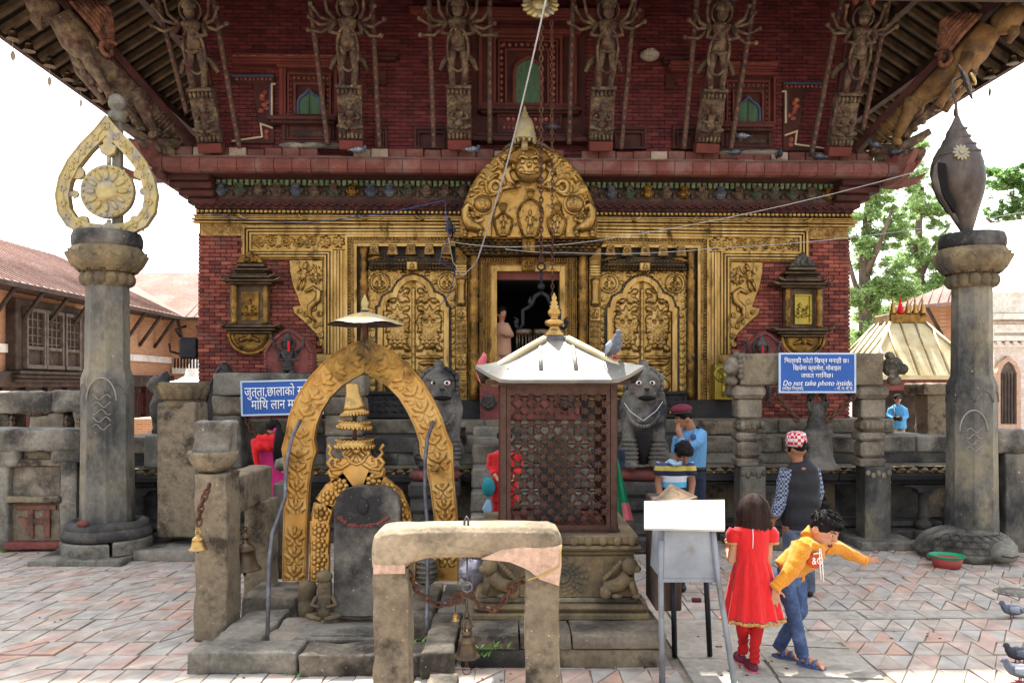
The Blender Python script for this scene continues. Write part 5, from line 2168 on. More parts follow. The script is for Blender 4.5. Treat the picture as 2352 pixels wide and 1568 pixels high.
for i in range(nx):
 for j in range(ny):
  x0=-13+i*CWX+.03*math.sin(j*1.7)
  y0=1.8+j*CWY
  x0+=(y0-6)*(-.01 if x0<0 else .03)
  cxx,cyy=x0+CWX/2,y0+CWY/2
  if blocked(cxx,cyy):
   continue
  ys=rd.uniform(-.012,.012)
  q=[Vector((x0,y0+ys,0)),Vector((x0+CWX,y0+ys,0)),Vector((x0+CWX,y0+CWY+ys,0)),Vector((x0,y0+CWY+ys,0))]
  t=rd.random()
  if t<.9:
   tris.append([q[0],q[1],q[2]])
   tris.append([q[0],q[2],q[3]])
  else:
   tris.append(q)
def tile_mesh(poly):
 n=len(poly)
 c=sum(poly,Vector())/n
 h=rd.uniform(-.004,.005)
 tx,ty_=rd.uniform(-.014,.014),rd.uniform(-.016,.016)
 top,bot=[],[]
 for p in poly:
  d=p-c
  p2=c+d*(1-.009/max(.05,d.length))
  p2=p2+Vector((rd.uniform(-.006,.006),rd.uniform(-.006,.006),0))
  z_=h+(p2-c).x*tx+(p2-c).y*ty_
  bot.append((p2.x,p2.y,-.03))
  top.append((p2.x,p2.y,z_))
 edge=[(c.x+(x-c.x)*.95,c.y+(y-c.y)*.95,z_+.004)for x,y,z_ in top]
 vs=bot+top+edge
 fs=[tuple(2*n+i for i in range(n))]
 for i in range(n):
  j=(i+1)%n
  fs+=[(i,j,n+j,n+i),(n+i,n+j,2*n+j,2*n+i)]
 return vs,fs,c
def seen(c):
 px=CX+c.x/c.y*FP
 py=HY+EYE/c.y*FP
 return 0<=px<=2352 and py<1575 and c.y>1
vis,far=[],[]
for t in tris:
 vs,fs,c=tile_mesh(t)
 px=CX+c.x/max(.5,c.y)*FP
 hid=440<px<1520 and c.y>5.3
 (vis if seen(c)and not hid else far).append((c.y,vs,fs,c))
vis.sort(key=lambda q:q[0])
for k,(yy,vs,fs,c)in enumerate(vis[:300]):
 m=M().add([(x-c.x,y-c.y,z_)for x,y,z_ in vs],fs)
 o=m.build('paving_tile',G['tile'],court,local=True)
 o.location=(c.x,c.y,0)
m=M()
for yy,vs,fs,c in vis[300:]+far:
 m.add(vs,fs)
stuff(m.build('paving_tiles',G['tile'],court))
slabs=[[(1.22,4.05),(1.8,4.05),(1.75,5.0),(1.22,5.1)],[(1.22,5.12),(1.76,5.03),(1.82,6.0),(1.22,6.05)],[(1.22,6.07),(1.9,6.02),(1.95,7.05),(1.22,7.05)],[(1.83,4.05),(2.4,4.05),(2.46,4.9),(1.79,4.95)],[(1.79,4.97),(2.46,4.92),(2.53,5.6),(1.82,5.66)],[(1.83,5.68),(2.53,5.63),(2.58,6.25),(1.86,6.35)],[(1.87,6.37),(2.56,6.28),(2.33,6.85),(1.98,7.03)]]
for k,s_ in enumerate(slabs):
 c=Vector((sum(p[0]for p in s_)/4,sum(p[1]for p in s_)/4))
 m=M()
 pz=[(p[0],p[1])for p in s_]
 n=len(pz)
 vs=[(x,y,-.03)for x,y in pz]+[(x,y,.008+rd.uniform(-.003,.003))for x,y in pz]
 m.add(vs,[tuple(n+i for i in range(n))]+[(i,(i+1)%n,n+(i+1)%n,n+i)for i in range(n)])
 m.build('paving_slab',G['concrete'],court)
x=2.32
while x<7.5:
 l=rd.uniform(.35,.8)
 yb=BANDY[0]+(x-2.3)*.03
 m=M().box((x+l/2,yb+.125,-.005),(l-.012,.235,.03+rd.uniform(0,.012)),.006,jit=.004,rnd=rd)
 m.build('kerb_slab',G['concrete'],court)
 x+=l

# ------------------------------------------------------------------ helpers for things standing in the court
def PB_(m,px0,px1,py0,py1,Y,dep,ch=.01):
 a,b=at(px0,py1,Y),at(px1,py0,Y)
 return m.bx(a.x,b.x,Y,Y+dep,a.z,b.z,ch)
def RK(m,px0,px1,py0,py1,Y,dep,seed=1,amp=.02,rnd_=.2,seg=9,sc=5.0,**k):
 a,b=at(px0,py1,Y),at(px1,py0,Y)
 return rock(m,((a.x+b.x)/2,Y+dep/2,(a.z+b.z)/2),(b.x-a.x,dep,b.z-a.z),seed,seg,amp,sc,rnd_,**k)
def petals(m,c,r0,z0,r1,z1,n,w,th=.02,off=0.0):
 """ring of pointed lotus petals from (r0, z0) to the tips (r1, z1)"""
 for k in range(n):
  a=2*PI*(k+off)/n
  X=Matrix.Translation(Vector(c))@Matrix.Rotation(a,4,'Z')
  vs=[]
  for t,ww in ((0,.75),(.35,1),(.7,.8),(1,.05)):
   r=r0+(r1-r0)*t**.7
   z=z0+(z1-z0)*t
   for q in (-1,-.5,0,.5,1):
    an=q*ww*w
    vs.append((r*math.cos(an)+th*(1-q*q),r*math.sin(an),z))
  m.add(vs,[(i*5+j,i*5+j+1,i*5+j+6,i*5+j+5)for i in range(3)for j in range(4)],X,True)
 return m
def bell_mesh(h,r):
 """bell profile of height h, mouth radius r"""
 return [(r*.94,0),(r,.015*h),(r*.97,.05*h),(r*.82,.13*h),(r*.7,.26*h),(r*.64,.45*h),(r*.6,.62*h),(r*.64,.64*h),(r*.6,.67*h),(r*.5,.78*h),(r*.3,.86*h),(r*.2,.88*h),(r*.24,.92*h),(r*.14,.96*h),(.001,h)]
def chain(m,pts,link=.06,r=.008):
 pts=[Vector(p)for p in pts]
 d=0
 k=0
 for i in range(len(pts)-1):
  a,b=pts[i],pts[i+1]
  n=max(1,round((b-a).length/(link*.75)))
  for j in range(n):
   c=a.lerp(b,(j+.5)/n)
   t=(b-a).normalized()
   u=Vector((0,1,0))if abs(t.y)<.8 else Vector((1,0,0))
   s=t.cross(u).normalized()
   if k%2:
    s=t.cross(s).normalized()
   k+=1
   m.tube([c+t*(link*.5*math.cos(q))+s*(link*.27*math.sin(q))for q in [PI*2*e/8 for e in range(8)]],r,5,closed=True)
 return m
rd=random.Random(5)
def pillar(name,label,cx,Y,zb,prof,ztop,rl,rdsc,mat_,group):
 t=thing(name,label,'pillar',(cx,Y,0),group)
 m=M().lathe(prof,8,(cx,Y,0),smooth=False,a0=PI/8)
 m.build('shaft',mat_,t)
 m=M()
 for k in range(8):
  a=PI/4*k+PI/2
  X=Matrix.Translation((cx,Y,0))@Matrix.Rotation(a,4,'Z')
  rr=prof[2][0]*.924
  z1=prof[2][1]-.04
  m.tube([Vector((rr*.38*math.cos(q),-rr-.002,z1-.15+.13*math.sin(q)))for q in [PI*e/8 for e in range(9)]],.008,5,T=X)
  r2=prof[4][0]*.924
  m.tube([Vector((r2*.34*math.cos(q),-r2+.004,prof[4][1]-.7+.12*math.sin(q)))for q in [PI*e/8 for e in range(9)]],.007,5,T=X)
 m.build('carved_arches',mat_,t)
 z=ztop
 m=M().lathe([(rl*.6,z),(rl*.6,z+.16)],24,(cx,Y,0))
 for k in range(13):
  a=2*PI*k/13
  m.ball((cx+rl*.56*math.cos(a),Y+rl*.56*math.sin(a),z+.08),(rl*.17,rl*.17,.085),9,7)
 m.build('bulb_ring',G['stone_lotus'],t)
 m=M().lathe([(rl*.55,z+.15),(rl*.8,z+.19),(rl*.95,z+.26),(rl*.98,z+.33),(rl*.94,z+.41),(rl*.84,z+.47)],32,(cx,Y,0))
 petals(m,(cx,Y,0),rl*.66,z+.16,rl*.98,z+.37,12,.25,.04)
 petals(m,(cx,Y,0),rl*.84,z+.22,rl*.96,z+.4,12,.22,.03,.5)
 for k in range(12):
  for q in (-1,1):
   a=2*PI*k/12
   pts=[]
   for t_,w_ in ((0,.19),(.35,.25),(.7,.19),(1,0)):
    r=(rl*.66+rl*.32*t_**.7)+.016
    pts.append((cx+r*math.cos(a+q*w_),Y+r*math.sin(a+q*w_),z+.16+.21*t_))
   m.tube(pts,.012,5)
 m.build('lotus_capital',G['stone_lotus'],t)
 m=M().lathe([(rdsc,z+.44),(rdsc*1.03,z+.5),(rdsc*1.03,z+.56),(rdsc*.97,z+.62),(rdsc*.8,z+.635)],28,(cx,Y,0))
 m.build('capital_disc',G['lion'],t)
 return t

# ---- wheel pillar on the left
YW=9.7
cxw=at(247,0,YW).x
wheel=pillar('wheel_pillar','tall stone pillar on the left carrying a pale gilt pointed wheel emblem',cxw,YW,0,[(.30,.38),(.285,1.3),(.285,2.08),(.245,2.2),(.235,3.12),(.235,3.2)],3.16,.425,.375,G['stone_pillar'],'stone pillars with emblems')
m=M()
rock(m,(cxw-.1,YW-.1,.03),(1.05,.95,.08),2,9,.02,5,.4)
m.build('footing_slab',G['stone_grey'],wheel)
for a0,a1,dz in ((-168,-62,0),(-58,20,.02),(24,188,.01)):
 m=M()
 pts=[(cxw+.5*math.cos(R(a)),YW+.5*math.sin(R(a)))for a in np.linspace(a0,a1,12)]
 pts+=[(cxw+.1*math.cos(R(a)),YW+.1*math.sin(R(a)))for a in np.linspace(a1,a0,6)]
 m.prismz(pts,.06+dz,.22+dz,.02)
 m.build('drum_stone',G['stone_grey'],wheel)
m=M().lathe([(.49,.24),(.5,.29),(.47,.35),(.4,.38),(.3,.39)],26,(cxw,YW,0),smooth=True)
m.tube([(cxw+.39*math.cos(a),YW+.39*math.sin(a),.37+.01*math.sin(a*5))for a in np.linspace(0,2*PI,29)[:-1]],.07,8,closed=True)
m.build('coiled_base',G['stone_dark'],wheel)
rock(M(),(cxw-.08,YW-.4,.45),(.12,.1,.06),3,5,.01,9,.8).build('smeared_pebble',G['red_stone'],wheel)
m=M()
q=at(232,940,YW-.29)
yq=YW-.285
m.tube([(q.x+.17*math.cos(a),yq,q.z+.1+.26*math.sin(a))for a in np.linspace(0,PI,14)],.008,4)
for k in range(5):
 m.tube([(q.x-.1+.011*i,yq,q.z-.2+.085*k+.03*math.sin(i*.42+k*2))for i in range(20)],.0045,4)
m.build('chalk_drawing',G['chalk'],wheel)
YE=YW-.05
sE=YE/FP
def E(px,py):
 p=at(px,py,YE)
 return (p.x,p.z)
ring=[(247,268),(222,300),(190,332),(160,370),(140,410),(132,450),(138,490),(158,520),(195,540),(247,546)]
ring=ring+[(495-x,y)for x,y in ring[-2:0:-1]]
rp=[E(*p)for p in ring]
m=M().band(rp,.02*0,28*sE,-.045+YE,YE+.045,closed=True)
em=m.build('wheel_emblem',G['gold_pale'],wheel)
m=M()
n_=len(rp)
for i in range(n_):
 p,q=Vector(rp[i]),Vector(rp[(i+1)%n_])
 e=(q-p)
 nn=Vector((-e.y,e.x)).normalized()
 k=max(1,int(e.length/.11))
 for j in range(k):
  c=p+e*((j+.5)/k)+nn*(14*sE)
  m.torus((c.x,YE-.05,c.y),.028,.01,10,5)
  m.tube([(c.x+nn.x*.05,YE-.047,c.y+nn.y*.05),(c.x+e.normalized().x*.05,YE-.055,c.y+e.normalized().y*.05),(c.x-nn.x*.05,YE-.047,c.y-nn.y*.05)],.008,4)
for w_ in (.004,28*sE-.008):
 m.tube([(Vector(rp[i]).x,YE-.045,Vector(rp[i]).y)for i in range(n_)]if w_<.01 else [(E(*p)[0]*.86+E(247,430)[0]*.14,YE-.045,E(*p)[1]*.86+E(247,430)[1]*.14)for p in ring],.012,5,closed=True)
m.build('ring_flowers',G['gold_pale'],em)
m=M()
c=Vector((E(250,442)[0],YE-.02,E(250,442)[1]))
X=Matrix.Translation(c)@Matrix.Rotation(PI/2,4,'X')
rW=61*sE
m.lathe([(rW,-.04),(rW,.03),(rW*.93,.045),(rW*.88,.03),(rW*.4,.04),(rW*.36,.07),(rW*.2,.09),(0,.095)],32,T=X)
for k in range(12):
 m.ball((math.cos(k*PI/6)*rW*.6,math.sin(k*PI/6)*rW*.6,.035),(rW*.22,rW*.11,.03),8,5,T=X,rot=Matrix.Rotation(k*PI/6,4,'Z'))
for k in range(24):
 m.ball((math.cos(k*PI/12)*rW*.9,math.sin(k*PI/12)*rW*.9,.035),(rW*.06,rW*.06,.03),6,4,T=X)
m.build('wheel_disc',G['gold_pale'],em)
m=M()
leafp=[(0,-.02),(.07,.02),(.1,.1),(.05,.12),(.07,.2),(0,.27),(-.07,.2),(-.05,.12),(-.1,.1),(-.07,.02)]
for px,py,rot,k in ((250,358,0,1.1),(250,512,180,.8),(192,405,-60,.8),(311,405,60,.8),(199,500,-140,.75),(304,500,140,.75),(180,446,-90,.5),(322,440,90,.5)):
 x,z=E(px,py)
 T=Matrix.Translation((x,YE,z))@Matrix.Rotation(R(rot),4,'Y')@Matrix.Scale(k,4)
 m.prism(leafp,-.03,.03,.01,T=T)
for a,b in (((250,345),(250,385)),((196,412),(212,415)),((305,412),(290,415)),((250,505),(250,520))):
 m.tube([(E(*a)[0],YE,E(*a)[1]),(E(*b)[0],YE,E(*b)[1])],.025,6)
m.build('leaf_spokes',G['gold_pale'],em)
m=M()
x,z=E(267,545)
PB_(m,256,276,262,548,YE+.06,.1,.01)
c=at(269,262,YE+.1)
m.lathe([(.085,-.1),(.1,-.05),(.1,.0),(.07,.03),(.06,.045),(.09,.08),(.1,.13),(.085,.19),(.04,.225),(0,.23)],14,(c.x,YE+.1,c.z))
m.build('backing_post',G['stone_grey'],em)

# ---- conch pillar on the right
YC=9.75
cxc=at(2232,0,YC).x
conch=pillar('conch_pillar','tall stone pillar on the right carrying a dark metal conch shell',cxc,YC,0,[(.285,.3),(.27,1.3),(.275,2.0),(.225,2.12),(.215,3.14),(.21,3.2)],3.15,.405,.35,G['stone_pillar'],'stone pillars with emblems')
m=M()
sC=YC/FP
pr=[(0,262),(5,268),(12,286),(20,300),(22,303),(27,318),(30,322),(38,336),(41,341),(50,356),(57,376),(60,398),(58,420),(51,444),(41,468),(30,494),(20,516),(13,532)]
vs,fs=[],[]
nS=22
for k,(r,y)in enumerate(pr):
 o=at(2198+max(0,y-400)*.17,y,YC)
 for i in range(nS):
  a=2*PI*i/nS
  tw=(y-262)/14*.0
  g_=1+(.05 if y<345 else .02)*math.cos(a+y*.3)
  vs.append((o.x+r*sC*math.cos(a)*g_,YC+r*sC*.8*math.sin(a)*g_,o.z))
for k in range(len(pr)-1):
 for i in range(nS):
  j=(i+1)%nS
  fs.append((k*nS+i,(k+1)*nS+i,(k+1)*nS+j,k*nS+j))
m.add(vs,fs,None,True)
for k,y in enumerate((301,320,339,356)):
 r=(21,29,40,50)[k]*sC
 o=at(2198,y,YC)
 m.tube([(o.x+r*math.cos(a),YC+r*.8*math.sin(a),o.z+.03*math.cos(a))for a in np.linspace(0,2*PI,21)[:-1]],.014,5,closed=True)
sh=m.build('conch_shell',G['copper_dark'],conch)
m=M()
yf=YC-.27
op=[(2156,372),(2149,392),(2150,418),(2158,440),(2172,462),(2184,480),(2176,452),(2166,424),(2161,396)]
m.prism([(at(x,y,yf).x,at(x,y,yf).z)for x,y in [(2158,372),(2156,400),(2158,425),(2172,455),(2196,488),(2180,440),(2176,405),(2174,376)]],YC-.262,YC-.1)
m.build('shell_mouth',G['void'],sh)
m=M()
m.tube([at(x,y,YC-.24+.1*abs(y-420)/110)for x,y in ((2160,368),(2150,385),(2147,410),(2152,432),(2164,455),(2180,480),(2196,505),(2206,528))],[.02,.035,.04,.04,.035,.03,.025,.012],7)
m.build('shell_lip',G['copper_dark'],sh)
m=M()
c=at(2208,350,YC-.22)
X=Matrix.Translation(c)@Matrix.Rotation(R(80),4,'X')
for k in range(12):
 m.ball((math.cos(k*PI/6)*.06,math.sin(k*PI/6)*.06,.0),(.045,.02,.014),7,4,T=X,rot=Matrix.Rotation(k*PI/6,4,'Z'))
m.ball((0,0,.01),(.03,.03,.015),8,4,T=X)
m.build('gilt_flower',G['gold_pale'],sh)
m=M()
m.tube([at(x,y,YC)for x,y in ((2197,268),(2196,240),(2193,222),(2185,205),(2190,186),(2205,178),(2215,182))],[.02,.016,.016,.018,.018,.016,.014],7)
m.build('hook',G['copper_dark'],sh)
m=M()
c=at(2224,186,YC-.02)
X=Matrix.Translation(c)@Matrix.Rotation(R(68),4,'Y')@Matrix.Rotation(R(30),4,'X')
for k in range(14):
 a=k*2*PI/14
 m.ball((math.cos(a)*.14,math.sin(a)*.14,-.03),(.09,.035,.015),7,4,T=X,rot=Matrix.Rotation(a,4,'Z'))
m.lathe([(.14,-.03),(.12,.0),(.05,.02),(0,.025)],16,T=X)
m.build('metal_flower',G['copper_dark'],sh)
m=M().ball((0,0,.05),(.085,.085,.03),10,6,T=X)
m.build('flower_boss',G['brass'],sh)
m=M()
q=at(2238,1010,YC-.28)
m.tube([(q.x+.16*math.cos(a),YC-.268,q.z+.1+.24*math.sin(a))for a in np.linspace(0,PI,12)],.008,4)
for k in range(4):
 m.tube([(q.x-.08+.01*i,YC-.268,q.z-.1+.07*k+.025*math.sin(i*.45+k*2))for i in range(18)],.0045,4)
m.build('chalk_drawing',G['chalk'],conch)

# ---- stone turtle under the conch pillar
tu=thing('stone_turtle','carved grey stone turtle lying under the right hand conch pillar','statue',(cxc,YC-.1,0))
m=M()
a,b=at(2120,1275,9.6),at(2330,1205,9.6)
cx=(a.x+b.x)/2
m.ball((cx,YC-.05,.1),(.54,.5,.27),26,14)
m.ball((cx,YC-.05,.08),(.57,.53,.1),26,8)
hp=at(2300,1262,9.25)
m.tube([(cx+.35,YC-.35,.14),(hp.x-.02,9.32,.13),(hp.x,9.2,.12)],[.13,.12,.1],10)
m.ball((hp.x,9.2,.125),(.15,.15,.1),12,8)
for dx,dy in ((-.1,-.42),(-.45,-.25)):
 m.ball((cx+dx,YC+dy-.05,.05),(.14,.1,.06),8,5)
remesh(m,.022,'body',G['stone_grey'],tu,3)
m=M()
for i in range(-4,5):
 for j in range(0,4):
  u,v=(i+.5*(j%2))*.27,j*.25-.05
  x,z_=math.sin(u)*.54*math.cos(v),.1+math.sin(v)*.27
  pts=[]
  for k in range(6):
   a=PI/3*k+PI/6
   uu,vv_=u+.125*math.cos(a),v+.14*math.sin(a)
   pts.append((cx+.548*math.sin(uu)*math.cos(vv_),YC-.05-.508*math.cos(uu)*math.cos(vv_),.1+.274*math.sin(vv_)))
  m.tube(pts,.007,4,closed=True)
m.build('shell_scutes',G['stone_grey'],tu)
m=M()
m.tube([(hp.x-.1,9.075,.13),(hp.x,9.05,.115),(hp.x+.1,9.08,.13)],.006,4)
m.build('mouth_line',G['stone_black'],tu)

# ---- plastic bowls beside it
c=at(2175,1270,9.1)
bw=thing('plastic_bowls','green plastic bowl nested in a red basin beside the stone turtle','bowl',(c.x,9.1,0))
M().lathe([(.12,0),(.135,.01),(.165,.11),(.16,.11)],22,(c.x,9.1,0)).build('red_basin',G['plastic_red'],bw)
M().lathe([(.12,.06),(.17,.135),(.185,.14),(.178,.13),(.12,.05),(0,.045)],22,(c.x,9.1,0)).build('green_bowl',G['plastic_green'],bw)

# ---- short pillar with a lotus bowl
YP=10.0
c=at(420,1262,YP)
t=thing('short_pillar','short square stone pillar with a carved lotus bowl on top','pillar',(c.x,YP,0))
s5=YP/FP
rock(M(),(c.x,YP,1.0),(86*s5,.42,1.6),5,12,.014,4,.12).build('shaft',G['stone_warm'],t)
m=M().lathe([(.2,1.72),(.24,1.75),(.24,1.79),(.2,1.83)],32,(c.x,YP,0),lob=(14,.1,1.73,1.8))
m.build('collar',G['stone_lotus'],t)
m=M().lathe([(.2,1.83),(.26,1.88),(.275,1.96),(.28,2.03),(.25,2.04),(.1,2.0)],28,(c.x,YP,0))
petals(m,(c.x,YP,0),.225,1.84,.29,2.0,14,.22,.03)
m.build('lotus_bowl',G['stone_lotus'],t)
rock(M(),(c.x+.04,YP-.15,.06),(.75,.9,.12),6,8,.015,5,.2).build('footing_slab',G['stone_grey'],t)

# ---- broken stone niche wall at far left
YL=9.95
t=thing('niche_wall','low ruined stone niche wall at far left with a red relief sign','wall',(at(90,0,YL).x,YL,0))
RK(M(),-60,18,1060,1268,YL,.5,3,.02,.12).build('upright_stone',G['stone_grey'],t)
RK(M(),138,176,1060,1262,YL,.5,4,.02,.15).build('upright_stone',G['stone_grey'],t)
RK(M(),168,193,1048,1260,YL+.1,.4,5,.015,.15).build('upright_stone',G['wood'],t)
RK(M(),-60,192,986,1036,YL-.04,.55,6,.03,.3).build('lintel_stone',G['stone_grey'],t)
RK(M(),-60,40,1028,1070,YL-.02,.5,7,.03,.3).build('lintel_end',G['stone_grey'],t)
RK(M(),118,192,1028,1062,YL-.02,.5,8,.03,.3).build('lintel_end',G['stone_grey'],t)
PB_(M(),16,140,1036,1066,YL+.1,.3).build('panel_stone',G['stone_warm'],t)
RK(M(),22,138,1055,1070,YL+.02,.3,9,.01,.3).build('panel_ledge',G['stone_warm'],t)
PB_(M(),18,139,1070,1142,YL+.1,.3).build('panel_stone',G['stone'],t)
RK(M(),14,139,1140,1154,YL-.02,.3,10,.01,.3).build('panel_ledge',G['stone_warm'],t)
PB_(M(),17,139,1154,1250,YL+.1,.3).build('panel_stone',G['stone_warm'],t)
RK(M(),8,142,1246,1262,YL-.06,.4,11,.01,.3).build('sill_stone',G['red_stone'],t)
m=M()
for q in ([(36,1159),(128,1159),(128,1170),(36,1170)],[(62,1170),(76,1170),(76,1234),(69,1236),(40,1186),(62,1190)],[(99,1170),(114,1170),(114,1234),(99,1234)],[(76,1190),(99,1190),(99,1203),(76,1203)]):
 m.prism([(at(x,y,YL+.07).x,at(x,y,YL+.07).z)for x,y in q],YL+.07,YL+.11,.006)
m.build('relief_sign',G['red_relief'],t)
t=thing('old_stone_wall','weathered stone wall with notched openings behind the niche wall','wall',(at(90,0,11.6).x,11.6,0))
RK(M(),-70,118,900,950,11.5,.5,12,.03,.25).build('coping_stone',G['stone_grey'],t)
RK(M(),116,194,898,946,11.5,.5,13,.03,.25).build('coping_stone',G['stone_grey'],t)
for k,(a,b,c_,d)in enumerate(((-70,20,948,1000),(66,120,955,1000),(108,146,948,1000),(168,196,940,1000),(-70,198,998,1100))):
 RK(M(),a,b,c_,d,11.55,.4,14+k,.02,.2).build('wall_stone',G['stone'],t)
for k,px in enumerate((26,152,184)):
 c=at(px,1000,11.3)
 m=standing(M(),Matrix.Translation(c),.26,0,False,True,random.Random(px))
 m.lathe([(.08,-.35),(.08,-.02),(.09,0)],8,tuple(c))
 tag(m.build('attendant_statue',G['bronze']),('small bronze attendant figure in the first opening of the old wall','small bronze attendant in the middle opening of the old wall','small bronze attendant beside the wheel pillar on the old wall')[k],'statue','bronze attendants on the old wall')

# ---- rearing horned beast
YB=11.6
c=at(362,1000,YB)
t=thing('beast_statue','dark stone horned beast with open jaws rearing on a post','statue',(c.x,YB,0))
m=M()
def b3(px,py,dy=0):
 return at(px,py,YB+dy)
m.tube([b3(370,1010),b3(366,965),b3(366,935),b3(374,905),b3(376,880),b3(366,868)],[.1,.1,.14,.12,.09,.1],9)
m.tube([b3(368,872),b3(352,880),b3(340,890)],[.1,.08,.05],8)
m.tube([b3(364,884),b3(352,894),b3(345,898)],[.07,.05,.03],7)
m.tube([b3(372,866),b3(382,856),b3(389,868)],[.05,.05,.02],6)
for d in (-.1,.1):
 m.tube([b3(364,920,d),b3(352,930,d),b3(353,945,d)],[.06,.05,.05],6)
 m.ball(b3(360,948,d),(.1,.08,.13),8,6)
remesh(m,.02,'body',G['stone_dark'],t,3)
M().box((c.x+.03,YB,.8),(.16,.2,1.2),.02).build('post',G['stone_dark'],t)
c=at(407,1060,11.2)
o=M()
RK(o,330,384,1000,1075,10.9,.5,31,.02,.15)
tag(o.build('stone_block',G['stone_grey']),'squared grey stone block under the horned beast beside the short pillar','stone block')

# ---- steles
def stele(name,label,px0,px1,py0,py1,Y,material,fig,fm):
 t=thing(name,label,'stele',(at((px0+px1)/2,0,Y).x,Y,at(0,py1,Y).z))
 cx,w,h=(px0+px1)/2,px1-px0,py1-py0
 o=[(px0,py1),(px0-2,py1-h*.5),(px0+w*.14,py1-h*.75),(px0+w*.38,py1-h*.95),(cx,py0),(px1-w*.38,py1-h*.95),(px1-w*.14,py1-h*.75),(px1+2,py1-h*.5),(px1,py1)]
 pp=[(at(x,y,Y).x,at(x,y,Y).z)for x,y in o]
 M().prism(pp,Y-.06,Y+.14,.03).build('slab',material,t)
 m=M()
 for i in range(len(pp)-1):
  for j in range(7):
   q=Vector(pp[i]).lerp(Vector(pp[i+1]),j/7)
   q=q.lerp(Vector((at(cx,0,Y).x,at(0,py1-h*.4,Y).z)),.08)
   m.ball((q.x,Y-.065,q.y),.025,5,4)
 m.build('beaded_edge',material,t)
 if fig:
  b=at(cx-2,py1,Y-.1)
  m=standing(M(),Matrix.Translation(b+Vector((0,0,-.35*h*Y/FP))),h*Y/FP*1.15,1,False,True,random.Random(4))if fig==1 else seated(M(),Matrix.Translation(b),h*Y/FP*.8)
  m.build('figure',fm,t)
  q=at(cx-2,py0+h*.38,Y-.24)
  M().box(tuple(q),(.03,.02,.14),.004).build('red_mark',G['red_paint'],t)
 return t
stele('red_stele','red smeared stone stele with a four armed figure above the blue shoe sign',610,720,754,862,11.1,G['red_stone'],1,G['stone_dark'])
stele('plain_stele','plain grey pointed stele behind the stone block frame on the left',474,552,832,1010,11.35,G['stone_dark'],0,None)
stele('red_stele','red smeared stele with a dark face showing above the right stone lintel',1700,1808,760,880,11.6,G['red_stone'],1,G['stone_dark'])

# ------------------------------------------------------------------ lettering
def stamp(body,size,x0,x1,y,z_of,material,parent,name='lettering',shear=0.0,halves=None):
 """flat raised letters fitted between x0 and x1 on the plane y, baseline at z_of"""
 cu=bpy.data.curves.new(name,'FONT')
 cu.body=body
 cu.size=size
 cu.shear=shear
 cu.resolution_u=3
 cu.extrude=.004
 o=bpy.data.objects.new(name,cu)
 COL.objects.link(o)
 dg=bpy.context.evaluated_depsgraph_get()
 me=bpy.data.meshes.new_from_object(o.evaluated_get(dg))
 bpy.data.objects.remove(o)
 co=np.empty(len(me.vertices)*3)
 me.vertices.foreach_get('co',co)
 co=co.reshape(-1,3)
 a,b=co[:,0].min(),co[:,0].max()
 k=(x1-x0)/(b-a)
 off=wloc(parent)
 out=np.stack([x0+(co[:,0]-a)*k-off.x,y-.003+co[:,2]-off.y,z_of+co[:,1]*1.0-off.z],1)
 me.vertices.foreach_set('co',out.reshape(-1))
 me.materials.clear()
 me.materials.append(material)
 me.update()
 return link(name,me,parent)
def sign(name,label,px0,px1,py0,py1,Y,lines,tilt=0.0):
 a,b=at(px0,py1,Y),at(px1,py0,Y)
 t=thing(name,label,'sign',((a.x+b.x)/2,Y,a.z))
 M().bx(a.x,b.x,Y,Y+.02,a.z,b.z,.004).build('panel',G['sign_blue'],t)
 e=.022
 m=M()
 m.bx(a.x-e,b.x+e,Y-.006,Y+.022,b.z,b.z+e)
 m.bx(a.x-e,b.x+e,Y-.006,Y+.022,a.z-e,a.z)
 m.bx(a.x-e,a.x,Y-.006,Y+.022,a.z,b.z)
 m.bx(b.x,b.x+e,Y-.006,Y+.022,a.z,b.z)
 m.build('rim',G['sign_edge'],t)
 for body,x0,x1,yb,h,sh in lines:
  stamp(body,h*Y/FP,at(x0,0,Y).x,at(x1,0,Y).x,Y-.004,at(0,yb,Y).z,G['sign_white'],t,'lettering',sh)
 return t
sign('notice_sign','blue notice sign on the right stone lintel saying do not take photo inside',1793,1962,814,898,10.12,[('िभत्रकी फोटो िखच्न मनाहीं छ।',1801,1948,833,14.5,0),('िखचेमा क्यामेरा, मोबाइल',1821,1931,850,14.5,0),('जफत गरिनेछ।',1839,1912,867,14.5,0),('Do not take photo inside.',1798,1958,885,17,.25),('(मिन्दर िभत्रको)',1797,1844,895,10,0),('– चाँ. ना. वि. स.',1916,1958,895,10,0)])
sl_=sign('shoe_sign','blue sign with white script about shoes half hidden by the gilt arch',558,739,876,949,10.55,[('जुत्ता,छालाको सामान',563,736,908,31,0),('मािथ लान मनाही छ',578,732,938,31,0)])
sl_.rotation_euler=(0,R(-1.5),0)

# ------------------------------------------------------------------ stone frame behind the shoe sign
YF=10.75
t=thing('stone_portal','heavy frame of stacked stone blocks standing behind the shoe sign','stone frame',(at(650,0,YF).x,YF,.85))
for k,(a,b,c,d)in enumerate(((488,716,857,908),(716,836,862,910),(487,556,909,952),(487,552,953,1076),(742,834,911,950),(745,832,951,1000),(748,828,1001,1076))):
 RK(M(),a,b,c,d,YF,.42,40+k,.018,.18).build('block',G['stone']if k%3 else G['stone_grey'],t)
m=chain(M(),[at(560,945,YF),at(575,985,YF-.05),at(605,1012,YF-.1),at(648,1022,YF-.1),at(690,1012,YF-.1),at(722,985,YF-.05),at(742,940,YF)],.09,.016)
tag(m.build('chain',G['iron']),'rusty sagging chain hung in the stone frame under the shoe sign','chain')

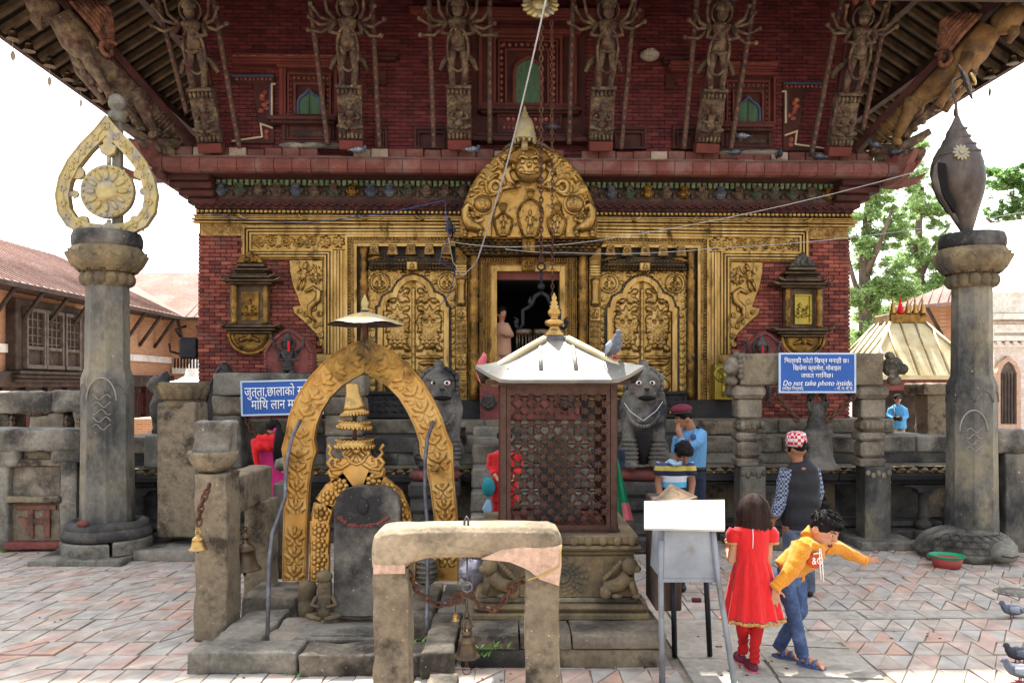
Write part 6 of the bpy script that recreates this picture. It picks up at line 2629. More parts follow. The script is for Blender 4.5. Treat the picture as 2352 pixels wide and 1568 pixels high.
# ------------------------------------------------------------------ right hand bell gate
YG=10.2
t=thing('stone_bell_gate','carved stone post and lintel gate with lion ended beam at the right','gate',(at(1870,0,YG).x,YG,0))
RK(M(),1700,2030,811,884,YG,.4,50,.012,.08,16).build('lintel',G['stone_warm'],t)
for s,px in ((-1,1684),(1,2050)):
 m=M()
 c=at(px,842,YG+.1)
 m.ball(c,(.13,.14,.13),10,8)
 m.ball(c+Vector((s*.07,-.1,-.03)),(.08,.08,.07),8,6)
 m.ball(c+Vector((s*.02,0,-.17)),(.09,.1,.07),8,6)
 m.ball(c+Vector((-s*.04,0,.14)),(.05,.1,.05),6,5)
 for k in range(5):
  m.ball(c+Vector((-s*.06,-.12,.12-.06*k)),.04,6,5)
 m.build('lion_head',G['stone'],t)
for k,(px,yb)in enumerate(((1723,1170),(2007,1240))):
 c=at(px,yb,YG+.2)
 u=(YG+.0)/FP
 m=M()
 for y0,y1,w_,ch in ((884,915,78,.05),(916,960,56,.02),(961,992,54,.05),(993,1012,60,.03),(1013,1052,54,.04),(1053,1072,60,.02)):
  m2=M()
  PB_(m2,px-w_/2,px+w_/2,y0,y1,YG+.02+(78-w_)*u/2,w_*u,ch)
  m2.build('post_stone',G['stone']if y0!=961 else G['stone_warm'],t)
 m2=M()
 z1=at(0,1072,YG).z
 m2.bx(c.x-.16,c.x+.16,YG+.06,YG+.38,.08,z1,.02)
 m2.build('post_shaft',G['stone_pillar'],t)
 m2=M()
 for q in range(5):
  m2.ball((c.x-.13+.065*q,YG+.055,z1-.08-.03*(q%2)),(.035,.015,.04),6,4)
  m2.ball((c.x-.12+.06*q,YG+.1,at(0,977,YG).z),(.035,.03,.06),6,4)
 m2.build('post_carving',G['stone'],t)
 rock(M(),(c.x+.04,YG+.15,.05),(.72,.7,.1),55+k,7,.015,6,.3).build('foot_slab',G['stone_grey'],t)
m=M()
c=at(1877,1078,YG+.2)
yb=YG+.2
ub=yb/FP
m.lathe([(r*ub,(1078-y)*ub)for r,y in ((40,1078),(50,1075),(49,1070),(40,1062),(35,1048),(33,1020),(31,1000),(36,994),(27,985),(22,976),(23,968),(19,960),(17,940),(12,925),(0,922))],24,(c.x,yb,c.z))
bl_=m.build('temple_bell',G['lion'])
tag(bl_,'large dark bell with a ridged shoulder hanging in the right stone gate','bell')
m=M()
m.torus((c.x,yb,at(0,915,yb).z),.1,.03,16,7)
for s in (-1,1):
 m.tube([(c.x+s*.07,yb,at(0,950,yb).z),(c.x+s*.12,yb,at(0,925,yb).z),(c.x+s*.04,yb,at(0,905,yb).z)],.03,7)
o=m.build('bell_crown',G['stone_dark'],bl_)
m=chain(M(),[at(1782,905,YG),at(1800,930,YG),at(1833,966,YG)],.085,.02)
chain(m,[at(1962,910,YG),at(1935,935,YG),at(1900,966,YG)],.085,.02)
tag(m.build('chain',G['iron']),'pair of thick rusty chains sloping from the right lintel to the dark bell','chain')

# ------------------------------------------------------------------ base slabs of the two foreground shrines
t=thing('shrine_kerb','rough stone slabs laid round the gilt arch and the stele','kerb',(-1.5,6.3,0))
SL=[(-2.25,-1.49,5.72,6.02,0,.155),(-1.47,-.6,5.68,5.98,0,.15),(-2.2,-1.86,6.04,6.9,0,.13),(-2.27,-1.8,6.92,7.5,.0,.23),(-1.78,-1.42,7.1,7.55,0,.2),(-.62,-.4,5.62,6.6,0,.19),(-.6,-.35,6.62,7.5,0,.2),(-.92,-.62,6.45,7.5,0,.22),(-1.4,-.95,7.05,7.6,0,.26),(-.55,-.36,5.3,5.6,0,.06)]
for k,(a,b,c,d,e,f)in enumerate(SL):
 m=rock(M(),((a+b)/2,(c+d)/2,(e+f)/2),(b-a,d-c,f-e),60+k,11,.018,5,.2)
 m.build('slab',G['stone']if k%2 else G['stone_grey'],t)
rock(M(),(-1.4,6.42,.05),(.9,.76,.1),72,8,.02,5,.2).build('earth_bed',G['mortar'],t)
m=M()
m.bx(-1.62,-.95,6.1,6.5,.1,.135,.01)
m.bx(-1.5,-1.02,6.16,6.44,.135,.145,.004)
m.build('carved_floor_slab',G['stone_grey'],t)

# ------------------------------------------------------------------ gilt arch with umbrella
YA=7.2
ga=thing('gilt_arch','tall embossed gilt copper arch with a flat metal umbrella on its tip','arch',(at(840,0,YA).x,YA,.2))
sA=YA/FP
def A(px,py):
 p=at(px,py,YA)
 return (p.x,p.z)
left=[(678,1332,27),(679,1250,27),(681,1180,27),(684,1110,28),(687,1060,33),(689,1032,40),(690,1005,33),(697,965,33),(711,928,33),(734,892,33),(764,860,34),(800,834,37),(839,816,37)]
right=[(839,816,37),(880,836,37),(915,862,34),(944,894,33),(966,930,33),(984,968,33),(996,1005,33),(1003,1032,38),(1010,1062,32),(1016,1110,28),(1024,1180,27),(1028,1250,26),(1028,1332,26)]
def arch_piece(pts,k0,k1,name,material,seed):
 seg=pts[k0:k1+1]
 P=[Vector(A(x,y))for x,y,w in seg]
 Wd=[w*sA for x,y,w in seg]
 ln=[0]
 for i in range(1,len(P)):
  ln.append(ln[-1]+(P[i]-P[i-1]).length)
 tot=ln[-1]
 N_=[]
 for i in range(len(pts)):
  a,b=Vector(A(*pts[max(0,i-1)][:2])),Vector(A(*pts[min(len(pts)-1,i+1)][:2]))
  e=(b-a).normalized()
  N_.append(Vector((-e.y,e.x)))
 if pts is left:
  N_[-1]=Vector((-.42,.91)).normalized()*1.1 if False else Vector((-.02,1)).normalized()
 else:
  N_[0]=Vector((.02,1))
 N_=N_[k0:k1+1]
 def f(u,v,h):
  for i in range(1,len(ln)):
   if u<=ln[i]+1e-9:
    break
  q=(u-ln[i-1])/(ln[i]-ln[i-1])
  c=P[i-1].lerp(P[i],q)
  nn=N_[i-1].lerp(N_[i],q).normalized()
  w=Wd[i-1]*(1-q)+Wd[i]*q
  c=c+nn*(v*w)
  return (c.x,YA-.03-h,c.y)
 bl=[]
 k=0
 step=.165
 while (k+.6)*step<tot:
  u=(k+.3)*step
  dirn=0 if P[-1].y>P[0].y else PI
  sg=1 if dirn==0 else -1
  for q in (-1,1):
   bl+=[(u+sg*.035,q*.036,.052,.022,q*.55*sg,.018,2),(u-sg*.01,q*.055,.046,.018,q*1.0*sg,.014,2),(u-sg*.05,q*.046,.024,.024,0,.011,1),(u-sg*.05,q*.046,.01,.01,0,.012,0),(u-sg*.045,q*.018,.034,.008,-q*.3*sg,.012,0)]
  bl+=[(u+sg*.055,0,.05,.026,0,.024,2),(u+sg*.005,0,.03,.018,0,.018,2)]
  k+=1
 nu=max(10,int(tot/.008))
 us,vv=np.linspace(0,tot,nu),np.linspace(-1,1,31)
 U,V=np.meshgrid(us,vv,indexing='ij')
 Hh=bumps_height(U,V*.105,bl)
 Hh=np.where(np.abs(V)>.8,np.where(np.abs(V)>.93,.012,0),Hh)
 m=M()
 m.grid([[f(us[i],vv[j],Hh[i,j])for j in range(31)]for i in range(nu)])
 for sd in (0,30):
  e=[]
  for i in range(nu):
   x,y,z_=f(us[i],vv[sd],Hh[i,sd])
   e.append([(x,y,z_),(x,YA+.05,z_)])
  m.grid(e,True)
 b0=[[f(us[i],vv[j],0)[0],YA+.05,f(us[i],vv[j],0)[2]]for i in range(0,nu)for j in (0,30)]
 m.add(b0,[(2*i,2*i+1,2*i+3,2*i+2)for i in range(nu-1)])
 return m.build(name,material,ga)
for pts,cuts in ((left,((0,2),(2,4),(4,7),(7,10),(10,12))),(right,((0,2),(2,6),(6,9),(9,10),(10,12)))):
 for a,b in cuts:
  top=(pts is left and a==10)or (pts is right and a==0)
  arch_piece(pts,a,b,'embossed_plate',G['gold_relief']if False else (G['gold_arch']if not top else G['bronze_gilt']if 'bronze_gilt' in G else G['gold_dark']),a)
um=M()
c=at(838,745,YA)
u=sA
um.lathe([(88*u,0),(70*u,9*u),(40*u,20*u),(10*u,28*u),(0,29*u),],28,(c.x,YA,c.z),caps=False)
M().lathe([(87*u,-.006),(40*u,12*u),(6*u,20*u)],28,(c.x,YA,c.z),caps=False).build('umbrella_painted_shade',G['wood_dark'],ga)  # shade under the umbrella, put into a dark colour
m=M()
m.tube([at(838,790,YA),at(838,700,YA)],.022,8)
m.build('umbrella_pole',G['iron'],ga)
o=um.build('umbrella',G['gold_pale'],ga)
for v in o.data.vertices:
 r_=math.hypot(v.co.x,v.co.y)
 v.co.z+=.012*math.sin(math.atan2(v.co.y,v.co.x)*5)*(r_/(88*u))**2
m=M().lathe([(8*u,0),(9*u,3*u),(6*u,6*u),(8*u,9*u),(9*u,17*u),(5*u,27*u),(0,38*u)],14,(c.x,YA,at(0,713,YA).z))
m.build('umbrella_finial',G['gold_pale'],ga)
YI=6.85
gh=thing('gilt_halo','gilt flowered halo with scrolling crest behind the grey stele','halo',(at(820,0,YI).x,YI,.2))
sI=YI/FP
def I(px,py):
 p=at(px,py,YI)
 return (p.x,p.z)
for pth,seed in (([(733,1335),(733,1270),(735,1200),(743,1158)],1),([(743,1158),(765,1128),(800,1102)],2),([(840,1098),(876,1112),(908,1140),(924,1180),(930,1212)],3),([(930,1212),(935,1270),(937,1335)],4)):
 pp=[I(*p)for p in pth]
 w_=23 if seed in (1,2)else 19
 M().band(pp,-w_*sI,w_*sI,YI,YI+.05).build('halo_plate',G['gold_arch'],gh)
 m=M()
 for i in range(len(pp)-1):
  a,b=Vector(pp[i]),Vector(pp[i+1])
  k=max(1,round((b-a).length/.15))
  for j in range(k):
   c=a.lerp(b,(j+.5)/k)
   for q in range(7):
    an=q*2*PI/7
    m.ball((c.x+.045*math.cos(an),YI-.004,c.y+.045*math.sin(an)),(.024,.012,.024),7,5)
   m.ball((c.x,YI-.01,c.y),(.028,.016,.028),8,5)
  for w2 in (-w_*sI+.006,w_*sI-.006):
   e=(b-a).normalized()
   nn=Vector((-e.y,e.x))*w2
   m.tube([(a.x+nn.x,YI-.002,a.y+nn.y),(b.x+nn.x,YI-.002,b.y+nn.y)],.006,5)
 m.build('halo_flowers',G['gold_arch'],gh)
m=M()
o=[(752,1082),(760,1110),(800,1122),(848,1122),(882,1104),(884,1080),(872,1060),(850,1046),(848,1030),(795,1030),(790,1050),(770,1060)]
m.prism([I(*p)for p in o],YI,YI+.07,.012)
m.build('crest_plate',G['gold_arch'],gh)
m=M()
for s in (-1,1):
 for pts,r in ([(820,1040),(832,1062),(850,1074),(866,1068),(864,1054),(854,1056)],.02),([(850,1075),(872,1078),(882,1062),(872,1050),(862,1056)],.018),([(868,1052),(880,1040),(874,1030),(882,1020)],.016),([(826,1036),(842,1050),(848,1040),(838,1030)],.018),([(858,1096),(876,1092),(880,1080)],.018):
  m.tube([(I(818+s*(x-818),y)[0],YI-.01,I(0,y)[1])for x,y in pts],r,6)
m.tube([(I(798,1045)[0],YI-.02,I(0,1045)[1]),(I(806,1060)[0],YI-.02,I(0,1060)[1]),(I(820,1066)[0],YI-.02,I(0,1066)[1]),(I(834,1060)[0],YI-.02,I(0,1060)[1]),(I(842,1045)[0],YI-.02,I(0,1045)[1])],.016,6)
m.build('crest_scrolls',G['gold_arch'],gh)
u=sI
m=M()
c=at(813,1030,YI)
m.tube([(c.x,YI+.03,c.z),(c.x,YI+.03,at(0,930,YI).z)],.018,8)
m.build('crown_rod',G['iron'],gh)
for y,r0,r1,h,tl in ((1018,44,42,16,0),(975,38,35,14,3),(944,30,22,14,-6)):
 c=at(813,y,YI)
 X=Matrix.Translation((c.x,YI+.03,c.z))@Matrix.Rotation(R(tl),4,'Y')
 m=M().lathe([(r0*u,-h*u*.5),(r0*1.02*u,-h*u*.1),(r1*u,h*u*.3),(r1*1.03*u,h*u*.5),(r1*.94*u,h*u*.5),(r1*.9*u,0),(.02,0)],36,T=X,caps=False)
 for k in range(26):
  a=2*PI*k/26
  m.ball((r1*1.0*u*math.cos(a),r1*1.0*u*math.sin(a),h*u*.45),.011,5,4,T=X)
  m.ball((r0*u*math.cos(a),r0*u*math.sin(a),-h*u*.5),(.016,.016,.02),5,4,T=X)
 m.build('gilt_crown',G['gold_pale']if False else G['brass'],gh)
X=Matrix.Translation((at(813,938,YI).x,YI+.03,at(0,938,YI).z))@Matrix.Rotation(R(-6),4,'Y')
M().lathe([(27*u,0),(24*u,6*u),(20*u,20*u),(16*u,36*u),(15*u,54*u),(12*u,58*u),(0,59*u)],18,T=X).build('crown_cone',G['brass'],gh)
YS=6.62
st=thing('inscribed_stele','dark grey round topped inscribed stele in front of the gilt halo','stele',(at(842,0,YS).x,YS,.12))
o=[(766,1416),(766,1170),(772,1142),(788,1126),(810,1119),(842,1117),(874,1119),(896,1127),(912,1145),(918,1170),(918,1416)]
pp=[(at(x,y,YS).x,at(x,y,YS).z)for x,y in o]
M().prism(pp,YS,YS+.16,.012).build('slab',G['lion'],st)
m=M()
c=at(834,1180,YS)
for k in range(40):
 a=rd.uniform(-2.9,-.25)
 m.ball((c.x+.2*math.cos(a)*rd.uniform(.9,1.05),YS-.002,c.z+.0+.1*math.sin(a)*rd.uniform(.85,1.1)),(.02,.006,.011),5,3)
m.build('smeared_garland',G['red_stone'],st)
m=M()
for k in range(24):
 z_=at(0,1205,YS).z-k*.031
 m.bx(c.x-.23,c.x+.25,YS-.0008,YS+.01,z_,z_+.006)
m.band([(x*.94+c.x*.06,z_-.01)for x,z_ in pp[1:-1]],0,.012,YS-.003,YS+.01)
m.ball((c.x,YS,c.z+.06),(.05,.02,.07),8,6)
stuff(m.build('inscription',G['lion'],st))
c=at(745,1410,6.6)
m=M()
seated(m,Matrix.Translation((c.x,6.6,.13)),.3)
m.box((c.x,6.62,.3),(.1,.1,.3),.02)
m.ball((c.x,6.6,.48),(.07,.07,.05),8,6)
tag(m.build('kneeling_figure',G['stone_lotus']),'small worn stone kneeling figure at the left edge of the stele','statue')
c=at(706,1400,6.85)
M_=M().lathe([(.07,.1),(.075,.2),(.06,.215),(.065,.24),(.075,.27),(.08,.33),(.06,.38),(0,.395)],16,(c.x,6.85,0))
tag(M_.build('stone_lingam',G['stone_lotus']),'little rounded stone knob beside the kneeling figure','stone')
m=M()
c=at(978,1310,7.0)
m.ball(c,(.1,.08,.13),14,10)
for k in range(5):
 m.torus(c+Vector((0,0,-.08+.04*k)),.1-.012*abs(k-2),.012,16,5,axis='Z')
tag(m.build('ridged_stone',G['stone_grey']),'ridged rounded grey stone beside the right foot of the gilt arch','stone')
m=rock(M(),(at(1080,1312,7.0).x,7.0,at(0,1312,7.0).z),(.17,.16,.19),5,8,.05,9,.7)
tag(m.build('plastic_bag',G['silver_bag']),'crumpled silvery plastic bag left behind the foreground bell gate','bag')
for k,pts in enumerate(([(690,965),(672,1000),(660,1050),(656,1100),(655,1142),(642,1178),(625,1225),(618,1290),(616,1380),(614,1472)],[(995,968),(982,1005),(976,1060),(976,1130),(981,1200),(982,1300),(981,1400),(980,1455)])):
 Ys=np.linspace(7.12,6.15,len(pts))
 m=M().tube([at(x,y,Y)for (x,y),Y in zip(pts,Ys)],.016,8)
 tag(m.build('iron_rod',G['iron_grey']),('bent grey iron rod propping the left side of the gilt arch','bent grey iron rod propping the right side of the gilt arch')[k],'rod','iron rods propping the gilt arch')

# ------------------------------------------------------------------ bell gate on the left, seen end on
t=thing('post_bell_gate','stone bell gate seen end on at left with a stone bowl on its front post','gate',(-2.35,6.6,0))
RK(M(),446,520,1088,1470,6.45,.34,80,.016,.08,14).build('bowl_post',G['stone_warm'],t)
RK(M(),560,616,1150,1372,7.6,.34,81,.016,.12,12).build('plain_post',G['stone_warm'],t)
a,b=at(500,1120,6.7),at(612,1110,7.9)
m=rock(M(),(0,0,0),(.22,1.25,.32),82,12,.025,5,.2,T=Matrix.Translation((-2.43,7.36,1.07))@Matrix.Rotation(R(-1),4,'Z'))
m.build('lintel',G['stone_warm'],t)
c=at(490,1085,6.62)
m=M().lathe([(.06,0),(.12,.02),(.17,.08),(.195,.15),(.19,.175),(.15,.16)],22,(c.x,6.62,c.z))
petals(m,(c.x,6.62,c.z),.1,.02,.2,.14,8,.38,.01)
m.build('stone_bowl',G['stone_warm'],t)
m=RK(M(),442,530,968,1046,6.52,.2,83,.03,.2,9)
tag(m.build('broken_stone',G['stone_grey']),'broken mossy block of stone propped in the bowl of the left bell gate','stone')
def hang_bell(name,label,c,h,r,material,group=None,ring=True):
 t=thing(name,label,'bell',tuple(c),group)
 M().lathe(bell_mesh(h,r),22,tuple(c)).build('bell_body',material,t)
 if ring:
  m=M()
  z=c.z+h
  for s in (-1,1):
   m.tube([(c.x,c.y,z-.05*h),(c.x+s*.28*r,c.y,z+.06*h),(c.x+s*.2*r,c.y,z+.2*h),(c.x,c.y,z+.26*h)],.09*r,6)
  m.torus((c.x,c.y,z+.3*h),.15*r,.06*r,12,5)
  m.build('crown',material,t)
 m=M()
 m.tube([(c.x,c.y,c.z+.3*h),(c.x,c.y,c.z-.2*h)],.07*r,6)
 m.ball((c.x,c.y,c.z-.1*h),.13*r,8,6)
 m.build('clapper',G['iron'],t)
 return t
c=at(455,1262,6.28)
hang_bell('brass_bell','small shiny brass bell on a chain at the left post',c,.12,.072,G['brass'])
m=chain(M(),[at(482,1112,6.4),at(472,1135,6.3),at(462,1160,6.28),at(456,1205,6.28)],.075,.009)
tag(m.build('chain',G['iron']),'short iron chain from the post hole to the small brass bell','chain')
c=at(562,1308,6.9)
hang_bell('bronze_bell','dark bronze bell hanging under the lintel of the left gate',c,.26,.14,G['bronze'])
M().box((at(537,1205,6.75).x,6.75,at(0,1205,6.75).z),(.03,.05,.42),.004).build('hanger_bar',G['iron'],bpy.data.objects['bronze_bell'])
tag(RK(M(),625,660,1110,1330,8.0,.25,90,.015,.2).build('marker_stone',G['stone_grey']),'narrow worn stone post behind the left foot of the gilt arch','stone post')
tag(RK(M(),627,662,1052,1082,8.0,.2,91,.02,.8).build('round_stone',G['stone_grey']),'rounded pale stone lying on the narrow post by the gilt arch','stone')

# ------------------------------------------------------------------ foreground bell gate
YQ=4.9
t=thing('beam_bell_gate','rounded stone beam on two square posts nearest the camera','gate',(at(1070,0,YQ).x,YQ,0))
sQ=YQ/FP
poly=[(853,1305),(852,1262),(856,1234),(870,1220),(900,1214),(1000,1212),(1150,1211),(1262,1212),(1280,1220),(1290,1238),(1290,1300),(1285,1306),(1215,1310),(1198,1302),(1170,1290),(1120,1284),(1040,1282),(980,1284),(950,1294),(930,1306)]
pp=[(at(x,y,YQ).x,at(x,y,YQ).z)for x,y in poly]
m=M().prism(pp,YQ,YQ+.26,.035)
bo=m.build('beam',G['stone_gate'],t)
import bmesh
bmh=bmesh.new()
bmh.from_mesh(bo.data)
bmesh.ops.triangulate(bmh,faces=bmh.faces[:])
bmesh.ops.subdivide_edges(bmh,edges=bmh.edges[:],cuts=3,use_grid_fill=True)
bmh.to_mesh(bo.data)
bmh.free()
off=wloc(bo)
for v in bo.data.vertices:
 n_=v.normal
 v.co+=n_*(fbm(Vector(v.co)+off,9,3)*.006)
 if v.co.y>.2 or True:
  zt_=v.co.z
bo.data.polygons.foreach_set('use_smooth',[True]*len(bo.data.polygons))
bo.data.set_sharp_from_angle(angle=R(50))
m=M().prism([(at(x,y,YQ).x,at(x,y,YQ).z)for x,y in [(1105,1283),(1150,1262),(1200,1256),(1245,1258),(1289,1252),(1289.5,1300),(1284,1345),(1270,1340),(1240,1330),(1216,1310),(1200,1302),(1170,1290)]],YQ-.006,YQ+.1,.003)
m.build('plaster_patch',G['plaster'],t)
RK(M(),857,938,1304,1668,YQ+.015,.25,95,.014,.06,14).build('post',G['stone_warm'],t)
RK(M(),1208,1286,1304,1668,YQ+.015,.25,96,.014,.06,14).build('post',G['stone_warm'],t)
RK(M(),858,930,1296,1318,YQ+.005,.22,97,.004,.2).build('plaster_joint',G['plaster'],t)
m=M().tube([at(x,y,YQ+.1)for x,y in ((1066,1215),(1067,1195),(1072,1186),(1076,1192),(1075,1212))],.008,6)
m.tube([at(1073,1280,YQ+.1),at(1073,1340,YQ+.1)],.006,6)
m.torus(at(1073,1347,YQ+.1),.03,.009,16,6)
m.build('iron_hook',G['iron_grey'],t)
m=chain(M(),[at(938,1312,YQ+.1),at(960,1360,YQ+.1),at(1000,1388,YQ+.1),at(1030,1388,YQ+.1),at(1065,1362,YQ+.1)],.055,.0085)
chain(m,[at(1078,1362,YQ+.1),at(1098,1388,YQ+.1),at(1130,1402,YQ+.1),at(1155,1385,YQ+.1),at(1172,1352,YQ+.1),at(1208,1328,YQ+.1)],.055,.0085)
m.torus(at(1052,1372,YQ+.1),.035,.008,14,6)
m.torus(at(1175,1350,YQ+.1),.03,.008,14,6)
tag(m.build('chain',G['iron']),'rusty chain draped in two loops between the posts of the front gate','chain')
m=M().tube([at(x,y,YQ-.01)for x,y in ((1290,1250),(1284,1300),(1250,1320),(1215,1330))],.004,5)
m.tube([at(x,y,YQ-.012)for x,y in ((1286,1300),(1240,1322),(1212,1332))],.004,5)
tag(m.build('twine',G['rope']),'yellow twine tied round the right post of the front gate','twine')
c=at(1072,1508,YQ+.1)
tb=hang_bell('caged_bell','dark bronze bell with a caged crown hanging in the front gate',c,.15,.082,G['bronze'],None,False)
m=M()
z0=c.z+.15
for k in range(6):
 a=PI/3*k
 m.tube([(c.x+.012*math.cos(a),c.y+.012*math.sin(a),z0),(c.x+.034*math.cos(a),c.y+.034*math.sin(a),z0+.035),(c.x+.028*math.cos(a),c.y+.028*math.sin(a),z0+.07),(c.x,c.y,z0+.095)],.006,5)
m.lathe([(.03,-.012),(.036,-.006),(.03,0),(.034,.008),(.02,.014)],14,(c.x,c.y,z0))
m.lathe([(.012,.09),(.018,.1),(.008,.11),(.012,.12),(.005,.13)],10,(c.x,c.y,z0))
m.tube([(c.x,c.y,z0+.1),(c.x,c.y,at(0,1370,YQ+.1).z)],.007,6)
m.torus((c.x,c.y,at(0,1368,YQ+.1).z),.016,.006,10,5)
m.build('caged_crown',G['bronze'],tb)
m=M().tube([(c.x,c.y,c.z),(c.x,c.y,c.z-.05)],.01,6)
m.torus((c.x,c.y,c.z-.08),.026,.003,16,5)
m.build('bell_pull',G['iron'],tb)
c=at(1046,1425,YQ+.12)
hang_bell('tiny_bell','tiny brass bell on a cord in the left loop of the chain',c,.045,.026,G['brass'])
M().tube([c+Vector((0,0,.05)),at(1047,1380,YQ+.1)],.003,5).build('cord',G['iron'],bpy.data.objects['tiny_bell'])

# ------------------------------------------------------------------ lattice shrine with a sheet metal roof
YK=6.4
ks=thing('lattice_shrine','brown iron lattice shrine on a carved stone pedestal with a silvery metal roof','shrine',(.36,6.85,0))
cx,cy=.36,6.87
rd=random.Random(9)
for k,(hx,y0,z0,z1)in enumerate(((.73,5.84,0,.13),(.72,5.83,.13,.235))):
 if k==0:
  for a,b in ((-.37,.3),(.3,1.09)):
   rock(M(),((a+b)/2,6.9,.065),(b-a-.01,2.1,.135),110+int(a*10),10,.012,5,.12).build('base_block',G['stone_dark']if a<0 else G['stone_warm'],ks)
 else:
  for a,b in ((-.38,.05),(.05,.42),(.42,1.1)):
   rock(M(),((a+b)/2,6.9,.19),(b-a-.008,2.14,.1),120+int(a*10),10,.012,5,.2).build('base_slab',G['stone'],ks)
for w,z0,z1,ch in ((.68,.235,.285,.012),(.655,.29,.345,.03),(.6,.348,.385,.01),(.575,.385,.70,.01),(.585,.705,.745,.02),(.63,.75,.785,.02),(.605,.79,.862,.012)):
 M().bx(cx-w,cx+w,cy-w+.02,cy+w,z0,z1,ch).build('pedestal_course',G['stone_lotus']if w!=.6 else G['stone'],ks)
yf=cy-.575+.02
m=M()
bl=[]
for k in range(5):
 for q in range(18):
  a=q*2*PI/18
  bl.append((cx+.02+(.05+.035*k)*math.cos(a),.54+(.04+.03*k)*math.sin(a),.014,.014,0,.02,0))
sheet(m,lambda u,v,h:(u,yf-.004-h,v),cx-.3,cx+.34,.39,.695,90,46,bl)
m.build('carved_wheel',G['stone_lotus'],ks)
for s in (-1,1):
 m=M()
 c=Vector((cx+s*.46,yf-.04,.40))
 m.tube([c+Vector((-s*.12,0,.07)),c+Vector((0,0,.1)),c+Vector((s*.06,-.01,.17))],[.06,.06,.06],8)
 m.ball(c+Vector((s*.07,-.02,.235)),(.065,.06,.065),9,7)
 m.ball(c+Vector((s*.12,-.04,.22)),(.035,.035,.03),7,5)
 m.tube([c+Vector((s*.07,-.02,.15)),c+Vector((s*.11,-.04,.02))],[.032,.026],7)
 m.ball(c+Vector((s*.12,-.05,.015)),(.04,.03,.02),7,4)
 m.ball(c+Vector((-s*.11,-.02,.04)),(.05,.05,.06),8,6)
 m.ball(c+Vector((-s*.03,-.04,.015)),(.05,.03,.02),7,4)
 for k in range(7):
  m.ball(c+Vector((s*(.0-.02*k),-.02,.26-.02*k)),.022,6,4)
 m.build('corner_lion',G['stone_lotus'],ks)
m=M()
for k in range(11):
 x=cx-.55+1.1*k/10
 m.ball((x,cy-.6,.82),(.035,.02,.035),7,5)
m.build('lotus_petal_row',G['stone_lotus'],ks)
hw,z0,z1=.45,.86,2.03
bz0,bz1=.95,1.93
m=M()
for sx in (-1,1):
 for sy in (-1,1):
  m.bx(cx+sx*hw-.045*(sx>0)-.0,cx+sx*hw+.045*(sx<0),cy+sy*hw-.02,cy+sy*hw+.02,z0,z1)
for k in range(4):
 X=Matrix.Translation((cx,cy,0))@Matrix.Rotation(k*PI/2,4,'Z')
 m.bx(-hw+.046,hw-.046,-hw-.02,-hw+.02,z0+.02,z0+.06,T=X)
 m.bx(-hw+.05,hw-.05,-hw-.015,-hw+.015,z1-.1,z1,T=X)
 m.bx(-hw+.05,-hw+.08,-hw-.015,-hw+.015,z0+.06,z1-.1,T=X)
 m.bx(hw-.08,hw-.05,-hw-.015,-hw+.015,z0+.06,z1-.1,T=X)
 m.bx(-hw,hw,-hw-.03,-hw+.03,z0-.01,z0+.018,T=X)
m.build('iron_frame',G['lattice'],ks)
st_=.104
rz=M()
for q in range(5):
 a=q*2*PI/5
 rz.ball((.017*math.cos(a),-.012,.017*math.sin(a)),(.013,.01,.013),6,4)
rz.ball((0,-.018,0),.013,6,4)
rme_=bpy.data.meshes.new('rosette')
rme_.from_pydata(rz.v,[],rz.f)
rme_.materials.append(G['lattice'])
x0,x1=-hw+.08,hw-.08
for k in range(4):
 X=Matrix.Translation((cx,cy,0))@Matrix.Rotation(k*PI/2,4,'Z')
 m=M()
 H_,W_=z1-.1-z0-.06,x1-x0
 n=int((W_+H_)/st_)+1
 for i in range(-n,n+1):
  for s in (-1,1)if k!=2 else ():
   bx_=x0+i*st_ if s>0 else x1-i*st_
   t0=max(0,(x0-bx_)*s if s>0 else (bx_-x1))
   t1=min(H_,(x1-bx_)if s>0 else (bx_-x0))
   if t1-t0>.02:
    a,b=(bx_+s*t0,z0+.06+t0),(bx_+s*t1,z0+.06+t1)
    m.tube([(a[0],-hw,a[1]),(b[0],-hw,b[1])],.0088,4,T=X)
 for zz in np.arange(z0+.2,z1-.12,.21):
  m.bx(x0,x1,-hw+.012,-hw+.022,zz,zz+.012,T=X)
 m.build('lattice_panel',G['lattice'],ks)
 if k==0:
  j=0
  zz=z0+.06+st_/2
  while zz<z1-.11:
   xx=x0+(st_/2 if j%2==0 else 0)+(W_%st_)*0
   while xx<x1+.001:
    if x0+.01<xx<x1-.01:
     o=link('rosette',rme_,ks)
     o.location=Vector((cx+xx,cy-hw-.008,zz))-wloc(ks)
    xx+=st_
   zz+=st_/2
   j+=1
m=M()
m.lathe([(.2,.87),(.22,.95),(.12,1.0),(.14,1.1),(.16,1.3),(.08,1.4),(.1,1.5),(0,1.6)],16,(cx,cy,0))
m.build('inner_statue',G['stone_dark'],ks)
M().bx(cx-.4,cx+.4,cy-.4,cy+.4,.863,.9,.01).build('inner_floor',G['red_stone'],ks)
e,ri,ze,zr=.6,.095,2.045,2.37
ce=[(-e,-e),(e,-e),(e,e),(-e,e)]
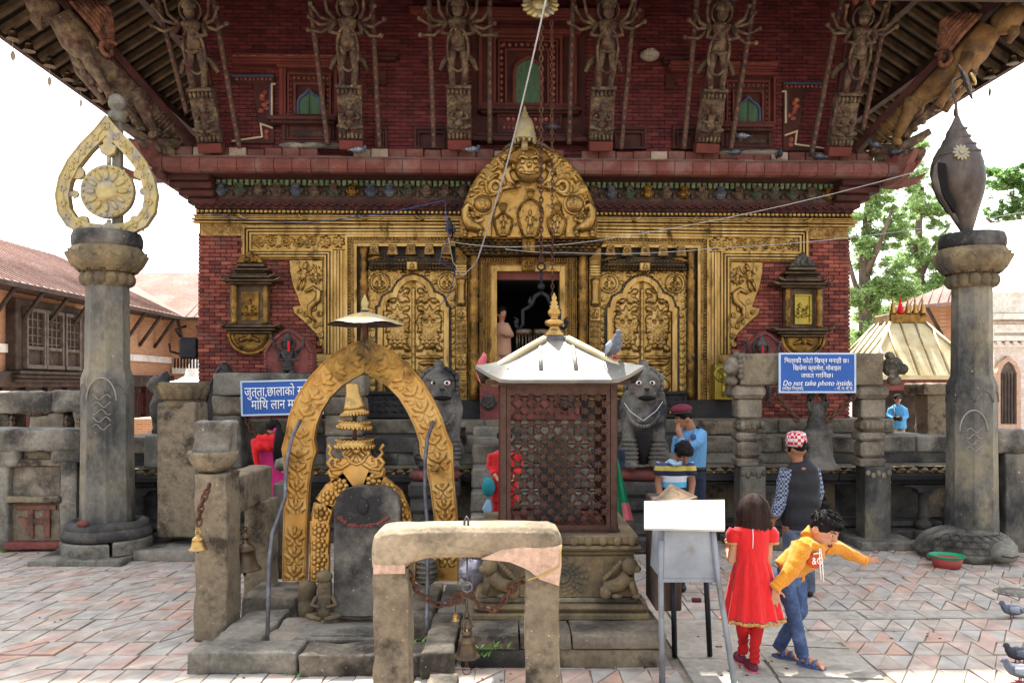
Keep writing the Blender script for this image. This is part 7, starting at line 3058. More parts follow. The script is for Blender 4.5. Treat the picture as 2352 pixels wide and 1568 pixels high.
for k in range(4):
 X=Matrix.Translation((cx,cy,0))@Matrix.Rotation(k*PI/2,4,'Z')
 m=M()
 P=[]
 for i in range(11):
  v=i/10
  row=[]
  for j in range(17):
   u=-1+2*j/16
   w=e+(ri-e)*v
   lift=.09*max(0,abs(u)-.72)**1.5*(1-v)**3*8
   out=1+.06*max(0,abs(u)-.8)*(1-v)**3*5
   row.append((u*w*out,-w*out,ze+(zr-ze)*(v**.92)+lift))
  P.append(row)
 m.grid(P,True,flip=True,T=X)
 m.grid([[(x,y,z-.012)for x,y,z in r]for r in P],True,T=X)
 m.grid([[(x,y,z-.012*q)for x,y,z in P[0]]for q in (0,1,2.2)],True,T=X)
 m.build('roof_sheet',G['tin'],ks)
 m=M()
 for x,v0,v1 in ((-.4,.2,.42),(-.135,.2,.84),(.135,.2,.84),(.4,.2,.42)):
  q=[]
  for v in (v0,(v0+v1)/2,v1):
   q.append((x,-(e+(ri-e)*v),ze+(zr-ze)*v**.92+.002))
  m.tube(q,.018,8,T=X,flat=(1,.45),up=(1,0,0))
 m.build('roof_seam',G['tin'],ks)
 m=M()
 hp_=[(-(e+(ri-e)*v),-(e+(ri-e)*v),ze+(zr-ze)*v**.92+.012+.0*v)for v in np.linspace(.14,1,8)]
 m.tube(hp_,.03,6,T=X)
 m.build('hip_capping',G['tin_gold'],ks)
M().bx(cx-.55,cx+.55,cy-.55,cy+.55,2.005,2.042).build('roof_underside',G['wood_dark'],ks)
M().bx(cx-.1,cx+.1,cy-.1,cy+.1,zr-.02,zr+.035,.008).build('roof_cap',G['iron_grey'],ks)
u=cy/FP
m=M().lathe([(22*u,0),(23*u,5*u),(17*u,14*u),(11*u,19*u),(12*u,23*u),(20*u,26*u),(22*u,32*u),(20*u,37*u),(9*u,40*u),(8*u,44*u),(14*u,50*u),(15*u,58*u),(12*u,60*u),(13*u,62*u),(8*u,64*u),(11*u,68*u),(10*u,71*u),(6*u,73*u),(9*u,77*u),(7*u,81*u),(3.5*u,83*u),(6.5*u,87*u),(5*u,92*u),(2*u,98*u),(0,102*u)],24,(cx-.01,cy,zr+.035))
m.build('gilt_finial',G['brass'],ks)
m=M().ball((cx-.62,cy+.25,2.13),(.05,.04,.12),9,7)
m.ball((cx-.6,cy+.25,2.23),(.03,.03,.06),8,6)
tag(remesh(M().merge(m),.015,'cloth_bundle',G['pink_cloth'],None,2),'faded pink cloth bundle tucked at the left corner of the metal roof','cloth')

# ------------------------------------------------------------------ metal desk
dk=thing('metal_desk','grey steel box desk on angle legs with a white painted sloping lid','desk',(1.15,5.75,0))
yd=5.58
a,b=at(1520,1335,yd),at(1640,1205,yd)
poly=[(at(1527,1210,yd).x,at(0,1210,yd).z),(at(1632,1210,yd).x,at(0,1210,yd).z),(at(1645,1330,yd).x,at(0,1332,yd).z),(at(1519,1330,yd).x,at(0,1330,yd).z)]
M().prism(poly,yd,yd+.45,.006).build('box',G['grey_paint'],dk)
m=M().bx(at(1519,0,yd).x,at(1645,0,yd).x,yd-.006,yd+.01,at(0,1336,yd).z,at(0,1328,yd).z)
m.build('rail',G['grey_paint'],dk)
p=[at(1480,1212,yd-.06),at(1665,1216,yd-.06),at(1664,1147,yd+.2),at(1480,1150,yd+.2)]
m=M()
vs=[tuple(q)for q in p]+[(q.x,q.y+.01,q.z-.015)for q in p]
m.add(vs,[(0,1,2,3),(7,6,5,4),(0,4,5,1),(1,5,6,2),(2,6,7,3),(3,7,4,0)])
m.build('white_lid',G['white_board'],dk)
m=M()
for (xa,ya,da),(xb,yb,db)in (((1638,1215,0),(1690,1575,-.1)),((1522,1330,0),(1522,1450,-.05)),((1625,1330,.2),(1661,1508,.35)),((1546,1335,.4),(1553,1428,.5))):
 pass
for pts,mt in (([at(1637,1212,yd-.01),at(1650,1330,yd-.03),at(1688,1580,5.42)],'grey_paint'),([at(1520,1240,yd),at(1518,1330,yd),Vector((at(1519,0,yd).x,yd-.03,0))],'grey_paint'),([at(1622,1330,yd+.4),Vector((1.46,6.1,0))],'black_metal'),([at(1546,1335,yd+.4),Vector((1.2,6.1,0))],'black_metal')):
 M().tube(pts,.02,4).build('leg',G[mt],dk)
m=M()
p=[at(1502,1148,6.1),at(1540,1110,6.2),at(1602,1140,6.1),at(1580,1149,5.95)]
m.add([tuple(q)for q in p]+[(q.x,q.y,q.z-.02)for q in p],[(0,1,2,3),(7,6,5,4),(0,4,5,1),(1,5,6,2),(2,6,7,3),(3,7,4,0)])
lm_=m.build('tilted_lid',G['wood'],dk)
q=at(1555,1160,6.1)
M().bx(at(1506,0,6.05).x,at(1566,0,6.05).x,6.05,6.5,.35,at(0,1150,6.05).z,.01).build('rear_box',G['wood_dark'],dk)
tag(rock(M(),tuple(gr(1600,1377,.02)),(.09,.05,.04),7,5,.01,9,.5).build('brick_scrap',G['brick']),'small broken piece of red brick on the ground under the desk','brick')

# ------------------------------------------------------------------ guardian lions
for side,hx,label in ((-1,1008,'black stone guardian lion with painted eyes left of the entrance behind the gilt arch'),(1,1478,'black stone guardian lion with painted eyes and a white cord right of the lattice shrine')):
 YN=10.0 if side>0 else 10.1
 c0=at(hx,1075,YN)
 t=thing('guardian_lion',label,'statue',tuple(c0),'guardian lions by the entrance')
 j=lambda dx,py,dy=0:at(hx+dx,py,YN+dy)
 u=YN/FP
 m=M()
 m.ball(j(0,882),(40*u,38*u,36*u),16,12)
 m.ball(j(6,907,-.12),(27*u,22*u,20*u),12,9)
 m.ball(j(8,897,-.2),(12*u,10*u,8*u),10,7)
 m.ball(j(6,922,-.14),(22*u,18*u,9*u),10,7)
 m.lathe([(15*u,0),(17*u,8*u),(10*u,12*u),(13*u,20*u),(9*u,28*u),(0,34*u)],14,tuple(j(0,857)))
 m.tube([j(0,920,.06),j(0,960,0),j(0,1000,.12),j(0,1040,.25)],[44*u,50*u,44*u,40*u],14)
 for s in (-1,1):
  m.tube([j(s*30,965,-.02),j(s*31,1010,-.08),j(s*30,1066,-.1)],[22*u,18*u,16*u],10)
  m.ball(j(s*31,1068,-.17),(19*u,24*u,9*u),10,6)
  m.ball(j(s*38,1040,.25),(22*u,40*u,36*u),10,8)
  m.ball(j(s*40,868,.05),(9*u,8*u,14*u),8,6)
  m.tube([j(s*14,872,-.17),j(s*22,866,-.18),j(s*34,872,-.12)],5*u,6)
  m.tube([j(s*36,900,0),j(s*44,940,.02),j(s*42,985,.02)],[12*u,13*u,7*u],8)
 remesh(m,.016,'body',G['lion'],t,3)
 m=M()
 for k in range(38):
  a=PI*2*k/38
  m.ball(j(math.cos(a)*42,882-math.sin(a)*38,-.02+.04*(k%2)),6*u,6,5)
 for k in range(17):
  a=PI+PI*(k+.5)/17
  m.ball(j(math.cos(a)*36,945-math.sin(a)*34,-.22-.06*math.sin(-a)),5*u,6,4)
 for s in (-1,1):
  for k in range(6):
   m.torus(j(s*31,1010+k*10,-.09),18*u,3*u,14,5,axis='Z')
 m.build('mane_and_collar',G['lion'],t)
 for s in (-1,1):
  q=j(4+s*15,879,-.17)
  eo=M().ball(q,(8.5*u,5*u,5.6*u),12,9).build('eye',G['white'],t)
  M().ball(q+Vector((0,-.026,0)),(3.6*u,2.4*u,3.6*u),10,7).build('pupil',G['black'],eo)
  m=M().tube([q+Vector((math.cos(a)*8.5*u,-.012,math.sin(a)*7*u))for a in np.linspace(0,2*PI,15)[:-1]],1.3*u,5,closed=True)
  m.build('eye_rim',G['red_stone'],eo)
 M().ball(j(8,914,-.27),(21*u,9*u,6*u),12,7).build('mouth',G['void'],t)
 M().ball(j(8,894,-.29),(7*u,4*u,4*u),9,6).build('nose',G['stone_black'],t)
 m=M().tube([j(0,985,-.16),j(0,1020,-.08),j(0,1060,.02)],[22*u,20*u,14*u],10)
 smoothed(m.build('sooty_chest',G['stone_black'],t),60)
 if side>0:
  m=M().tube([j(-44,925,-.1),j(-30,945,-.22),j(0,966,-.29),j(30,942,-.22),j(44,922,-.1)],.0035,5)
  tag(m.build('cord_necklace',G['white']),'thin white cord hanging round the neck of the right lion','cord')

# ------------------------------------------------------------------ people
def head(m,c,r,f,up=Vector((0,0,1))):
 """skull, jaw, nose, ears; r = half height, f = the way the face looks"""
 f=Vector(f).normalized()
 s=f.cross(up).normalized()
 u=s.cross(f).normalized()
 Rm=Matrix((s,-f,u)).transposed().to_4x4()
 X=Matrix.Translation(c)@Rm
 m.ball((0,.08*r,.14*r),(.74*r,.86*r,.86*r),14,10,T=X)
 m.ball((0,-.14*r,-.36*r),(.56*r,.6*r,.6*r),12,8,T=X)
 m.ball((0,-.42*r,-.74*r),(.3*r,.26*r,.2*r),8,6,T=X)
 m.tube([(0,-.74*r,.12*r),(0,-.93*r,-.2*r)],[.09*r,.15*r],7,T=X)
 m.tube([(-.16*r,-.76*r,-.5*r),(.16*r,-.76*r,-.5*r)],.08*r,6,T=X)
 for q in (-1,1):
  m.ball((q*.74*r,.08*r,-.08*r),(.1*r,.2*r,.25*r),7,5,T=X)
  m.tube([(q*.14*r,-.74*r,.2*r),(q*.42*r,-.66*r,.22*r)],.07*r,5,T=X)
 return X
def face(X,r,body,mouth=0):
 for q in (-1,1):
  e=M().ball((q*.29*r,-.7*r,.06*r),(.1*r,.06*r,.03*r),8,5,T=X).build('eye',G['white'],body)
  M().ball((q*.29*r,-.735*r,.055*r),(.06*r,.045*r,.04*r),7,5,T=X).build('pupil',G['black'],e)
  M().tube([(q*.14*r,-.8*r,.25*r),(q*.3*r,-.77*r,.3*r),(q*.46*r,-.66*r,.24*r)],.035*r,5,T=X).build('eyebrow',G['hair'],body)
 M().ball((0,-.76*r,-.52*r),(.2*r,.09*r,.05*r+.06*r*mouth),9,6,T=X).build('mouth',G['red_stone']if not mouth else G['maroon'],body)
def hand(m,w,d,side,l=.16,spread=.35,curl=.3):
 """palm and five fingers from wrist w along d; side = the way the thumb leaves"""
 d,side=Vector(d).normalized(),Vector(side)
 side=(side-d*side.dot(d)).normalized()
 n=d.cross(side)
 m.tube([w,w+d*l*.25,w+d*l*.5],[l*.16,l*.2,l*.2],8,flat=(1,.6),up=tuple(side))
 for k,(o,ln)in enumerate(((.3,.42),(.1,.5),(-.1,.46),(-.28,.36))):
  b=w+d*l*.45+side*l*o*.62
  t1=(d+side*o*spread).normalized()
  p1=b+t1*l*ln*.5
  p2=p1+(t1+n*curl).normalized()*l*ln*.5
  m.tube([b-t1*l*.08,p1,p2],[l*.062,l*.057,l*.045],6)
  m.ball(p2,l*.046,6,4)
 b=w+d*l*.15+side*l*.16
 p1=b+(d*.6+side).normalized()*l*.26
 p2=p1+(d+side*.4).normalized()*l*.2
 m.tube([b,p1,p2],[l*.08,l*.066,l*.05],6)
def hairball(m,X,r,n=50,low=-.2,back=True,seed=1):
 rr=random.Random(seed)
 m.ball((0,.12*r,.26*r),(.8*r,.88*r,.82*r),14,10,T=X)
 for _ in range(n):
  a,b=rr.uniform(0,2*PI),rr.uniform(low,1.2)
  x,y,z=.8*math.cos(a)*math.cos(b),.12+.86*math.sin(a)*math.cos(b),.26+.8*math.sin(b)
  if y<-.45 and z<.55:
   continue
  m.ball((x*r,y*r,z*r),.17*r,6,5,T=X)

# ---- boy in the mustard hoodie, bending with arms spread
YO=5.95
so=YO/FP
J=lambda x,y,d=0.0:at(x,y,YO+d)
boy=thing('person','boy in a mustard hoodie and blue jeans leaning over with both arms held out','person',(at(1835,0,YO).x,YO,0))
m=M()
f=Vector((.5,-.78,-.4))
hc=J(1893,1218,-.02)
rh=40*so
X=head(m,hc,rh,f,Vector((.25,0,1)))
m.tube([J(1872,1240,.03),hc+Vector((-.03,.02,-.05))],17*so,8)
m.tube([J(1835,1255,-.12),J(1818,1308,-.2),J(1780,1352,-.26)],[12*so,11*so,8*so],8)
hand(m,J(1780,1350,-.26),Vector((.0,-.12,-1)),Vector((1,-.1,.1)),44*so,.5,-.25)
m.tube([J(1902,1248,.12),J(1950,1273,.2),J(1986,1287,.24)],[12*so,11*so,8*so],8)
hand(m,J(1986,1287,.24),Vector((1,.05,.02)),Vector((.1,-.3,1)),38*so,.6,.35)
m.tube([J(1808,1312),J(1835,1285),J(1865,1262),J(1875,1245)],[26*so,27*so,28*so,16*so],10)
an1,an2=Vector((at(1846,0,5.88).x,5.9,.09)),Vector((at(1790,0,6.05).x,6.08,.09))
toe1,toe2=an1+Vector((.1,-.085,-.055)),an2+Vector((.105,-.06,-.055))
for hipp,kn,an,to in ((J(1798,1322,-.04),J(1818,1392,-.12),an1,toe1),(J(1826,1330,.06),J(1835,1402,.02),an2,toe2)):
 m.tube([hipp,kn,an],[18*so,13*so,9*so],8)
 dv=(to-an)
 m.tube([an+Vector((0,0,-.03)),an+dv*.5+Vector((0,0,-.015)),to],[.032,.032,.024],8)
 sd=dv.cross(Vector((0,0,1))).normalized()
 for k in range(5):
  b=to+sd*(.036-.018*k)
  m.tube([b,b+dv.normalized()*(.035-.004*k)+Vector((0,0,-.006))],[.011,.009],6)
body=remesh(m,.0075,'body',G['skin'],boy,2)
face(X,rh,body,1)
m=M()
hairball(m,X,rh,70,.05,True,3)
m.ball((0,-.45*rh,.72*rh),(.6*rh,.4*rh,.2*rh),9,6,T=X)
hm_=remesh(m,.009,'hair',G['hair'],boy,1)
m=M()
rr=random.Random(31)
for _ in range(220):
 a,b=rr.uniform(0,6.28),rr.uniform(.15,1.5)
 p0=Vector((.86*math.cos(a)*math.cos(b),.12+.92*math.sin(a)*math.cos(b),.3+.88*math.sin(b)))*rh
 d_=Vector((p0.x*.12,p0.y*.1-.12*rh,.02*rh))+Vector((rr.gauss(0,.06),rr.gauss(0,.06),rr.gauss(0,.05)))*rh
 m.tube([p0*.97,p0*1.03+d_*.5,p0*1.03+d_],[.035*rh,.03*rh,.008*rh],4,T=X)
m.build('hair_tufts',G['hair'],boy)
m=M()
m.tube([J(1800,1312),J(1818,1298),J(1842,1280),J(1866,1258),J(1874,1240)],[31*so,34*so,37*so,35*so,22*so],14)
m.tube([J(1790,1322),J(1815,1325),J(1842,1318)],[20*so,22*so,18*so],10)
m.tube([J(1842,1252,-.1),J(1828,1290,-.17),J(1812,1318,-.21),J(1781,1347,-.26)],[24*so,20*so,17.5*so,13*so],10)
m.tube([J(1890,1250,.1),J(1925,1258,.16),J(1955,1273,.2),J(1982,1285,.235)],[23*so,18*so,15.5*so,12*so],10)
m.tube([J(1852,1232,.02),J(1862,1222,.06),J(1880,1240,.1)],[15*so,19*so,14*so],9)
m.tube([J(1862,1250,-.12),J(1880,1258,-.12),J(1898,1252,-.04)],10*so,8)
ho=remesh(m,.0085,'hoodie',G['hoodie'],boy,2,disp=lambda p:.003*fbm(Vector(p),16,2)+.0025*math.sin(p[0]*40+p[2]*70+4*fbm(Vector(p),8,1)))
m=M()
for x,y in ((1787,1322),(1802,1331),(1822,1333),(1840,1326)):
 pass
m.tube([J(1783,1346,-.265),J(1777,1352,-.27)],14*so,10)
m.tube([J(1981,1285,.236),J(1988,1287,.24)],12.5*so,10)
m.build('cuffs',G['hoodie'],ho)
lg=J(1872,1288,-.125)
m=M().ball(lg,(19*so,.02,16*so),14,8,rot=Matrix.Rotation(R(20),4,'Y'))
m.build('printed_badge',G['hoodie_logo'],ho)
stamp('&G',22*so,lg.x-10*so,lg.x+12*so,lg.y-.024,lg.z-5*so,G['white'],ho,'badge_lettering')
M().tube([J(1868,1272,-.13),J(1876,1270,-.13),J(1884,1268,-.12)],2.4*so,4).build('badge_line',G['white'],ho)
for dx in (0,6):
 M().tube([J(1882+dx*.4,1254,-.14),J(1883+dx,1290,-.16),J(1886+dx,1330+dx,-.17)],.004,5).build('drawstring',G['white'],ho)
m=M()
m.tube([J(1790,1312),J(1812,1325),J(1835,1330)],[25*so,28*so,22*so],12)
for hipp,kn,an in ((J(1798,1326,-.05),J(1819,1394,-.12),an1),(J(1828,1332,.05),J(1838,1402,.02),an2)):
 m.tube([hipp,hipp.lerp(kn,.55),kn,kn.lerp(an,.5),an+Vector((0,0,-.02))],[24*so,21*so,17.5*so,15.5*so,15*so],12)
remesh(m,.009,'jeans',G['jeans'],boy,2,disp=lambda p:.003*fbm(Vector(p),22,3)+.0015*math.sin(p[2]*70+6*fbm(Vector(p),9,1)))
def sandal(an,to,material,parent):
 dv=(to-an).normalized()
 dv.z=0
 sd=Vector((-dv.y,dv.x,0))
 c=Vector((an.x,an.y,0))-dv*.04
 o=[]
 for a in np.linspace(0,2*PI,19)[:-1]:
  l=.105+.115*math.cos(a)
  w=.05*math.sin(a)*(1+.12*math.cos(a))
  q=c+dv*l+sd*w
  o.append((q.x,q.y))
 sm_=M().prismz(o,.002,.028,.005).build('sandal',material,parent)
 for l in (.085,.14):
  q=c+dv*l
  pts=[q+sd*(.05*math.cos(a))+Vector((0,0,.022+.052*math.sin(a)*(1-(l-.1)*4)))for a in np.linspace(0,PI,9)]
  M().tube(pts,.015,6,flat=(1,.3),up=tuple(dv)).build('strap',material,sm_)
sandal(an1,toe1,G['sandal'],boy)
sandal(an2,toe2,G['sandal'],boy)

# ---- girl in the red dress, seen from behind
YR=5.8
sr=YR/FP
J=lambda x,y,d=0.0:at(x,y,YR+d)
girl=thing('person','small girl in a red frilled dress and red leggings seen from behind','person',(at(1728,0,YR).x,YR,0))
m=M()
hc=J(1731,1172,.03)
X=head(m,hc,36*sr,Vector((.1,1,-.12)))
m.tube([J(1729,1225),J(1730,1190,.02)],15*sr,8)
m.tube([J(1727,1320),J(1727,1270),J(1728,1222)],[24*sr,20*sr,21*sr],10)
m.tube([J(1690,1226),J(1679,1288,.0),J(1671,1262,.12)],[11*sr,10*sr,7*sr],8)
hand(m,J(1671,1262,.12),Vector((0,.2,1)),Vector((1,0,0)),30*sr,.3,.5)
m.tube([J(1766,1226),J(1763,1290,.0),J(1752,1280,.2)],[11*sr,10*sr,7*sr],8)
hand(m,J(1752,1280,.2),Vector((-.2,.6,.2)),Vector((0,0,1)),30*sr,.3,.5)
ls_=[Vector((at(1707,0,5.95).x,5.95,.07)),Vector((at(1733,0,5.78).x,5.78,.07))]
for hx,an in ((1705,ls_[0]),(1740,ls_[1])):
 m.tube([J(hx,1330),J(hx,1430,.0),an+Vector((0,0,.1)),an],[15*sr,12*sr,9*sr,8*sr],8)
 m.ball(an+Vector((-.01,.05,-.03)),(.035,.08,.03),8,6)
remesh(m,.0085,'body',G['skin'],girl,2)
m=M()
rr=random.Random(6)
for k in range(150):
 a=rr.uniform(-.35,PI+.35)
 p0=X@Vector((.5*36*sr*math.cos(a)*.6,0,.95*36*sr))
 x,y=math.cos(a),-math.sin(a)
 zt=rr.uniform(-12,8)
 wv=rr.uniform(-5,5)
 m.tube([hc+Vector((x*10*sr,y*8*sr,36*sr)),hc+Vector((x*28*sr,y*29*sr,20*sr)),hc+Vector(((x*32+wv)*sr,y*34*sr,-8*sr)),hc+Vector(((x*35-wv)*sr,y*33*sr,-28*sr)),hc+Vector((x*(37+rr.uniform(-7,5))*sr,y*(29+rr.uniform(-4,4))*sr,(-44+zt)*sr))],[4.5*sr,5*sr,4.5*sr,4*sr,1.2*sr],5)
m.ball(hc+Vector((0,.0,6*sr)),(30*sr,31*sr,34*sr),12,9)
smoothed(m.build('hair',G['hair_brown'],girl),60)
m=M()
P=[]
for i,(y,w,d,fl)in enumerate(((1206,20,16,0),(1211,40,24,0),(1222,42,27,0),(1250,39,27,0),(1286,36,27,.01),(1300,41,31,.05),(1340,50,40,.07),(1385,58,47,.085),(1412,63,52,.1),(1416,64,53,.1),(1404,58,48,.09))):
 row=[]
 for j in range(73):
  a=2*PI*j/72
  g_=1+fl*math.sin(a*11+.7*math.sin(a*3+y*.01))+fl*.5*math.sin(a*23)
  c=J(1727+(y-1286)*.02*(y>1286),y)
  row.append((c.x+w*sr*math.cos(a)*g_,c.y+d*sr*math.sin(a)*g_,c.z+(.006*math.sin(a*11+1)if fl else 0)))
 P.append(row)
m.grid(P,True)
dr_=m.build('dress',G['red_dress'],girl)
m=M()
m.grid([[(q[0]*1.0+(q[0]-P[9][0][0]*0)*0,q[1],q[2]-.004-k*.022)for q in P[9]]for k in (0,1)],True)
c=J(1730,1418)
for k in range(72):
 q=P[9][k]
 m.ball((q[0],q[1],q[2]-.014),(.012,.008,.012),5,4)
m.build('gold_hem',G['gold_trim'],dr_)
for s,x in ((-1,1689),(1,1767)):
 m=M().tube([J(x,1216),J(x+s*5,1228),J(x+s*7,1244)],[15*sr,18*sr,13*sr],12)
 smoothed(m.build('puff_sleeve',G['red_dress'],dr_),60)
 M().torus(J(x+s*7,1246),13*sr,2.6*sr,16,5,axis='Z').build('sleeve_braid',G['gold_trim'],dr_)
M().tube([J(1729,1214,-.075),J(1730,1232,-.084),J(1729,1258,-.084)],.003,4).build('zip',G['white'],dr_)
m=M()
for hx,an in ((1705,ls_[0]),(1740,ls_[1])):
 m.tube([J(hx,1390),J(hx,1440),an+Vector((0,0,.1)),an+Vector((0,0,.0))],[17*sr,15*sr,12*sr,12*sr],10)
remesh(m,.009,'leggings',G['red_leg'],girl,1,disp=lambda p:.004*math.sin(p[2]*130+4*fbm(Vector(p),9,1))*(1 if p[2]<.2 else .2))
for an in ls_:
 m=M().ball(an+Vector((-.012,.04,-.04)),(.044,.1,.042),12,8)
 sh_=m.build('shoe',G['maroon'],girl)
 M().ball(an+Vector((-.012,.04,-.058)),(.047,.105,.02),12,6).build('sole',G['pink_cloth'],sh_)

# ---- man in a patterned cap and black vest
YM=7.85
sm=YM/FP
J=lambda x,y,d=0.0:at(x,y,YM+d)
man=thing('person','man in a patterned cap, black padded vest and checked sleeves with his back turned','person',(at(1835,0,YM).x,YM,0))
m=M()
hc=J(1829,1030)
X=head(m,hc,27*sm,Vector((-.75,.65,-.1)))
m.tube([J(1832,1062),J(1830,1040)],13*sm,8)
m.tube([J(1836,1200),J(1838,1130),J(1838,1070)],[24*sm,24*sm,25*sm],10)
m.tube([J(1808,1080),J(1802,1145),J(1778,1190,-.05)],[13*sm,11*sm,8*sm],8)
hand(m,J(1778,1190,-.05),Vector((-.3,0,-1)),Vector((-1,-.2,.3)),30*sm,.3,.5)
for x,xe in ((1815,1820),(1850,1856)):
 m.tube([J(x,1205),J(x,1290),Vector((at(xe,0,YM).x,YM,.08))],[20*sm,15*sm,10*sm],8)
remesh(m,.012,'body',G['skin_dark'],man,2)
m=M()
hairball(m,X,27*sm,30,-.7,True,5)
remesh(m,.012,'hair',G['hair'],man,1)
c=hc+Vector((0,0,6*sm))
check=mat('cap_weave',['#b8b0b0','#b02a3a','#c4bcbc'],.9,0,60,.2,80)
def checker(name,a,b,sc_):
 m_=mat(name,[a],.9,0,5,.15,60)
 t=m_.node_tree
 k=t.nodes.new('ShaderNodeTexChecker')
 k.inputs['Scale'].default_value=sc_
 k.inputs['Color1'].default_value=lin(a)
 k.inputs['Color2'].default_value=lin(b)
 g_=t.nodes.new('ShaderNodeNewGeometry')
 t.links.new(g_.outputs['Position'],k.inputs['Vector'])
 t.links.new(k.outputs[0],t.nodes['Principled BSDF'].inputs['Base Color'])
 return m_
M().lathe([(23*sm,0),(23.5*sm,14*sm),(20*sm,30*sm),(12*sm,34*sm),(0,35*sm)],20,tuple(c),sy=1.1).build('cap',checker('cap_check','#c0b8b6','#a82c3a',34),man)
m=M()
m.tube([J(1840,1214),J(1840,1180),J(1839,1120),J(1840,1080),J(1836,1060)],[44*sm,44*sm,44*sm,40*sm,22*sm],16,flat=(.66,1),up=(0,-1,0))
ve=remesh(m,.012,'vest',G['vest'],man,2,disp=lambda p:.006*math.sin(p[2]*36+2*fbm(Vector(p),5,1)))
m=M()
m.tube([J(1810,1076),J(1803,1108),J(1798,1142),J(1786,1168,-.02),J(1779,1186,-.05)],[18*sm,19*sm,17*sm,14*sm,11*sm],12)
smoothed(m.build('checked_sleeve',checker('blue_check','#2c3348','#7d8798',46),man),60)
M().tube([J(1868,1080,.05),J(1878,1130,.1),J(1870,1170,.15)],[16*sm,15*sm,12*sm],10).build('checked_sleeve',bpy.data.materials['blue_check'],man)
M().torus(J(1779,1184,-.05),10*sm,2.4*sm,14,5,axis='Z').build('watch',G['iron_grey'],man)
m=M()
m.tube([J(1838,1195),J(1838,1222)],[38*sm,37*sm],12,flat=(.7,1),up=(0,-1,0))
for x,xe in ((1818,1821),(1852,1857)):
 m.tube([J(x,1215),J(x,1290),Vector((at(xe,0,YM).x,YM,.04))],[22*sm,18*sm,16*sm],12)
remesh(m,.012,'jeans',G['jeans_grey'],man,2,disp=lambda p:.004*fbm(Vector(p),15,2))
for xe in (1820,1856):
 M().ball((at(xe,0,YM).x,YM+.04,.04),(.05,.13,.045),10,6).build('shoe',G['black'],man)

# ---- police officer
YZ=8.9
sz=YZ/FP
J=lambda x,y,d=0.0:at(x,y,YZ+d)
po=thing('person','police officer in a maroon beret and sky blue shirt with a hand at his mouth','person',(at(1590,0,YZ).x,YZ,0))
m=M()
hc=J(1570,961)
X=head(m,hc,24*sz,Vector((-1,-.25,-.25)))
m.tube([J(1588,990),J(1577,965)],13*sz,8)
m.tube([J(1592,1075),J(1592,1020),J(1592,992)],[17*sz,19*sz,18*sz],10)
m.tube([J(1606,995,-.1),J(1575,1030,-.24),J(1556,985,-.12)],[12*sz,10*sz,7.5*sz],8)
hand(m,J(1556,990,-.12),Vector((.1,.05,1)),Vector((1,-.3,0)),24*sz,.2,1.2)
for x in (1582,1602):
 m.tube([J(x,1080),J(x,1190),Vector((at(x,0,YZ).x,YZ,.08))],[16*sz,12*sz,9*sz],8)
bo=remesh(m,.012,'body',G['skin_dark'],po,2)
face(X,24*sz,bo)
m=M()
hairball(m,X,24*sz,14,-.4,True,7)
remesh(m,.013,'hair',G['hair'],po,1)
Rb=X@Matrix.Translation((0,-.1*24*sz,14*sz))@Matrix.Rotation(R(-8),4,'X')
m=M().lathe([(20*sz,-2*sz),(21*sz,3*sz)],20,T=Rb,sy=1.15)
be=m.build('beret_band',G['black'],po)
m=M().ball((0,1*sz,9*sz),(23*sz,25*sz,12*sz),16,9,T=Rb)
smoothed(m.build('beret',G['maroon'],po),60)
M().ball((8*sz,-23*sz,3*sz),(3*sz,2*sz,3.6*sz),8,6,T=Rb).build('beret_badge',G['brass'],po)
m=M()
m.tube([J(1592,1078),J(1592,1040),J(1592,1005),J(1590,985)],[28*sz,31*sz,32*sz,16*sz],14,flat=(.72,1),up=(0,-1,0))
m.tube([J(1608,994,-.08),J(1600,1015,-.18),J(1578,1032,-.24),J(1562,1008,-.17)],[17*sz,15*sz,13*sz,10*sz],12)
m.tube([J(1574,992,.12),J(1560,1016,.05),J(1552,1035,-.02),J(1556,1002,-.05)],[14*sz,12*sz,12*sz,10*sz],10)
sh_=remesh(m,.012,'shirt',G['police_shirt'],po,2,disp=lambda p:.004*fbm(Vector(p),20,2))
M().tube([J(1600,980,-.16),J(1612,983,-.1),J(1618,995,0)],4*sz,6,flat=(.5,1)).build('shoulder_strap',G['navy'],sh_)
M().tube([J(1616,985,-.08),J(1619,1005,-.1),J(1612,1022,-.14)],1.8*sz,5).build('lanyard',G['black'],sh_)
M().ball(J(1592,1003,-.235),(7*sz,.012,8*sz),10,6).build('sleeve_badge',G['wire_blue'],sh_)
M().tube([J(1592,1071),J(1592,1080)],[29.5*sz,29.5*sz],14,flat=(.74,1),up=(0,-1,0)).build('belt',G['black'],po)
m=M()
m.tube([J(1592,1078),J(1592,1100)],[28*sz,29*sz],12,flat=(.74,1),up=(0,-1,0))
for x in (1580,1604):
 m.tube([J(x,1095),J(x,1190),Vector((at(x,0,YZ).x,YZ,.05))],[18*sz,15*sz,13*sz],10)
 M().ball((at(x,0,YZ).x-.04,YZ-.02,.04),(.12,.05,.045),10,6).build('shoe',G['black'],po)
remesh(m,.014,'trousers',G['navy'],po,2)

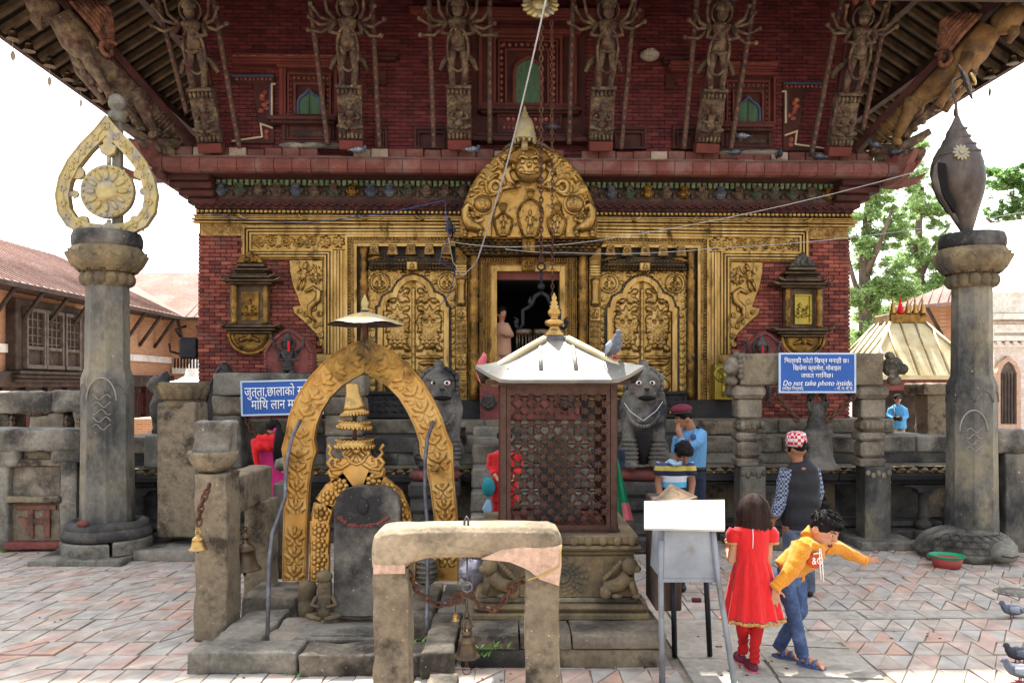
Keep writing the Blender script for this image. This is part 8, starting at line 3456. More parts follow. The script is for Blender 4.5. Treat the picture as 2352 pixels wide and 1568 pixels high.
# ---- boy in the striped shirt
YT=8.1
stt=YT/FP
J=lambda x,y,d=0.0:at(x,y,YT+d)
kid=thing('person','boy in a blue, white and yellow striped polo shirt looking down behind the desk','person',(at(1550,0,YT).x,YT,0))
m=M()
hc=J(1569,1040,-.06)
X=head(m,hc,25*stt,Vector((.2,-.75,-.75)))
m.tube([J(1553,1066),J(1564,1046)],12*stt,8)
m.tube([J(1548,1150),J(1548,1100),J(1550,1066)],[17*stt,18*stt,19*stt],10)
for s,x in ((-1,1520),(1,1582)):
 m.tube([J(x,1068),J(x+s*8,1108),J(x+s*4,1142,-.1)],[10*stt,9*stt,7*stt],8)
 hand(m,J(x+s*4,1142,-.1),Vector((0,-.3,-1)),Vector((-s,0,0)),22*stt,.3,.4)
for x in (1538,1562):
 m.tube([J(x,1150),J(x,1240),Vector((at(x,0,YT).x,YT,.07))],[16*stt,12*stt,9*stt],8)
bo=remesh(m,.011,'body',G['skin_dark'],kid,2)
face(X,25*stt,bo)
m=M()
hairball(m,X,25*stt,60,-.3,True,9)
m.ball((0,-.3*25*stt,.62*25*stt),(.66*25*stt,.5*25*stt,.35*25*stt),10,7,T=X)
remesh(m,.011,'hair',G['hair'],kid,1)
sp=mat('striped_cotton',['#aab4c4'],.9,0,5,.1,50)
t_=sp.node_tree
g_,se,mr,rp_=t_.nodes.new('ShaderNodeNewGeometry'),t_.nodes.new('ShaderNodeSeparateXYZ'),t_.nodes.new('ShaderNodeMapRange'),t_.nodes.new('ShaderNodeValToRGB')
mr.inputs[1].default_value,mr.inputs[2].default_value=J(0,1150).z,J(0,1052).z
t_.links.new(g_.outputs['Position'],se.inputs[0])
t_.links.new(se.outputs[2],mr.inputs[0])
t_.links.new(mr.outputs[0],rp_.inputs[0])
rp_.color_ramp.interpolation='CONSTANT'
e=rp_.color_ramp.elements
sts=((0,'#20243c'),(.12,'#a89a3c'),(.22,'#20243c'),(.33,'#4a9cc0'),(.46,'#b9bcc4'),(.6,'#20243c'),(.72,'#b0a04a'),(.83,'#39406a'),(.9,'#a0aabc'))
while len(e)<len(sts):
 e.new(.5)
for i,(p_,c_)in enumerate(sts):
 e[i].position,e[i].color=p_,lin(c_)
t_.links.new(rp_.outputs[0],t_.nodes['Principled BSDF'].inputs['Base Color'])
m=M()
m.tube([J(1548,1152),J(1548,1110),J(1549,1075),J(1550,1066),J(1552,1056)],[30*stt,29*stt,30*stt,25*stt,14*stt],14,flat=(.68,1),up=(0,-1,0))
for s,x in ((-1,1522),(1,1580)):
 m.tube([J(x,1064),J(x+s*5,1078),J(x+s*8,1092)],[15*stt,15*stt,14*stt],10)
remesh(m,.011,'polo_shirt',sp,kid,2)
m=M().tube([J(1536,1058,-.04),J(1548,1066,-.11),J(1562,1064,-.1),J(1566,1054,-.04)],4.5*stt,7)
m.build('collar',G['paleblue'],kid)
m=M()
for x in (1538,1562):
 m.tube([J(x,1148),J(x,1240),Vector((at(x,0,YT).x,YT,.05))],[19*stt,15*stt,12*stt],10)
 M().ball((at(x,0,YT).x,YT-.04,.04),(.05,.12,.045),10,6).build('shoe',G['black'],kid)
remesh(m,.013,'trousers',G['navy'],kid,1)

# ---- women and others half hidden
def hidden_person(label,px,Y,top,skin,hairm,f,coat,coatm,low,lowm,w=26,arms=None,hr=20):
 s=Y/FP
 J=lambda x,y,d=0.0:at(x,y,Y+d)
 t=thing('person',label,'person',(at(px,0,Y).x,Y,0))
 m=M()
 r=hr*s
 hc=J(px,top+hr)
 X=head(m,hc,r,f)
 m.tube([J(px,top+hr*2.8),hc],8.5*s*hr/20,8)
 sh=top+hr*2.5
 bot=sh+6.4*hr*.5
 m.tube([J(px,bot),J(px,sh+hr),J(px,sh+4)],[w*.55*s,w*.58*s,w*.56*s],10)
 arms=arms or [[(px-w,sh+6,0),(px-w-4,sh+hr*1.9,0),(px-w*.7,sh+hr*3,-.1)],[(px+w,sh+6,0),(px+w+4,sh+hr*1.9,0),(px+w*.7,sh+hr*3,-.1)]]
 for a in arms:
  pts=[J(*q)for q in a]
  m.tube(pts,[.4*r,.36*r,.26*r],8)
  hand(m,pts[-1],pts[-1]-pts[-2],Vector((1,-.3,.2)),.95*r,.3,.5)
 for q in (-.45,.45):
  m.tube([J(px+q*w,bot),Vector((J(px+q*w,0).x,Y,.06))],[.55*r,.3*r],8)
  m.ball((J(px+q*w,0).x,Y-.03,.04),(.045,.11,.04),8,5)
 bo=remesh(m,max(.01,Y*.0014),'body',skin,t,2)
 face(X,r,bo)
 m=M()
 hairball(m,X,r,40,-.4,True,int(px))
 remesh(m,max(.011,Y*.0014),'hair',hairm,t,1)
 m=M()
 m.tube([J(px,coat),J(px,(sh+coat)/2),J(px,sh+6),J(px,sh-3)],[w*1.12*s,w*1.02*s,w*1.06*s,w*.5*s],14,flat=(.68,1),up=(0,-1,0))
 for a in arms:
  pts=[J(*q)for q in a]
  m.tube([pts[0],pts[1],pts[1].lerp(pts[2],.75)],[.55*r,.48*r,.36*r],10)
 remesh(m,max(.011,Y*.0014),'top',coatm,t,2,disp=lambda p:.006*fbm(Vector(p),12,2))
 m=M()
 for q in (-.45,.45):
  m.tube([J(px+q*w,coat-6),Vector((J(px+q*w,0).x,Y,low))],[.8*r,.55*r],10)
 m.build('trousers',lowm,t)
 return t,J,s
V=Vector
t,J,s=hidden_person('woman with long black hair in a scarlet shawl and magenta tunic behind the left gate',630,9.0,964,G['skin'],G['hair'],V((.6,.8,0)),1185,G['kurta'],.05,G['lime'],36)
m=M()
m.tube([J(580,1020,-.08),J(600,1008,-.16),J(630,1008,-.18),J(660,1018,-.12)],[9*s,12*s,11*s,9*s],9)
m.tube([J(584,1026,-.1),J(600,1022,-.19),J(622,1026,-.2),J(650,1030,-.16)],[9*s,11*s,10*s,8*s],9)
m.tube([J(590,1012,-.1),J(588,1040,-.16),J(590,1075,-.17)],[11*s,9*s,7*s],9)
remesh(m,.012,'shawl',G['shawl'],t,2,disp=lambda p:.008*math.sin(p[0]*70+p[2]*20))
m=M()
for k in range(30):
 x=641+random.Random(k).uniform(-13,12)
 m.tube([J(640,978,-.09),J((x+640)/2,1006,-.24),J(x,1040,-.25),J(x,1068+k%7,-.22)],[5*s,5*s,5*s,1.5*s],5)
m.build('long_hair',G['hair'],t)
M().ball(J(634,988,-.115),.03,7,5).build('hair_tie',G['kurta'],t)
t,J,s=hidden_person('woman in red behind the left edge of the lattice shrine with a teal bag',1160,8.5,985,G['skin'],G['hair'],V((.3,1,0)),1150,G['red_dress'],.4,G['shawl'],30)
m=M().ball(J(1122,1118,-.1),(16*s,.07,22*s),12,9)
m.tube([J(1112,1100,-.1),J(1124,1040,-.14),J(1136,1015,-.05)],2.5*s,6,flat=(.4,1))
tag(remesh(m,.013,'shoulder_bag',G['teal'],None,2),'teal shoulder bag hanging at the side of the woman in red','bag')
m=M().tube([J(1122,1146,-.1),J(1119,1168,-.1),J(1120,1180,-.1)],[.02,.05,.03],8)
tag(smoothed(m.build('thin_bag',G['paleblue'])),'thin pale blue plastic bag hanging below the teal bag','bag')
t,J,s=hidden_person('woman in a green chiffon scarf half hidden behind the right of the lattice shrine',1396,8.4,975,G['skin'],G['hair'],V((0,1,0)),1180,G['navy'],.05,G['navy'],28)
P=[]
for i in range(14):
 v=i/13
 row=[]
 for j_ in range(9):
  q=j_/8
  a=J(1402+8*v+q*(10+34*v),1022+172*v,-.16)
  row.append((a.x,a.y+.02*math.sin(q*14+v*3),a.z))
 P.append(row)
m=M().grid(P)
m.grid([[(x,y+.012,z)for x,y,z in r]for r in P],flip=True)
sc__=m.build('scarf',G['green_cloth'],t)
m=M().grid([[(x,y-.004,z)for x,y,z in r[4:]]for r in P[10:]])
m.build('scarf_end',G['pink_cloth'],sc__)
hidden_person('priest in a peach robe leaning inside the dark temple doorway',1152,12.75,704,G['skin'],G['hair'],V((.5,-.8,0)),818,G['peach'],1.5,G['peach'],21,[[(1160,745,0),(1174,770,-.05),(1154,766,-.25)],[(1128,745,0),(1120,770,-.05),(1140,772,-.2)]],16)
tt,J,s=hidden_person('tourist in a light blue t-shirt and sunglasses holding a camera by the golden shrine',2062,17.0,905,G['skin_pale'],G['hair_brown'],V((-.2,-1,0)),984,G['cyan_shirt'],.5,G['khaki'],18,[[(2045,937,0),(2040,955,-.05),(2055,962,-.3)],[(2079,937,0),(2083,956,-.05),(2068,962,-.3)]],10.5)
M().bx(J(2056,0).x,J(2068,0).x,J(0,0,-.1).y-.03,J(0,0,-.1).y,J(0,916).z,J(0,912).z,.005).build('sunglasses',G['black'],tt)
m=M().box(J(2061,960,-.36),(.16,.08,.1),.02)
m.lathe([(.05,0),(.05,.09)],12,T=Matrix.Translation(J(2063,961,-.4))@Matrix.Rotation(PI/2,4,'X'))
tag(m.build('camera',G['black']),'black camera held at the belly of the tourist','camera')
M().tube([J(2052,930,-.12),J(2056,950,-.25),J(2060,958,-.33)],.014,5).build('camera_strap',G['black'],tt)

# ------------------------------------------------------------------ buildings and trees behind the court
def brickmat(name,c1,c2,cm,w=.22,h=.07):
 m=mat(name,[c1],.9,0,1.5,.2,20)
 t=m.node_tree
 N,K=t.nodes,t.links
 g,se,ad,cb,b=N.new('ShaderNodeNewGeometry'),N.new('ShaderNodeSeparateXYZ'),N.new('ShaderNodeMath'),N.new('ShaderNodeCombineXYZ'),N.new('ShaderNodeTexBrick')
 K.new(g.outputs['Position'],se.inputs[0])
 K.new(se.outputs[0],ad.inputs[0])
 K.new(se.outputs[1],ad.inputs[1])
 K.new(ad.outputs[0],cb.inputs[0])
 K.new(se.outputs[2],cb.inputs[1])
 K.new(cb.outputs[0],b.inputs[0])
 b.inputs['Scale'].default_value=1
 b.inputs['Brick Width'].default_value,b.inputs['Row Height'].default_value,b.inputs['Mortar Size'].default_value=w,h,.008
 b.inputs['Color1'].default_value,b.inputs['Color2'].default_value,b.inputs['Mortar'].default_value=lin(c1),lin(c2),lin(cm)
 K.new(b.outputs[0],N['Principled BSDF'].inputs['Base Color'])
 return m
BF=brickmat('tan_brickwork','#a06e50','#b58463','#b49a80')
XH=-14.65
def W1(px,py,d=0.0):
 x=XH+d
 Y=x*FP/(px-CX)
 return V((x,Y,EYE+(HY-py)*Y/FP))
hs=thing('brick_house','long tan brick courtyard house at left with carved window bay and rusted roof','house',(XH,28,0))
M().bx(XH-5,XH,16,41,0,5.1).build('wall',BF,hs)
M().bx(XH-.05,-5.5,35.5,40.5,0,4.95).build('rear_wing_wall',BF,hs)
ez,rzz=4.86,7.4
P_r=[(XH+1.0,14,ez),(XH+1.0,34.6,ez),(-4.5,34.6,ez),(-4.5,39.2,7.25),(XH-4,39.2,rzz),(XH-4.35,14,rzz)]
m=M()
vs=[P_r[0],P_r[1],(XH-4.35,39.6,rzz),P_r[5]]
m.add(vs+[(x,y,z-.1)for x,y,z in vs],[(0,1,2,3),(7,6,5,4),(0,4,5,1),(3,7,4,0)])
vs=[P_r[1],P_r[2],(-4.5,39.6,7.3),(XH-4.35,39.6,rzz)]
m.add(vs+[(x,y,z-.1)for x,y,z in vs],[(0,1,2,3),(7,6,5,4),(0,4,5,1)])
for k in range(60):
 y=14+k*.36
 if y<34.5:
  m.tube([(XH+1,y,ez+.015),(XH-4.3,y+.0,rzz+.015)],.018,4)
for k in range(26):
 m.tube([(XH+1+k*.36,34.6,ez+.015),(XH+1+k*.36-(0 if k>0 else 0),39.5,7.3)],.018,4)
m.build('roof',G['rust_roof'],hs)
m=M()
m.bx(XH+.9,XH+1.02,14,34.6,ez-.14,ez-.02)
m.bx(XH+.9,-4.5,34.58,34.7,ez-.14,ez-.02)
m.bx(XH+.02,XH+.9,14,34.6,ez-.12,ez-.1)
m.build('eave_beam',G['wood_dark'],hs)
for k in range(13):
 y=17.5+k*1.36
 M().tube([(XH+.02,y,3.55),(XH+.9,y,ez-.1)],.07,4).build('eave_strut',G['wood_dark'],hs)
for k in range(6):
 x=XH+.6+k*1.3
 M().tube([(x,35.48,3.55),(x,34.75,ez-.1)],.07,4).build('eave_strut',G['wood_dark'],hs)
M().bx(XH,XH+.08,14,35.4,2.95,3.2).build('white_band',G['white_wall'],hs)
M().bx(XH+.1,-5.5,35.4,35.5,2.5,2.78).build('white_band',G['white_wall'],hs)
a,b=W1(36,850,.3),W1(196,690,.3)
m=M().bx(XH,XH+.3,a.y,b.y,a.z,4.55,.02)
bay=m.build('window_bay',G['wood_dark'],hs)
for q0,q1 in ((62,98),(108,140),(152,180)):
 p,q=W1(q0,838,.36),W1(q1,705,.36)
 z0,z1=2.62,4.3
 m=M()
 m.bx(XH+.3,XH+.42,p.y-.1,p.y,z0,z1)
 m.bx(XH+.3,XH+.42,q.y,q.y+.1,z0,z1)
 m.bx(XH+.3,XH+.42,p.y,q.y,z1-.1,z1)
 m.bx(XH+.3,XH+.44,p.y-.1,q.y+.1,z0-.12,z0)
 m.bx(XH+.3,XH+.4,p.y,q.y,z0+.45,z0+.55)
 for k in range(1,3):
  m.bx(XH+.3,XH+.36,p.y+(q.y-p.y)*k/3-.02,p.y+(q.y-p.y)*k/3+.02,z0+.55,z1-.1)
 for k in range(4):
  m.bx(XH+.3,XH+.35,p.y,q.y,z0+.62+k*.24,z0+.65+k*.24)
 m.build('window',G['wood_pale'],bay)
m=M()
for k in range(3):
 m.bx(XH,XH+.5-.08*k,a.y-.1,b.y+.1,a.z-.1-.12*k,a.z-.12*k-.01)
m.build('bay_sill',G['wood_dark'],bay)
M().bx(XH,XH+.25,16,35.3,1.95,2.4,.02).build('arcade_beam',G['wood_dark'],hs)
for k in range(14):
 y=20+k*1.15
 M().bx(XH+.02,XH+.2,y,y+.16,0,1.95).build('arcade_post',G['red_wood'],hs)
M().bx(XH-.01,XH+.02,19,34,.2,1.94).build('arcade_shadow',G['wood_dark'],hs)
m=M()
for k in range(70):
 m.bx(XH+.08,XH+.11,20+k*.22,20.04+k*.22,.9,1.7)
stuff(m.build('arcade_bars',G['red_wood_bright'],hs))
for x0,z0,w,h in ((-13.35,3.05,.6,1.3),(-13.4,.15,.6,1.5),(-8.9,2.9,1,1.2)):
 m=M()
 m.bx(x0-.1,x0,35.38,35.5,z0,z0+h)
 m.bx(x0+w,x0+w+.1,35.38,35.5,z0,z0+h)
 m.bx(x0,x0+w,35.38,35.5,z0+h-.1,z0+h)
 m.bx(x0-.1,x0+w+.1,35.34,35.5,z0-.1,z0)
 w_=m.build('window',G['wood_pale'],hs)
 m=M()
 for k in range(int(h/.12)):
  m.bx(x0,x0+w,35.42,35.46,z0+.02+k*.12,z0+.1+k*.12)
 m.build('shutter',G['wood_pale'],w_)
c=at(448,880,30)
t=thing('white_stupa','small whitewashed dome shrine glimpsed beside the temple corner','shrine',(c.x,30,0))
M().lathe([(1.1,0),(1.1,1.9),(1.3,1.95),(1.3,2.05),(.6,2.2),(.35,2.35),(.3,2.6),(0,3.1)],18,(c.x,30,0)).build('dome',G['white_wall'],t)
tag(M().bx(at(300,0,24).x,at(362,0,24).x,24,26,0,1.05,.03).build('brick_block',BF),'low brick platform standing beyond the horned beast','platform')
c=at(440,800,13.2)
t=thing('hanging_lantern','dark fretwork metal lantern hanging off the left side of the temple','lantern',(c.x,13.2,c.z))
M().box(c,(.3,.3,.34),.03).build('body',G['black_metal'],t)
m=M()
for k in range(9):
 m.tube([c+V((-.2+.05*k,-.17,-.16)),c+V((-.2+.05*k,-.17,-.32))],.015,5)
for s in (-1,1):
 m.tube([c+V((s*.15,0,.15)),c+V((s*.24,-.05,.3)),c+V((s*.08,0,.36))],.025,6)
 m.tube([c+V((s*.15,0,-.1)),c+V((s*.3,-.1,-.05)),c+V((s*.32,-.1,.08))],.02,6)
m.bx(c.x+.1,c.x+.4,13.15,13.25,c.z+.3,c.z+.34)
m.build('fringe',G['black_metal'],t)

# ---- right: gilt roofed shrine
YS_=19.0
cx=at(2130,0,YS_+.14).x
t=thing('gilt_shrine','small shrine with a pale gilt ribbed roof and dark pillars beside the right pillar','shrine',(cx,YS_+1.5,0))
zr0,zr1=2+25*.0095,3.55
for k in range(4):
 X=Matrix.Translation((cx,YS_+1.5,0))@Matrix.Rotation(k*PI/2,4,'Z')
 m=M()
 m.add([(-1.36,-1.36,zr0),(1.36,-1.36,zr0),(.4,-.4,zr1),(-.4,-.4,zr1),(-1.36,-1.36,zr0-.1),(1.36,-1.36,zr0-.1)],[(0,1,2,3),(4,5,1,0)],X)
 m.build('roof_sheet',G['tin_gold'],t)
 m=M()
 for i in range(8):
  x=-1.25+i*.357
  v=min(1,max(.1,(1.36-abs(x))/.96))
  m.tube([(x,-1.36,zr0+.02),(x,-1.36+0.96*v,zr0+(zr1-zr0)*v+.02)],.035,4,T=X)
 m.tube([(-1.36,-1.36,zr0),(-.4,-.4,zr1)],.05,5,T=X)
 m.build('roof_rib',G['tin_gold'],t)
 M().bx(-1.3,1.3,-1.3,-1.2,zr0-.35,zr0-.1,T=X).build('fringe_board',G['red_stone'],t)
 M().bx(-1.15,-.97,-1.15,-.97,0,zr0-.1,T=X).build('corner_pillar',G['wood_dark'],t)
M().bx(cx-.9,cx+.9,YS_+.8,YS_+2.2,0,zr0-.1).build('inner_wall',G['wood_dark'],t)
M().bx(cx-.45,cx+.45,YS_+1.05,YS_+1.95,zr1-.05,zr1+.2,.03).build('roof_platform',G['gold_dark'],t)
for k in range(5):
 x=cx-.36+k*.18
 M().lathe([(.09,0),(.07,.1),(.05,.2),(.02,.26),(.03,.3),(0,.42)],10,(x,YS_+1.1,zr1+.2)).build('gilt_finial',G['red_paint']if k==1 else G['brass'],t)

# ---- right: house with the rose roof, white building
t=thing('tiled_house','brick house with a rose coloured hipped roof behind the conch pillar','house',(15,29,0))
A_,B_,C_=at(2048,706,31),at(2320,680,28),at(2335,588,30.5)
B2,C2,G2=at(2440,672,27),at(2440,586,29.8),at(2240,690,38)
up=V((0,0,.12))
m=M().add([A_,B_,C_,B2,C2,G2,A_-up,B_-up,B2-up],[(0,1,2),(1,3,4,2),(0,2,5),(2,4,5),(6,7,1,0),(7,8,3,1)])
for k in range(12):
 q=k/12
 m.tube([A_.lerp(B_,q)+up*.2,A_.lerp(C_,q)+up*.2],.02,4)
m.build('roof',G['rust_roof'],t)
w0,w1=A_+V((.9,.5,0)),B_+V((.5,1.0,0))
m=M().add([(w0.x,w0.y,0),(w1.x,w1.y,0),(w1.x,w1.y,w1.z+.15),(w0.x,w0.y,w0.z+.15),(w0.x+2,w0.y+3,0),(w0.x+2,w0.y+3,w0.z)],[(0,1,2,3),(4,0,3,5)])
m.build('wall',BF,t)
for k in range(4):
 q=w0.lerp(w1,.1+k*.25)
 e=A_.lerp(B_,.08+k*.24)
 M().tube([(q.x,q.y-.02,q.z-1.1),tuple(e-up)],.07,4).build('eave_strut',G['wood_dark'],t)
t=thing('white_building','whitewashed building with moulded cornices and an arched window at right edge','house',(13.4,21,0))
xa=at(2283,0,20.5).x
M().prismz([(xa,20.5),(xa+6,20.5),(xa+6,24),(xa+1.8,24)],0,3.6).build('wall',G['pink_wall'],t)
for k,(z,p,h)in enumerate(((2.95,.08,.1),(3.1,.16,.12),(3.3,.1,.2),(3.62,.3,.14),(3.78,.2,.5))):
 M().prismz([(xa-p,20.5-p),(xa+6,20.5-p),(xa+6,24),(xa+1.8-p,24)],z,z+h).build('cornice',G['white_wall'],t)
vs=[(xa-.2,20.3,4.28),(xa+6,20.3,4.28),(xa+6,22.5,7.0),(xa+1,22.5,6.4),(xa+1.8,24,4.28),(xa+6,24,4.28)]
M().add(vs,[(0,1,2,3),(0,3,4),(3,2,5,4)]).build('roof',G['white_wall'],t)
m=M()
for k in range(30):
 m.bx(xa+k*.2,xa+k*.2+.1,20.36,20.44,3.0,3.09)
m.build('dentils',G['pink_wall'],t)
wc=at(2308,0,20.5).x
o=[(wc-.2,1.05),(wc+.2,1.05),(wc+.2,2.3),(wc+.12,2.5),(wc,2.6),(wc-.12,2.5),(wc-.2,2.3)]
w_=M().prism(o,20.4,20.49).build('window',G['wood_pale'],t)
M().band(o,0,-.1,20.34,20.495,closed=True).build('window_surround',G['pink_cloth']if False else G['plaster'],w_)
m=M()
for k in range(5):
 m.bx(wc-.17+k*.08,wc-.14+k*.08,20.37,20.4,1.08,2.3)
m.build('lattice',G['wood_dark'],w_)

# ---- stones at the right edge
tag(RK(M(),2310,2380,1040,1290,9.9,.4,131,.02,.12).build('stone_post',G['stone_pillar']),'plain grey stone post at the right edge behind the turtle','stone post')
tag(RK(M(),2288,2380,990,1040,9.9,.5,132,.04,.3).build('capping_stone',G['stone_grey']),'rough grey capping stone on the post at the right edge','stone')
tag(RK(M(),2130,2182,905,1036,15.5,.5,133,.03,.12).build('stone_post',G['stone_warm']),'leaning tan stone post left of the conch pillar in the far court','stone post')
tag(RK(M(),2122,2184,880,906,15.4,.8,134,.03,.3).build('capping_stone',G['stone_warm']),'tan capping stone on the leaning post in the far court','stone')
t=thing('lamp_railing','far row of brass lamps on a dark rail at the right','railing',(at(2180,0,14).x,14,0))
a=at(2100,1045,14)
M().bx(a.x,a.x+4,14,14.2,0,a.z-.08).build('wall',G['stone_black'],t)
for k in range(14):
 M().lathe([(.05,0),(.03,.04),(.09,.1),(.08,.1)],10,(a.x+.1+k*.22,14.05,a.z-.08)).build('oil_lamp',G['brass'],t)

# ---- trees
def tree(label,base,segs,clumps,n,leafm,seed,size=.2):
 rr=random.Random(seed)
 t=thing('tree',label,'tree',base,'trees beyond the temple')
 m=M()
 for pts,r in segs:
  m.tube(pts,list(np.linspace(r,r*.35,len(pts))),7)
 m.build('trunk',G['bark'],t)
 m=M()
 for c,rad,k in clumps:
  subs=[]
  for _ in range(26):
   p=V((rr.gauss(0,.5),rr.gauss(0,.5),rr.gauss(0,.5)))
   subs.append((V(c)+V((p.x*rad[0],p.y*rad[1],p.z*rad[2])),rr.uniform(.14,.34)))
  for _ in range(int(n*k)):
   sc0,sr_=rr.choice(subs)
   q=sc0+V((rr.gauss(0,1)*rad[0],rr.gauss(0,1)*rad[1],rr.gauss(0,.7)*rad[2]))*sr_*.62
   if mnoise.noise(q*1.6+V((seed,0,0)))<-.25:
    continue
   a=V((rr.gauss(0,1),rr.gauss(0,1),rr.gauss(0,.7))).normalized()
   b=a.cross(V((rr.gauss(0,1),rr.gauss(0,1),rr.gauss(0,1)))).normalized()
   l,w=size*rr.uniform(.6,1.2),size*rr.uniform(.25,.45)
   m.add([q-a*l*.5,q+b*w*.5,q+a*l*.5,q-b*w*.5],[(0,1,2,3)])
 stuff(m.build('crown',leafm,t))
 return t
def cl(px,py,Y,rx,ry,k):
 p=at(px,py,Y)
 s=Y/FP
 return (tuple(p),(rx*s,rx*s*.8,ry*s),k)
def br(Y,*pts):
 return [at(x,y,Y+d)for x,y,d in pts]
Yt=36
tree('tall light green tree close behind the right corner of the temple',tuple(at(1985,0,Yt).xy)+(0,),[(br(Yt,(1990,1000,0),(1988,760,0),(1985,600,0),(1995,470,.5),(2010,380,1)),.35),(br(Yt,(1986,640,0),(2020,560,-1),(2050,480,-1)),.16),(br(Yt,(1988,720,0),(1960,640,0),(1940,560,0)),.15),(br(Yt,(1988,700,0),(2030,640,1),(2070,600,1)),.16)],[cl(1985,470,Yt,45,50,.8),cl(2030,440,Yt,45,40,.7),cl(1975,580,Yt,50,45,.9),cl(2040,540,Yt,55,45,1),cl(1990,680,Yt,50,50,1),cl(2050,650,Yt,50,45,1),cl(2005,770,Yt,60,45,1.1),cl(2070,345,Yt,45,40,.8),cl(2010,360,Yt,45,40,.6),cl(2070,760,Yt,55,35,1)],4600,G['leaf'],3,.22)
Yt=44
tree('pale leafy tree behind the conch pillar with thin trunk',tuple(at(2110,0,Yt).xy)+(0,),[(br(Yt,(2112,1000,0),(2115,700,0),(2110,520,0),(2118,430,0)),.32),(br(Yt,(2112,640,0),(2150,560,0),(2180,520,0)),.16),(br(Yt,(2112,600,0),(2080,520,0)),.14)],[cl(2110,480,Yt,50,40,.9),cl(2140,560,Yt,50,40,.9),cl(2090,590,Yt,45,40,.8),cl(2140,660,Yt,55,40,1),cl(2090,400,Yt,45,40,.8),cl(2160,500,Yt,26,26,.4),cl(2090,690,Yt,50,40,1),cl(2190,640,Yt,40,36,.6)],3800,G['leaf'],5,.26)
Yt=34
tree('sparse branching tree at the right edge above the white building',tuple(at(2400,0,Yt).xy)+(0,),[(br(Yt,(2420,1000,0),(2400,700,0),(2380,560,0),(2360,470,0)),.3),(br(Yt,(2395,600,0),(2330,560,0),(2290,520,0),(2265,500,0)),.14),(br(Yt,(2390,560,0),(2340,500,0),(2320,440,0)),.12)],[cl(2310,420,Yt,40,30,.6),cl(2345,400,Yt,40,30,.7),cl(2270,400,Yt,20,18,.2),cl(2340,480,Yt,40,26,.6),cl(2330,555,Yt,40,20,.5),cl(2290,480,Yt,22,22,.25),cl(2390,450,Yt,50,60,1),cl(2390,560,Yt,50,50,1)],2400,G['leaf_dark'],7,.24)
Yt=50
tree('dark leafy tree filling the gap low behind the temple corner',tuple(at(2030,0,Yt).xy)+(0,),[(br(Yt,(2030,1000,0),(2030,800,0),(2035,720,0)),.3)],[cl(1960,800,Yt,60,60,1),cl(2030,790,Yt,60,50,1),cl(2100,770,Yt,60,50,1),cl(2010,720,Yt,60,40,.7),cl(2150,740,Yt,50,50,.8)],3600,G['leaf'],9,.34)

# ------------------------------------------------------------------ bells on the eaves
def tw(x,y,z):
 return TM@V((x,y,z))
ORD=['nearest','second','third','fourth','fifth','sixth','seventh','eighth','ninth','tenth','eleventh','twelfth','thirteenth','fourteenth']
bt=M().lathe(bell_mesh(.16,.085),14)
bt.tube([(0,0,.15),(0,0,.3)],.006,4)
bme=bpy.data.meshes.new('wind_bell')
bme.from_pydata(bt.v,[],bt.f)
bme.polygons.foreach_set('use_smooth',bt.sm)
bme.materials.append(G['bronze'])
lf=M().prism([(0,-.3),(.03,-.25),(.034,-.21),(.015,-.16),(0,-.15),(-.015,-.16),(-.034,-.21),(-.03,-.25)],-.003,.003)
lf.tube([(0,0,.1),(0,0,-.16)],.004,4)
lme2=bpy.data.meshes.new('clapper_leaf')
lme2.from_pydata(lf.v,[],lf.f)
lme2.materials.append(G['wax'])
for s,nm in ((-1,'left'),(1,'right')):
 for k in range(14):
  yy=ey0+.35+k*.5+(k%3)*.05
  c=tw(s*(ex-.22),yy,EZ-.08)
  t=link('wind_bell',bme)
  t.location=c
  t.rotation_euler=(0,0,rd.uniform(0,3))
  tag(t,'%s small bell hanging in line under the %s roof edge, counted from the camera'%(ORD[k],nm),'bell','bells along the roof edges')
  if k%2==0:
   link('clapper_leaf',lme2,t)

# ------------------------------------------------------------------ hanging lamp, gilt lotus and chains
YH=11.0
c=at(1241,12,10.5)
m=M()
X=Matrix.Translation(c)@Matrix.Rotation(R(62),4,'X')
for k in range(16):
 a=2*PI*k/16
 m.ball((math.cos(a)*.16,math.sin(a)*.16,0),(.085,.045,.03),8,5,T=X,rot=Matrix.Rotation(a,4,'Z'))
m.lathe([(.17,0),(.14,.03),(.11,.01),(.1,.04),(.085,.07),(0,.085)],24,T=X)
m.lathe([(.18,-.06),(.19,-.02),(.17,0)],24,T=X)
gl=m.build('gilt_lotus',G['gold_pale'])
tag(gl,'pale gilt lotus boss from which the chains hang at the top of the picture','ornament')
m=chain(M(),[at(1243,58,10.6),at(1243,600,10.95)],.085,.011)
tag(m.build('chain',G['iron']),'heavier chain of the hanging lamp, running down the middle of the facade','chain')
m=chain(M(),[at(1267,50,10.6),at(1269,690,10.95)],.07,.007)
tag(m.build('chain',G['iron']),'thinner chain to the right of the heavy lamp chain','chain')
lp=thing('hanging_lamp','dark wrought lamp frame with fringed trays hanging before the doorway','lamp',tuple(at(1240,690,YH)))
J=lambda x,y,d=0.0:at(x,y,YH+d)
m=M()
m.torus(J(1243,612),.05,.014,14,6)
m.tube([J(1243,620),J(1243,660)],.02,7)
m.ball(J(1243,658),.05,10,7)
for s in (-1,1):
 pts=[J(1243+s*x,y)for x,y in ((0,672),(14,680),(22,700),(32,708),(42,712),(42,745),(50,757))]
 m.tube(pts,[.03,.03,.024,.026,.026,.022,.02],8)
 m.tube([J(1243+s*22,704),J(1243+s*26,692),J(1243+s*24,680)],[.025,.03,.008],7)
 m.tube([J(1243+s*50,757),J(1243+s*58,748),J(1243+s*54,734),J(1243+s*62,728)],[.02,.028,.02,.008],7)
 m.ball(J(1243+s*57,740),.035,8,6)
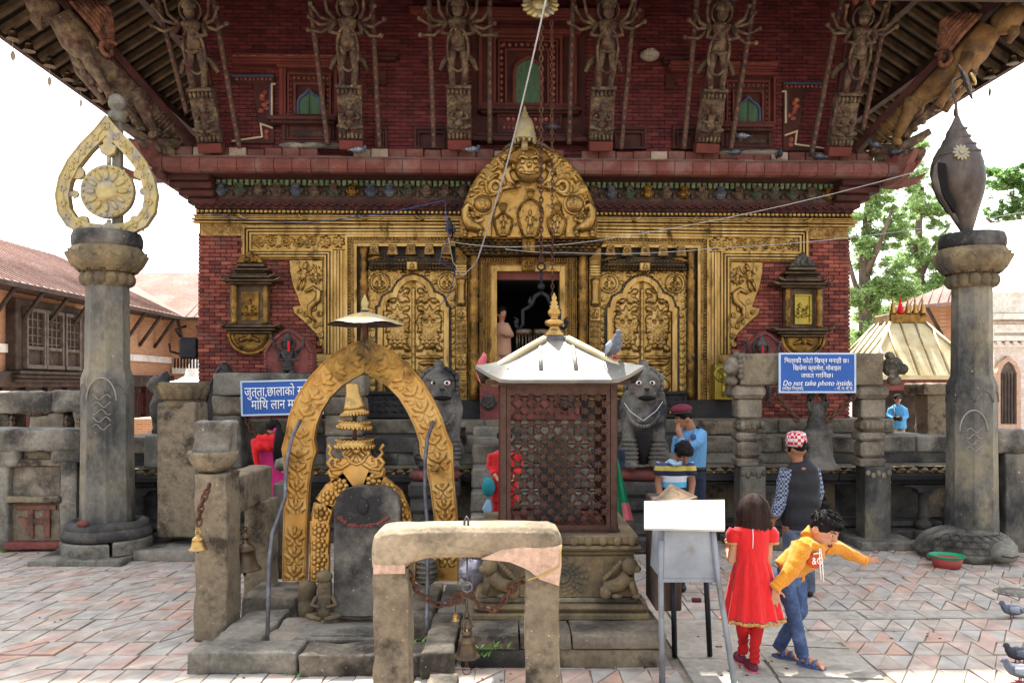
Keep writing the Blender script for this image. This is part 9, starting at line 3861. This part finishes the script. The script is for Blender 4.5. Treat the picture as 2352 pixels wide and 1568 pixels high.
m.build('frame',G['black_metal'],lp)
for x in (1204,1243,1280):
 m=M().lathe([(.07,-.03),(.105,0),(.11,.05),(.09,.07)],18,tuple(J(x,768)))
 for k in range(14):
  a=2*PI*k/14
  q=J(x,770)+V((.1*math.cos(a),.1*math.sin(a),0))
  m.tube([q,q+V((0,0,-.16-.03*(k%3)))],.009,5)
 m.build('fringed_tray',G['bronze'],lp)

# ------------------------------------------------------------------ wires
def wire(label,pts,r,material):
 P=[]
 for i in range(len(pts)-1):
  a,b=V(pts[i]),V(pts[i+1])
  for j_ in range(8):
   q=j_/8
   P.append(a.lerp(b,q)+V((0,0,-(b-a).length*.02*4*q*(1-q))))
 P.append(V(pts[-1]))
 tag(M().tube(P,r,5).build('cable',material),label,'cable')
wire('thick grey cable slanting down from the gilt lotus across the gilt tympanum',[at(1258,-20,9.6),at(1165,375,10.9),at(1092,610,11.9)],.011,G['wire'])
wire('pale wire running from the left of the tympanum to the conch shell',[at(1034,555,11.6),at(1168,567,11.4),at(1400,548,11.2),at(2258,350,9.7)],.0055,G['wire'])
wire('pale wire crossing lower over the right doors to the right edge',[at(1160,572,11.5),at(1300,580,11.5),at(1640,570,11.3),at(2400,478,9.5)],.0055,G['wire'])
wire('slack grey wire looping below the tympanum beside the entrance',[at(1030,545,11.7),at(1040,600,11.8),at(1062,634,11.9),at(1092,605,11.9)],.0055,G['wire'])
wire('thin blue wire strung over the gilt ledge at left',[at(470,490,12.0),at(700,512,12.0),at(1022,460,11.9),at(1030,545,11.8)],.007,G['wire_blue'])
wire('tangled blue wire drooping on the pilaster of the left door',[at(1030,545,11.8),at(1008,600,11.9),at(1045,620,12.1),at(1035,670,12.2),at(1012,700,12.2)],.007,G['wire_blue'])

# ------------------------------------------------------------------ pigeons
def pigeon(label,p,yaw,sc_=1.0,dark=False,up=False):
 t=thing('pigeon',label,'pigeon',tuple(p),'pigeons')
 t.rotation_euler=(0,0,R(yaw))
 t.scale=(sc_,)*3
 g0,g1=(G['pigeon_dark'],G['pigeon'])if dark else (G['pigeon'],G['pigeon_wing'])
 m=M()
 if up:
  m.tube([(-.1,0,.06),(-.03,0,.1),(.02,0,.15),(.05,0,.2),(.06,0,.24)],[.03,.06,.068,.045,.032],9)
  m.ball((.07,0,.265),(.034,.028,.03),9,7)
  m.tube([(.095,0,.26),(.122,0,.25)],[.011,.003],5)
  m.tube([(-.06,0,.08),(-.16,0,.0)],[.03,.02],7,flat=(1,.4),up=(0,1,0))
 else:
  m.tube([(-.14,0,.09),(-.07,0,.095),(0,0,.1),(.07,0,.115),(.1,0,.14),(.115,0,.165)],[.03,.055,.064,.055,.038,.03],9)
  m.ball((.125,0,.185),(.034,.028,.028),9,7)
  m.tube([(.15,0,.182),(.178,0,.172)],[.011,.003],5)
  m.tube([(-.1,0,.09),(-.23,0,.075)],[.035,.028],7,flat=(1,.35),up=(0,1,0))
 remesh(m,.008,'body',g0,t,2,local=True)
 for q in (-1,1):
  m=M()
  if up:
   m.tube([(.03,q*.055,.17),(-.02,q*.062,.12),(-.1,q*.04,.03)],[.03,.045,.01],7,flat=(.35,1),up=(0,1,0))
  else:
   m.tube([(.06,q*.05,.12),(-.03,q*.058,.11),(-.18,q*.03,.085)],[.025,.042,.008],7,flat=(.35,1),up=(0,1,0))
  w=m.build('wing',g1,t,local=True)
  m=M()
  for k in (0,1):
   x=-.05-.045*k
   m.tube([(x,q*(.07-.008*k),.135),(x-.02,q*(.072-.01*k),.085)],.006,4)
  m.build('wing_bar',G['pigeon_dark'],w,local=True)
  m=M().tube([(0,q*.022,.06),(.005,q*.024,.01)],.007,5)
  for a in (-.5,0,.5):
   m.tube([(.005,q*.024,.008),(.035*math.cos(a)+.005,q*.024+.035*math.sin(a),.004)],.0045,4)
  m.build('leg',G['pink_leg'],t,local=True)
zl=lambda px,y,d:TM@V(L(px,y,d))
kr=Vector((cx*0+.36+.37,6.87-.37,2.19))
pigeon('grey pigeon standing upright on the right hip of the silvery metal roof',(.795,6.43,2.2),-60,.8,False,True)
for lab,px,py,yw,dk_ in (('pigeon on the red cornice below the second strut from the left',824,357,20,0),('pigeon on the cornice just left of the bell finial',1086,356,25,0),('pigeon facing right on the cornice under the fifth strut',1690,362,10,1),('pigeon facing the camera on the cornice right of the fifth strut',1790,366,-95,1),('pigeon pecking on the cornice left of the last strut',1880,372,170,1)):
 pigeon(lab,zl(px,py,.42),yw,.74,dk_)
pigeon('pigeon sitting on the sill of the right shutter window',zl(1702,324,.24),160,.72)
pigeon('pigeon on the sill of the central window behind the chains',zl(1268,304,.24),170,.72,True)
pigeon('pigeon on the inner horn of the right cornice corner',zl(2008,345,.62),200,.72,True)
pigeon('pigeon on the outer horn of the right cornice corner',zl(2056,362,.62),120,.72,True)
pigeon('dark pigeon perched upright at the left foot of the gilt tympanum',zl(1034,543,.4),-100,.9,True,True)
pigeon('pigeon walking left on the paving at the right edge',gr(2325,1420),185,.75)
pigeon('pigeon pecking at the paving near the lower right corner',gr(2338,1524),190,.75,True)
pigeon('pale winged pigeon lowest in the right corner',gr(2344,1566),165,.75)

# ------------------------------------------------------------------ manhole, weeds and petals
c=gr(2335,1362)
mh=M().lathe([(.2,.004),(.2,.012),(.17,.014),(.17,.008),(.12,.008),(.12,.014),(.06,.014),(0,.014)],26,(c.x,c.y,0))
for k in range(16):
 a=2*PI*k/16
 mh.box((c.x+.145*math.cos(a),c.y+.145*math.sin(a),.011),(.03,.012,.008))
tag(mh.build('manhole_cover',G['stone_grey']),'round ribbed manhole cover set in the paving at the right','manhole cover')
rr=random.Random(12)
m=M()
for px,py,z,n in ((440,1262,0,60),(400,1258,0,60),(330,1272,0,20),(8,1268,0,40),(965,1470,.16,14),(1128,1490,.2,22),(1110,1505,.1,16),(700,1548,0,20),(1195,1420,.3,6)):
 p=gr(px,py,z)
 for _ in range(n):
  q=p+V((rr.gauss(0,.05),rr.gauss(0,.03),0))
  a=rr.uniform(0,6.28)
  h=rr.uniform(.015,.04)
  m.add([q,q+V((math.cos(a)*.02,math.sin(a)*.02,h*.6)),q+V((math.cos(a)*.035,math.sin(a)*.035,h)),q+V((math.cos(a+1)*.015,math.sin(a+1)*.015,h*.6))],[(0,1,2,3)])
w=stuff(m.build('weeds',G['plant']))
w['label']='small green weeds growing between the stones'
m=M()
for px,py,z,n in ((1100,1560,0,5),(1230,1540,0,5),(1660,1480,0,5),(1690,1560,0,5),(90,1440,0,3),(500,1560,0,5),(2100,1480,0,6),(1750,1545,0,4)):
 for _ in range(n):
  p=gr(px+rr.uniform(-60,60),py+rr.uniform(-30,10),z)
  m.box((p.x,p.y,.012),(rr.uniform(.008,.025),rr.uniform(.008,.02),.004),T=None,rz=rr.uniform(0,3))
w=stuff(m.build('petal_litter',G['red_stone']))
w['label']='scattered petals and crumbs on the paving'
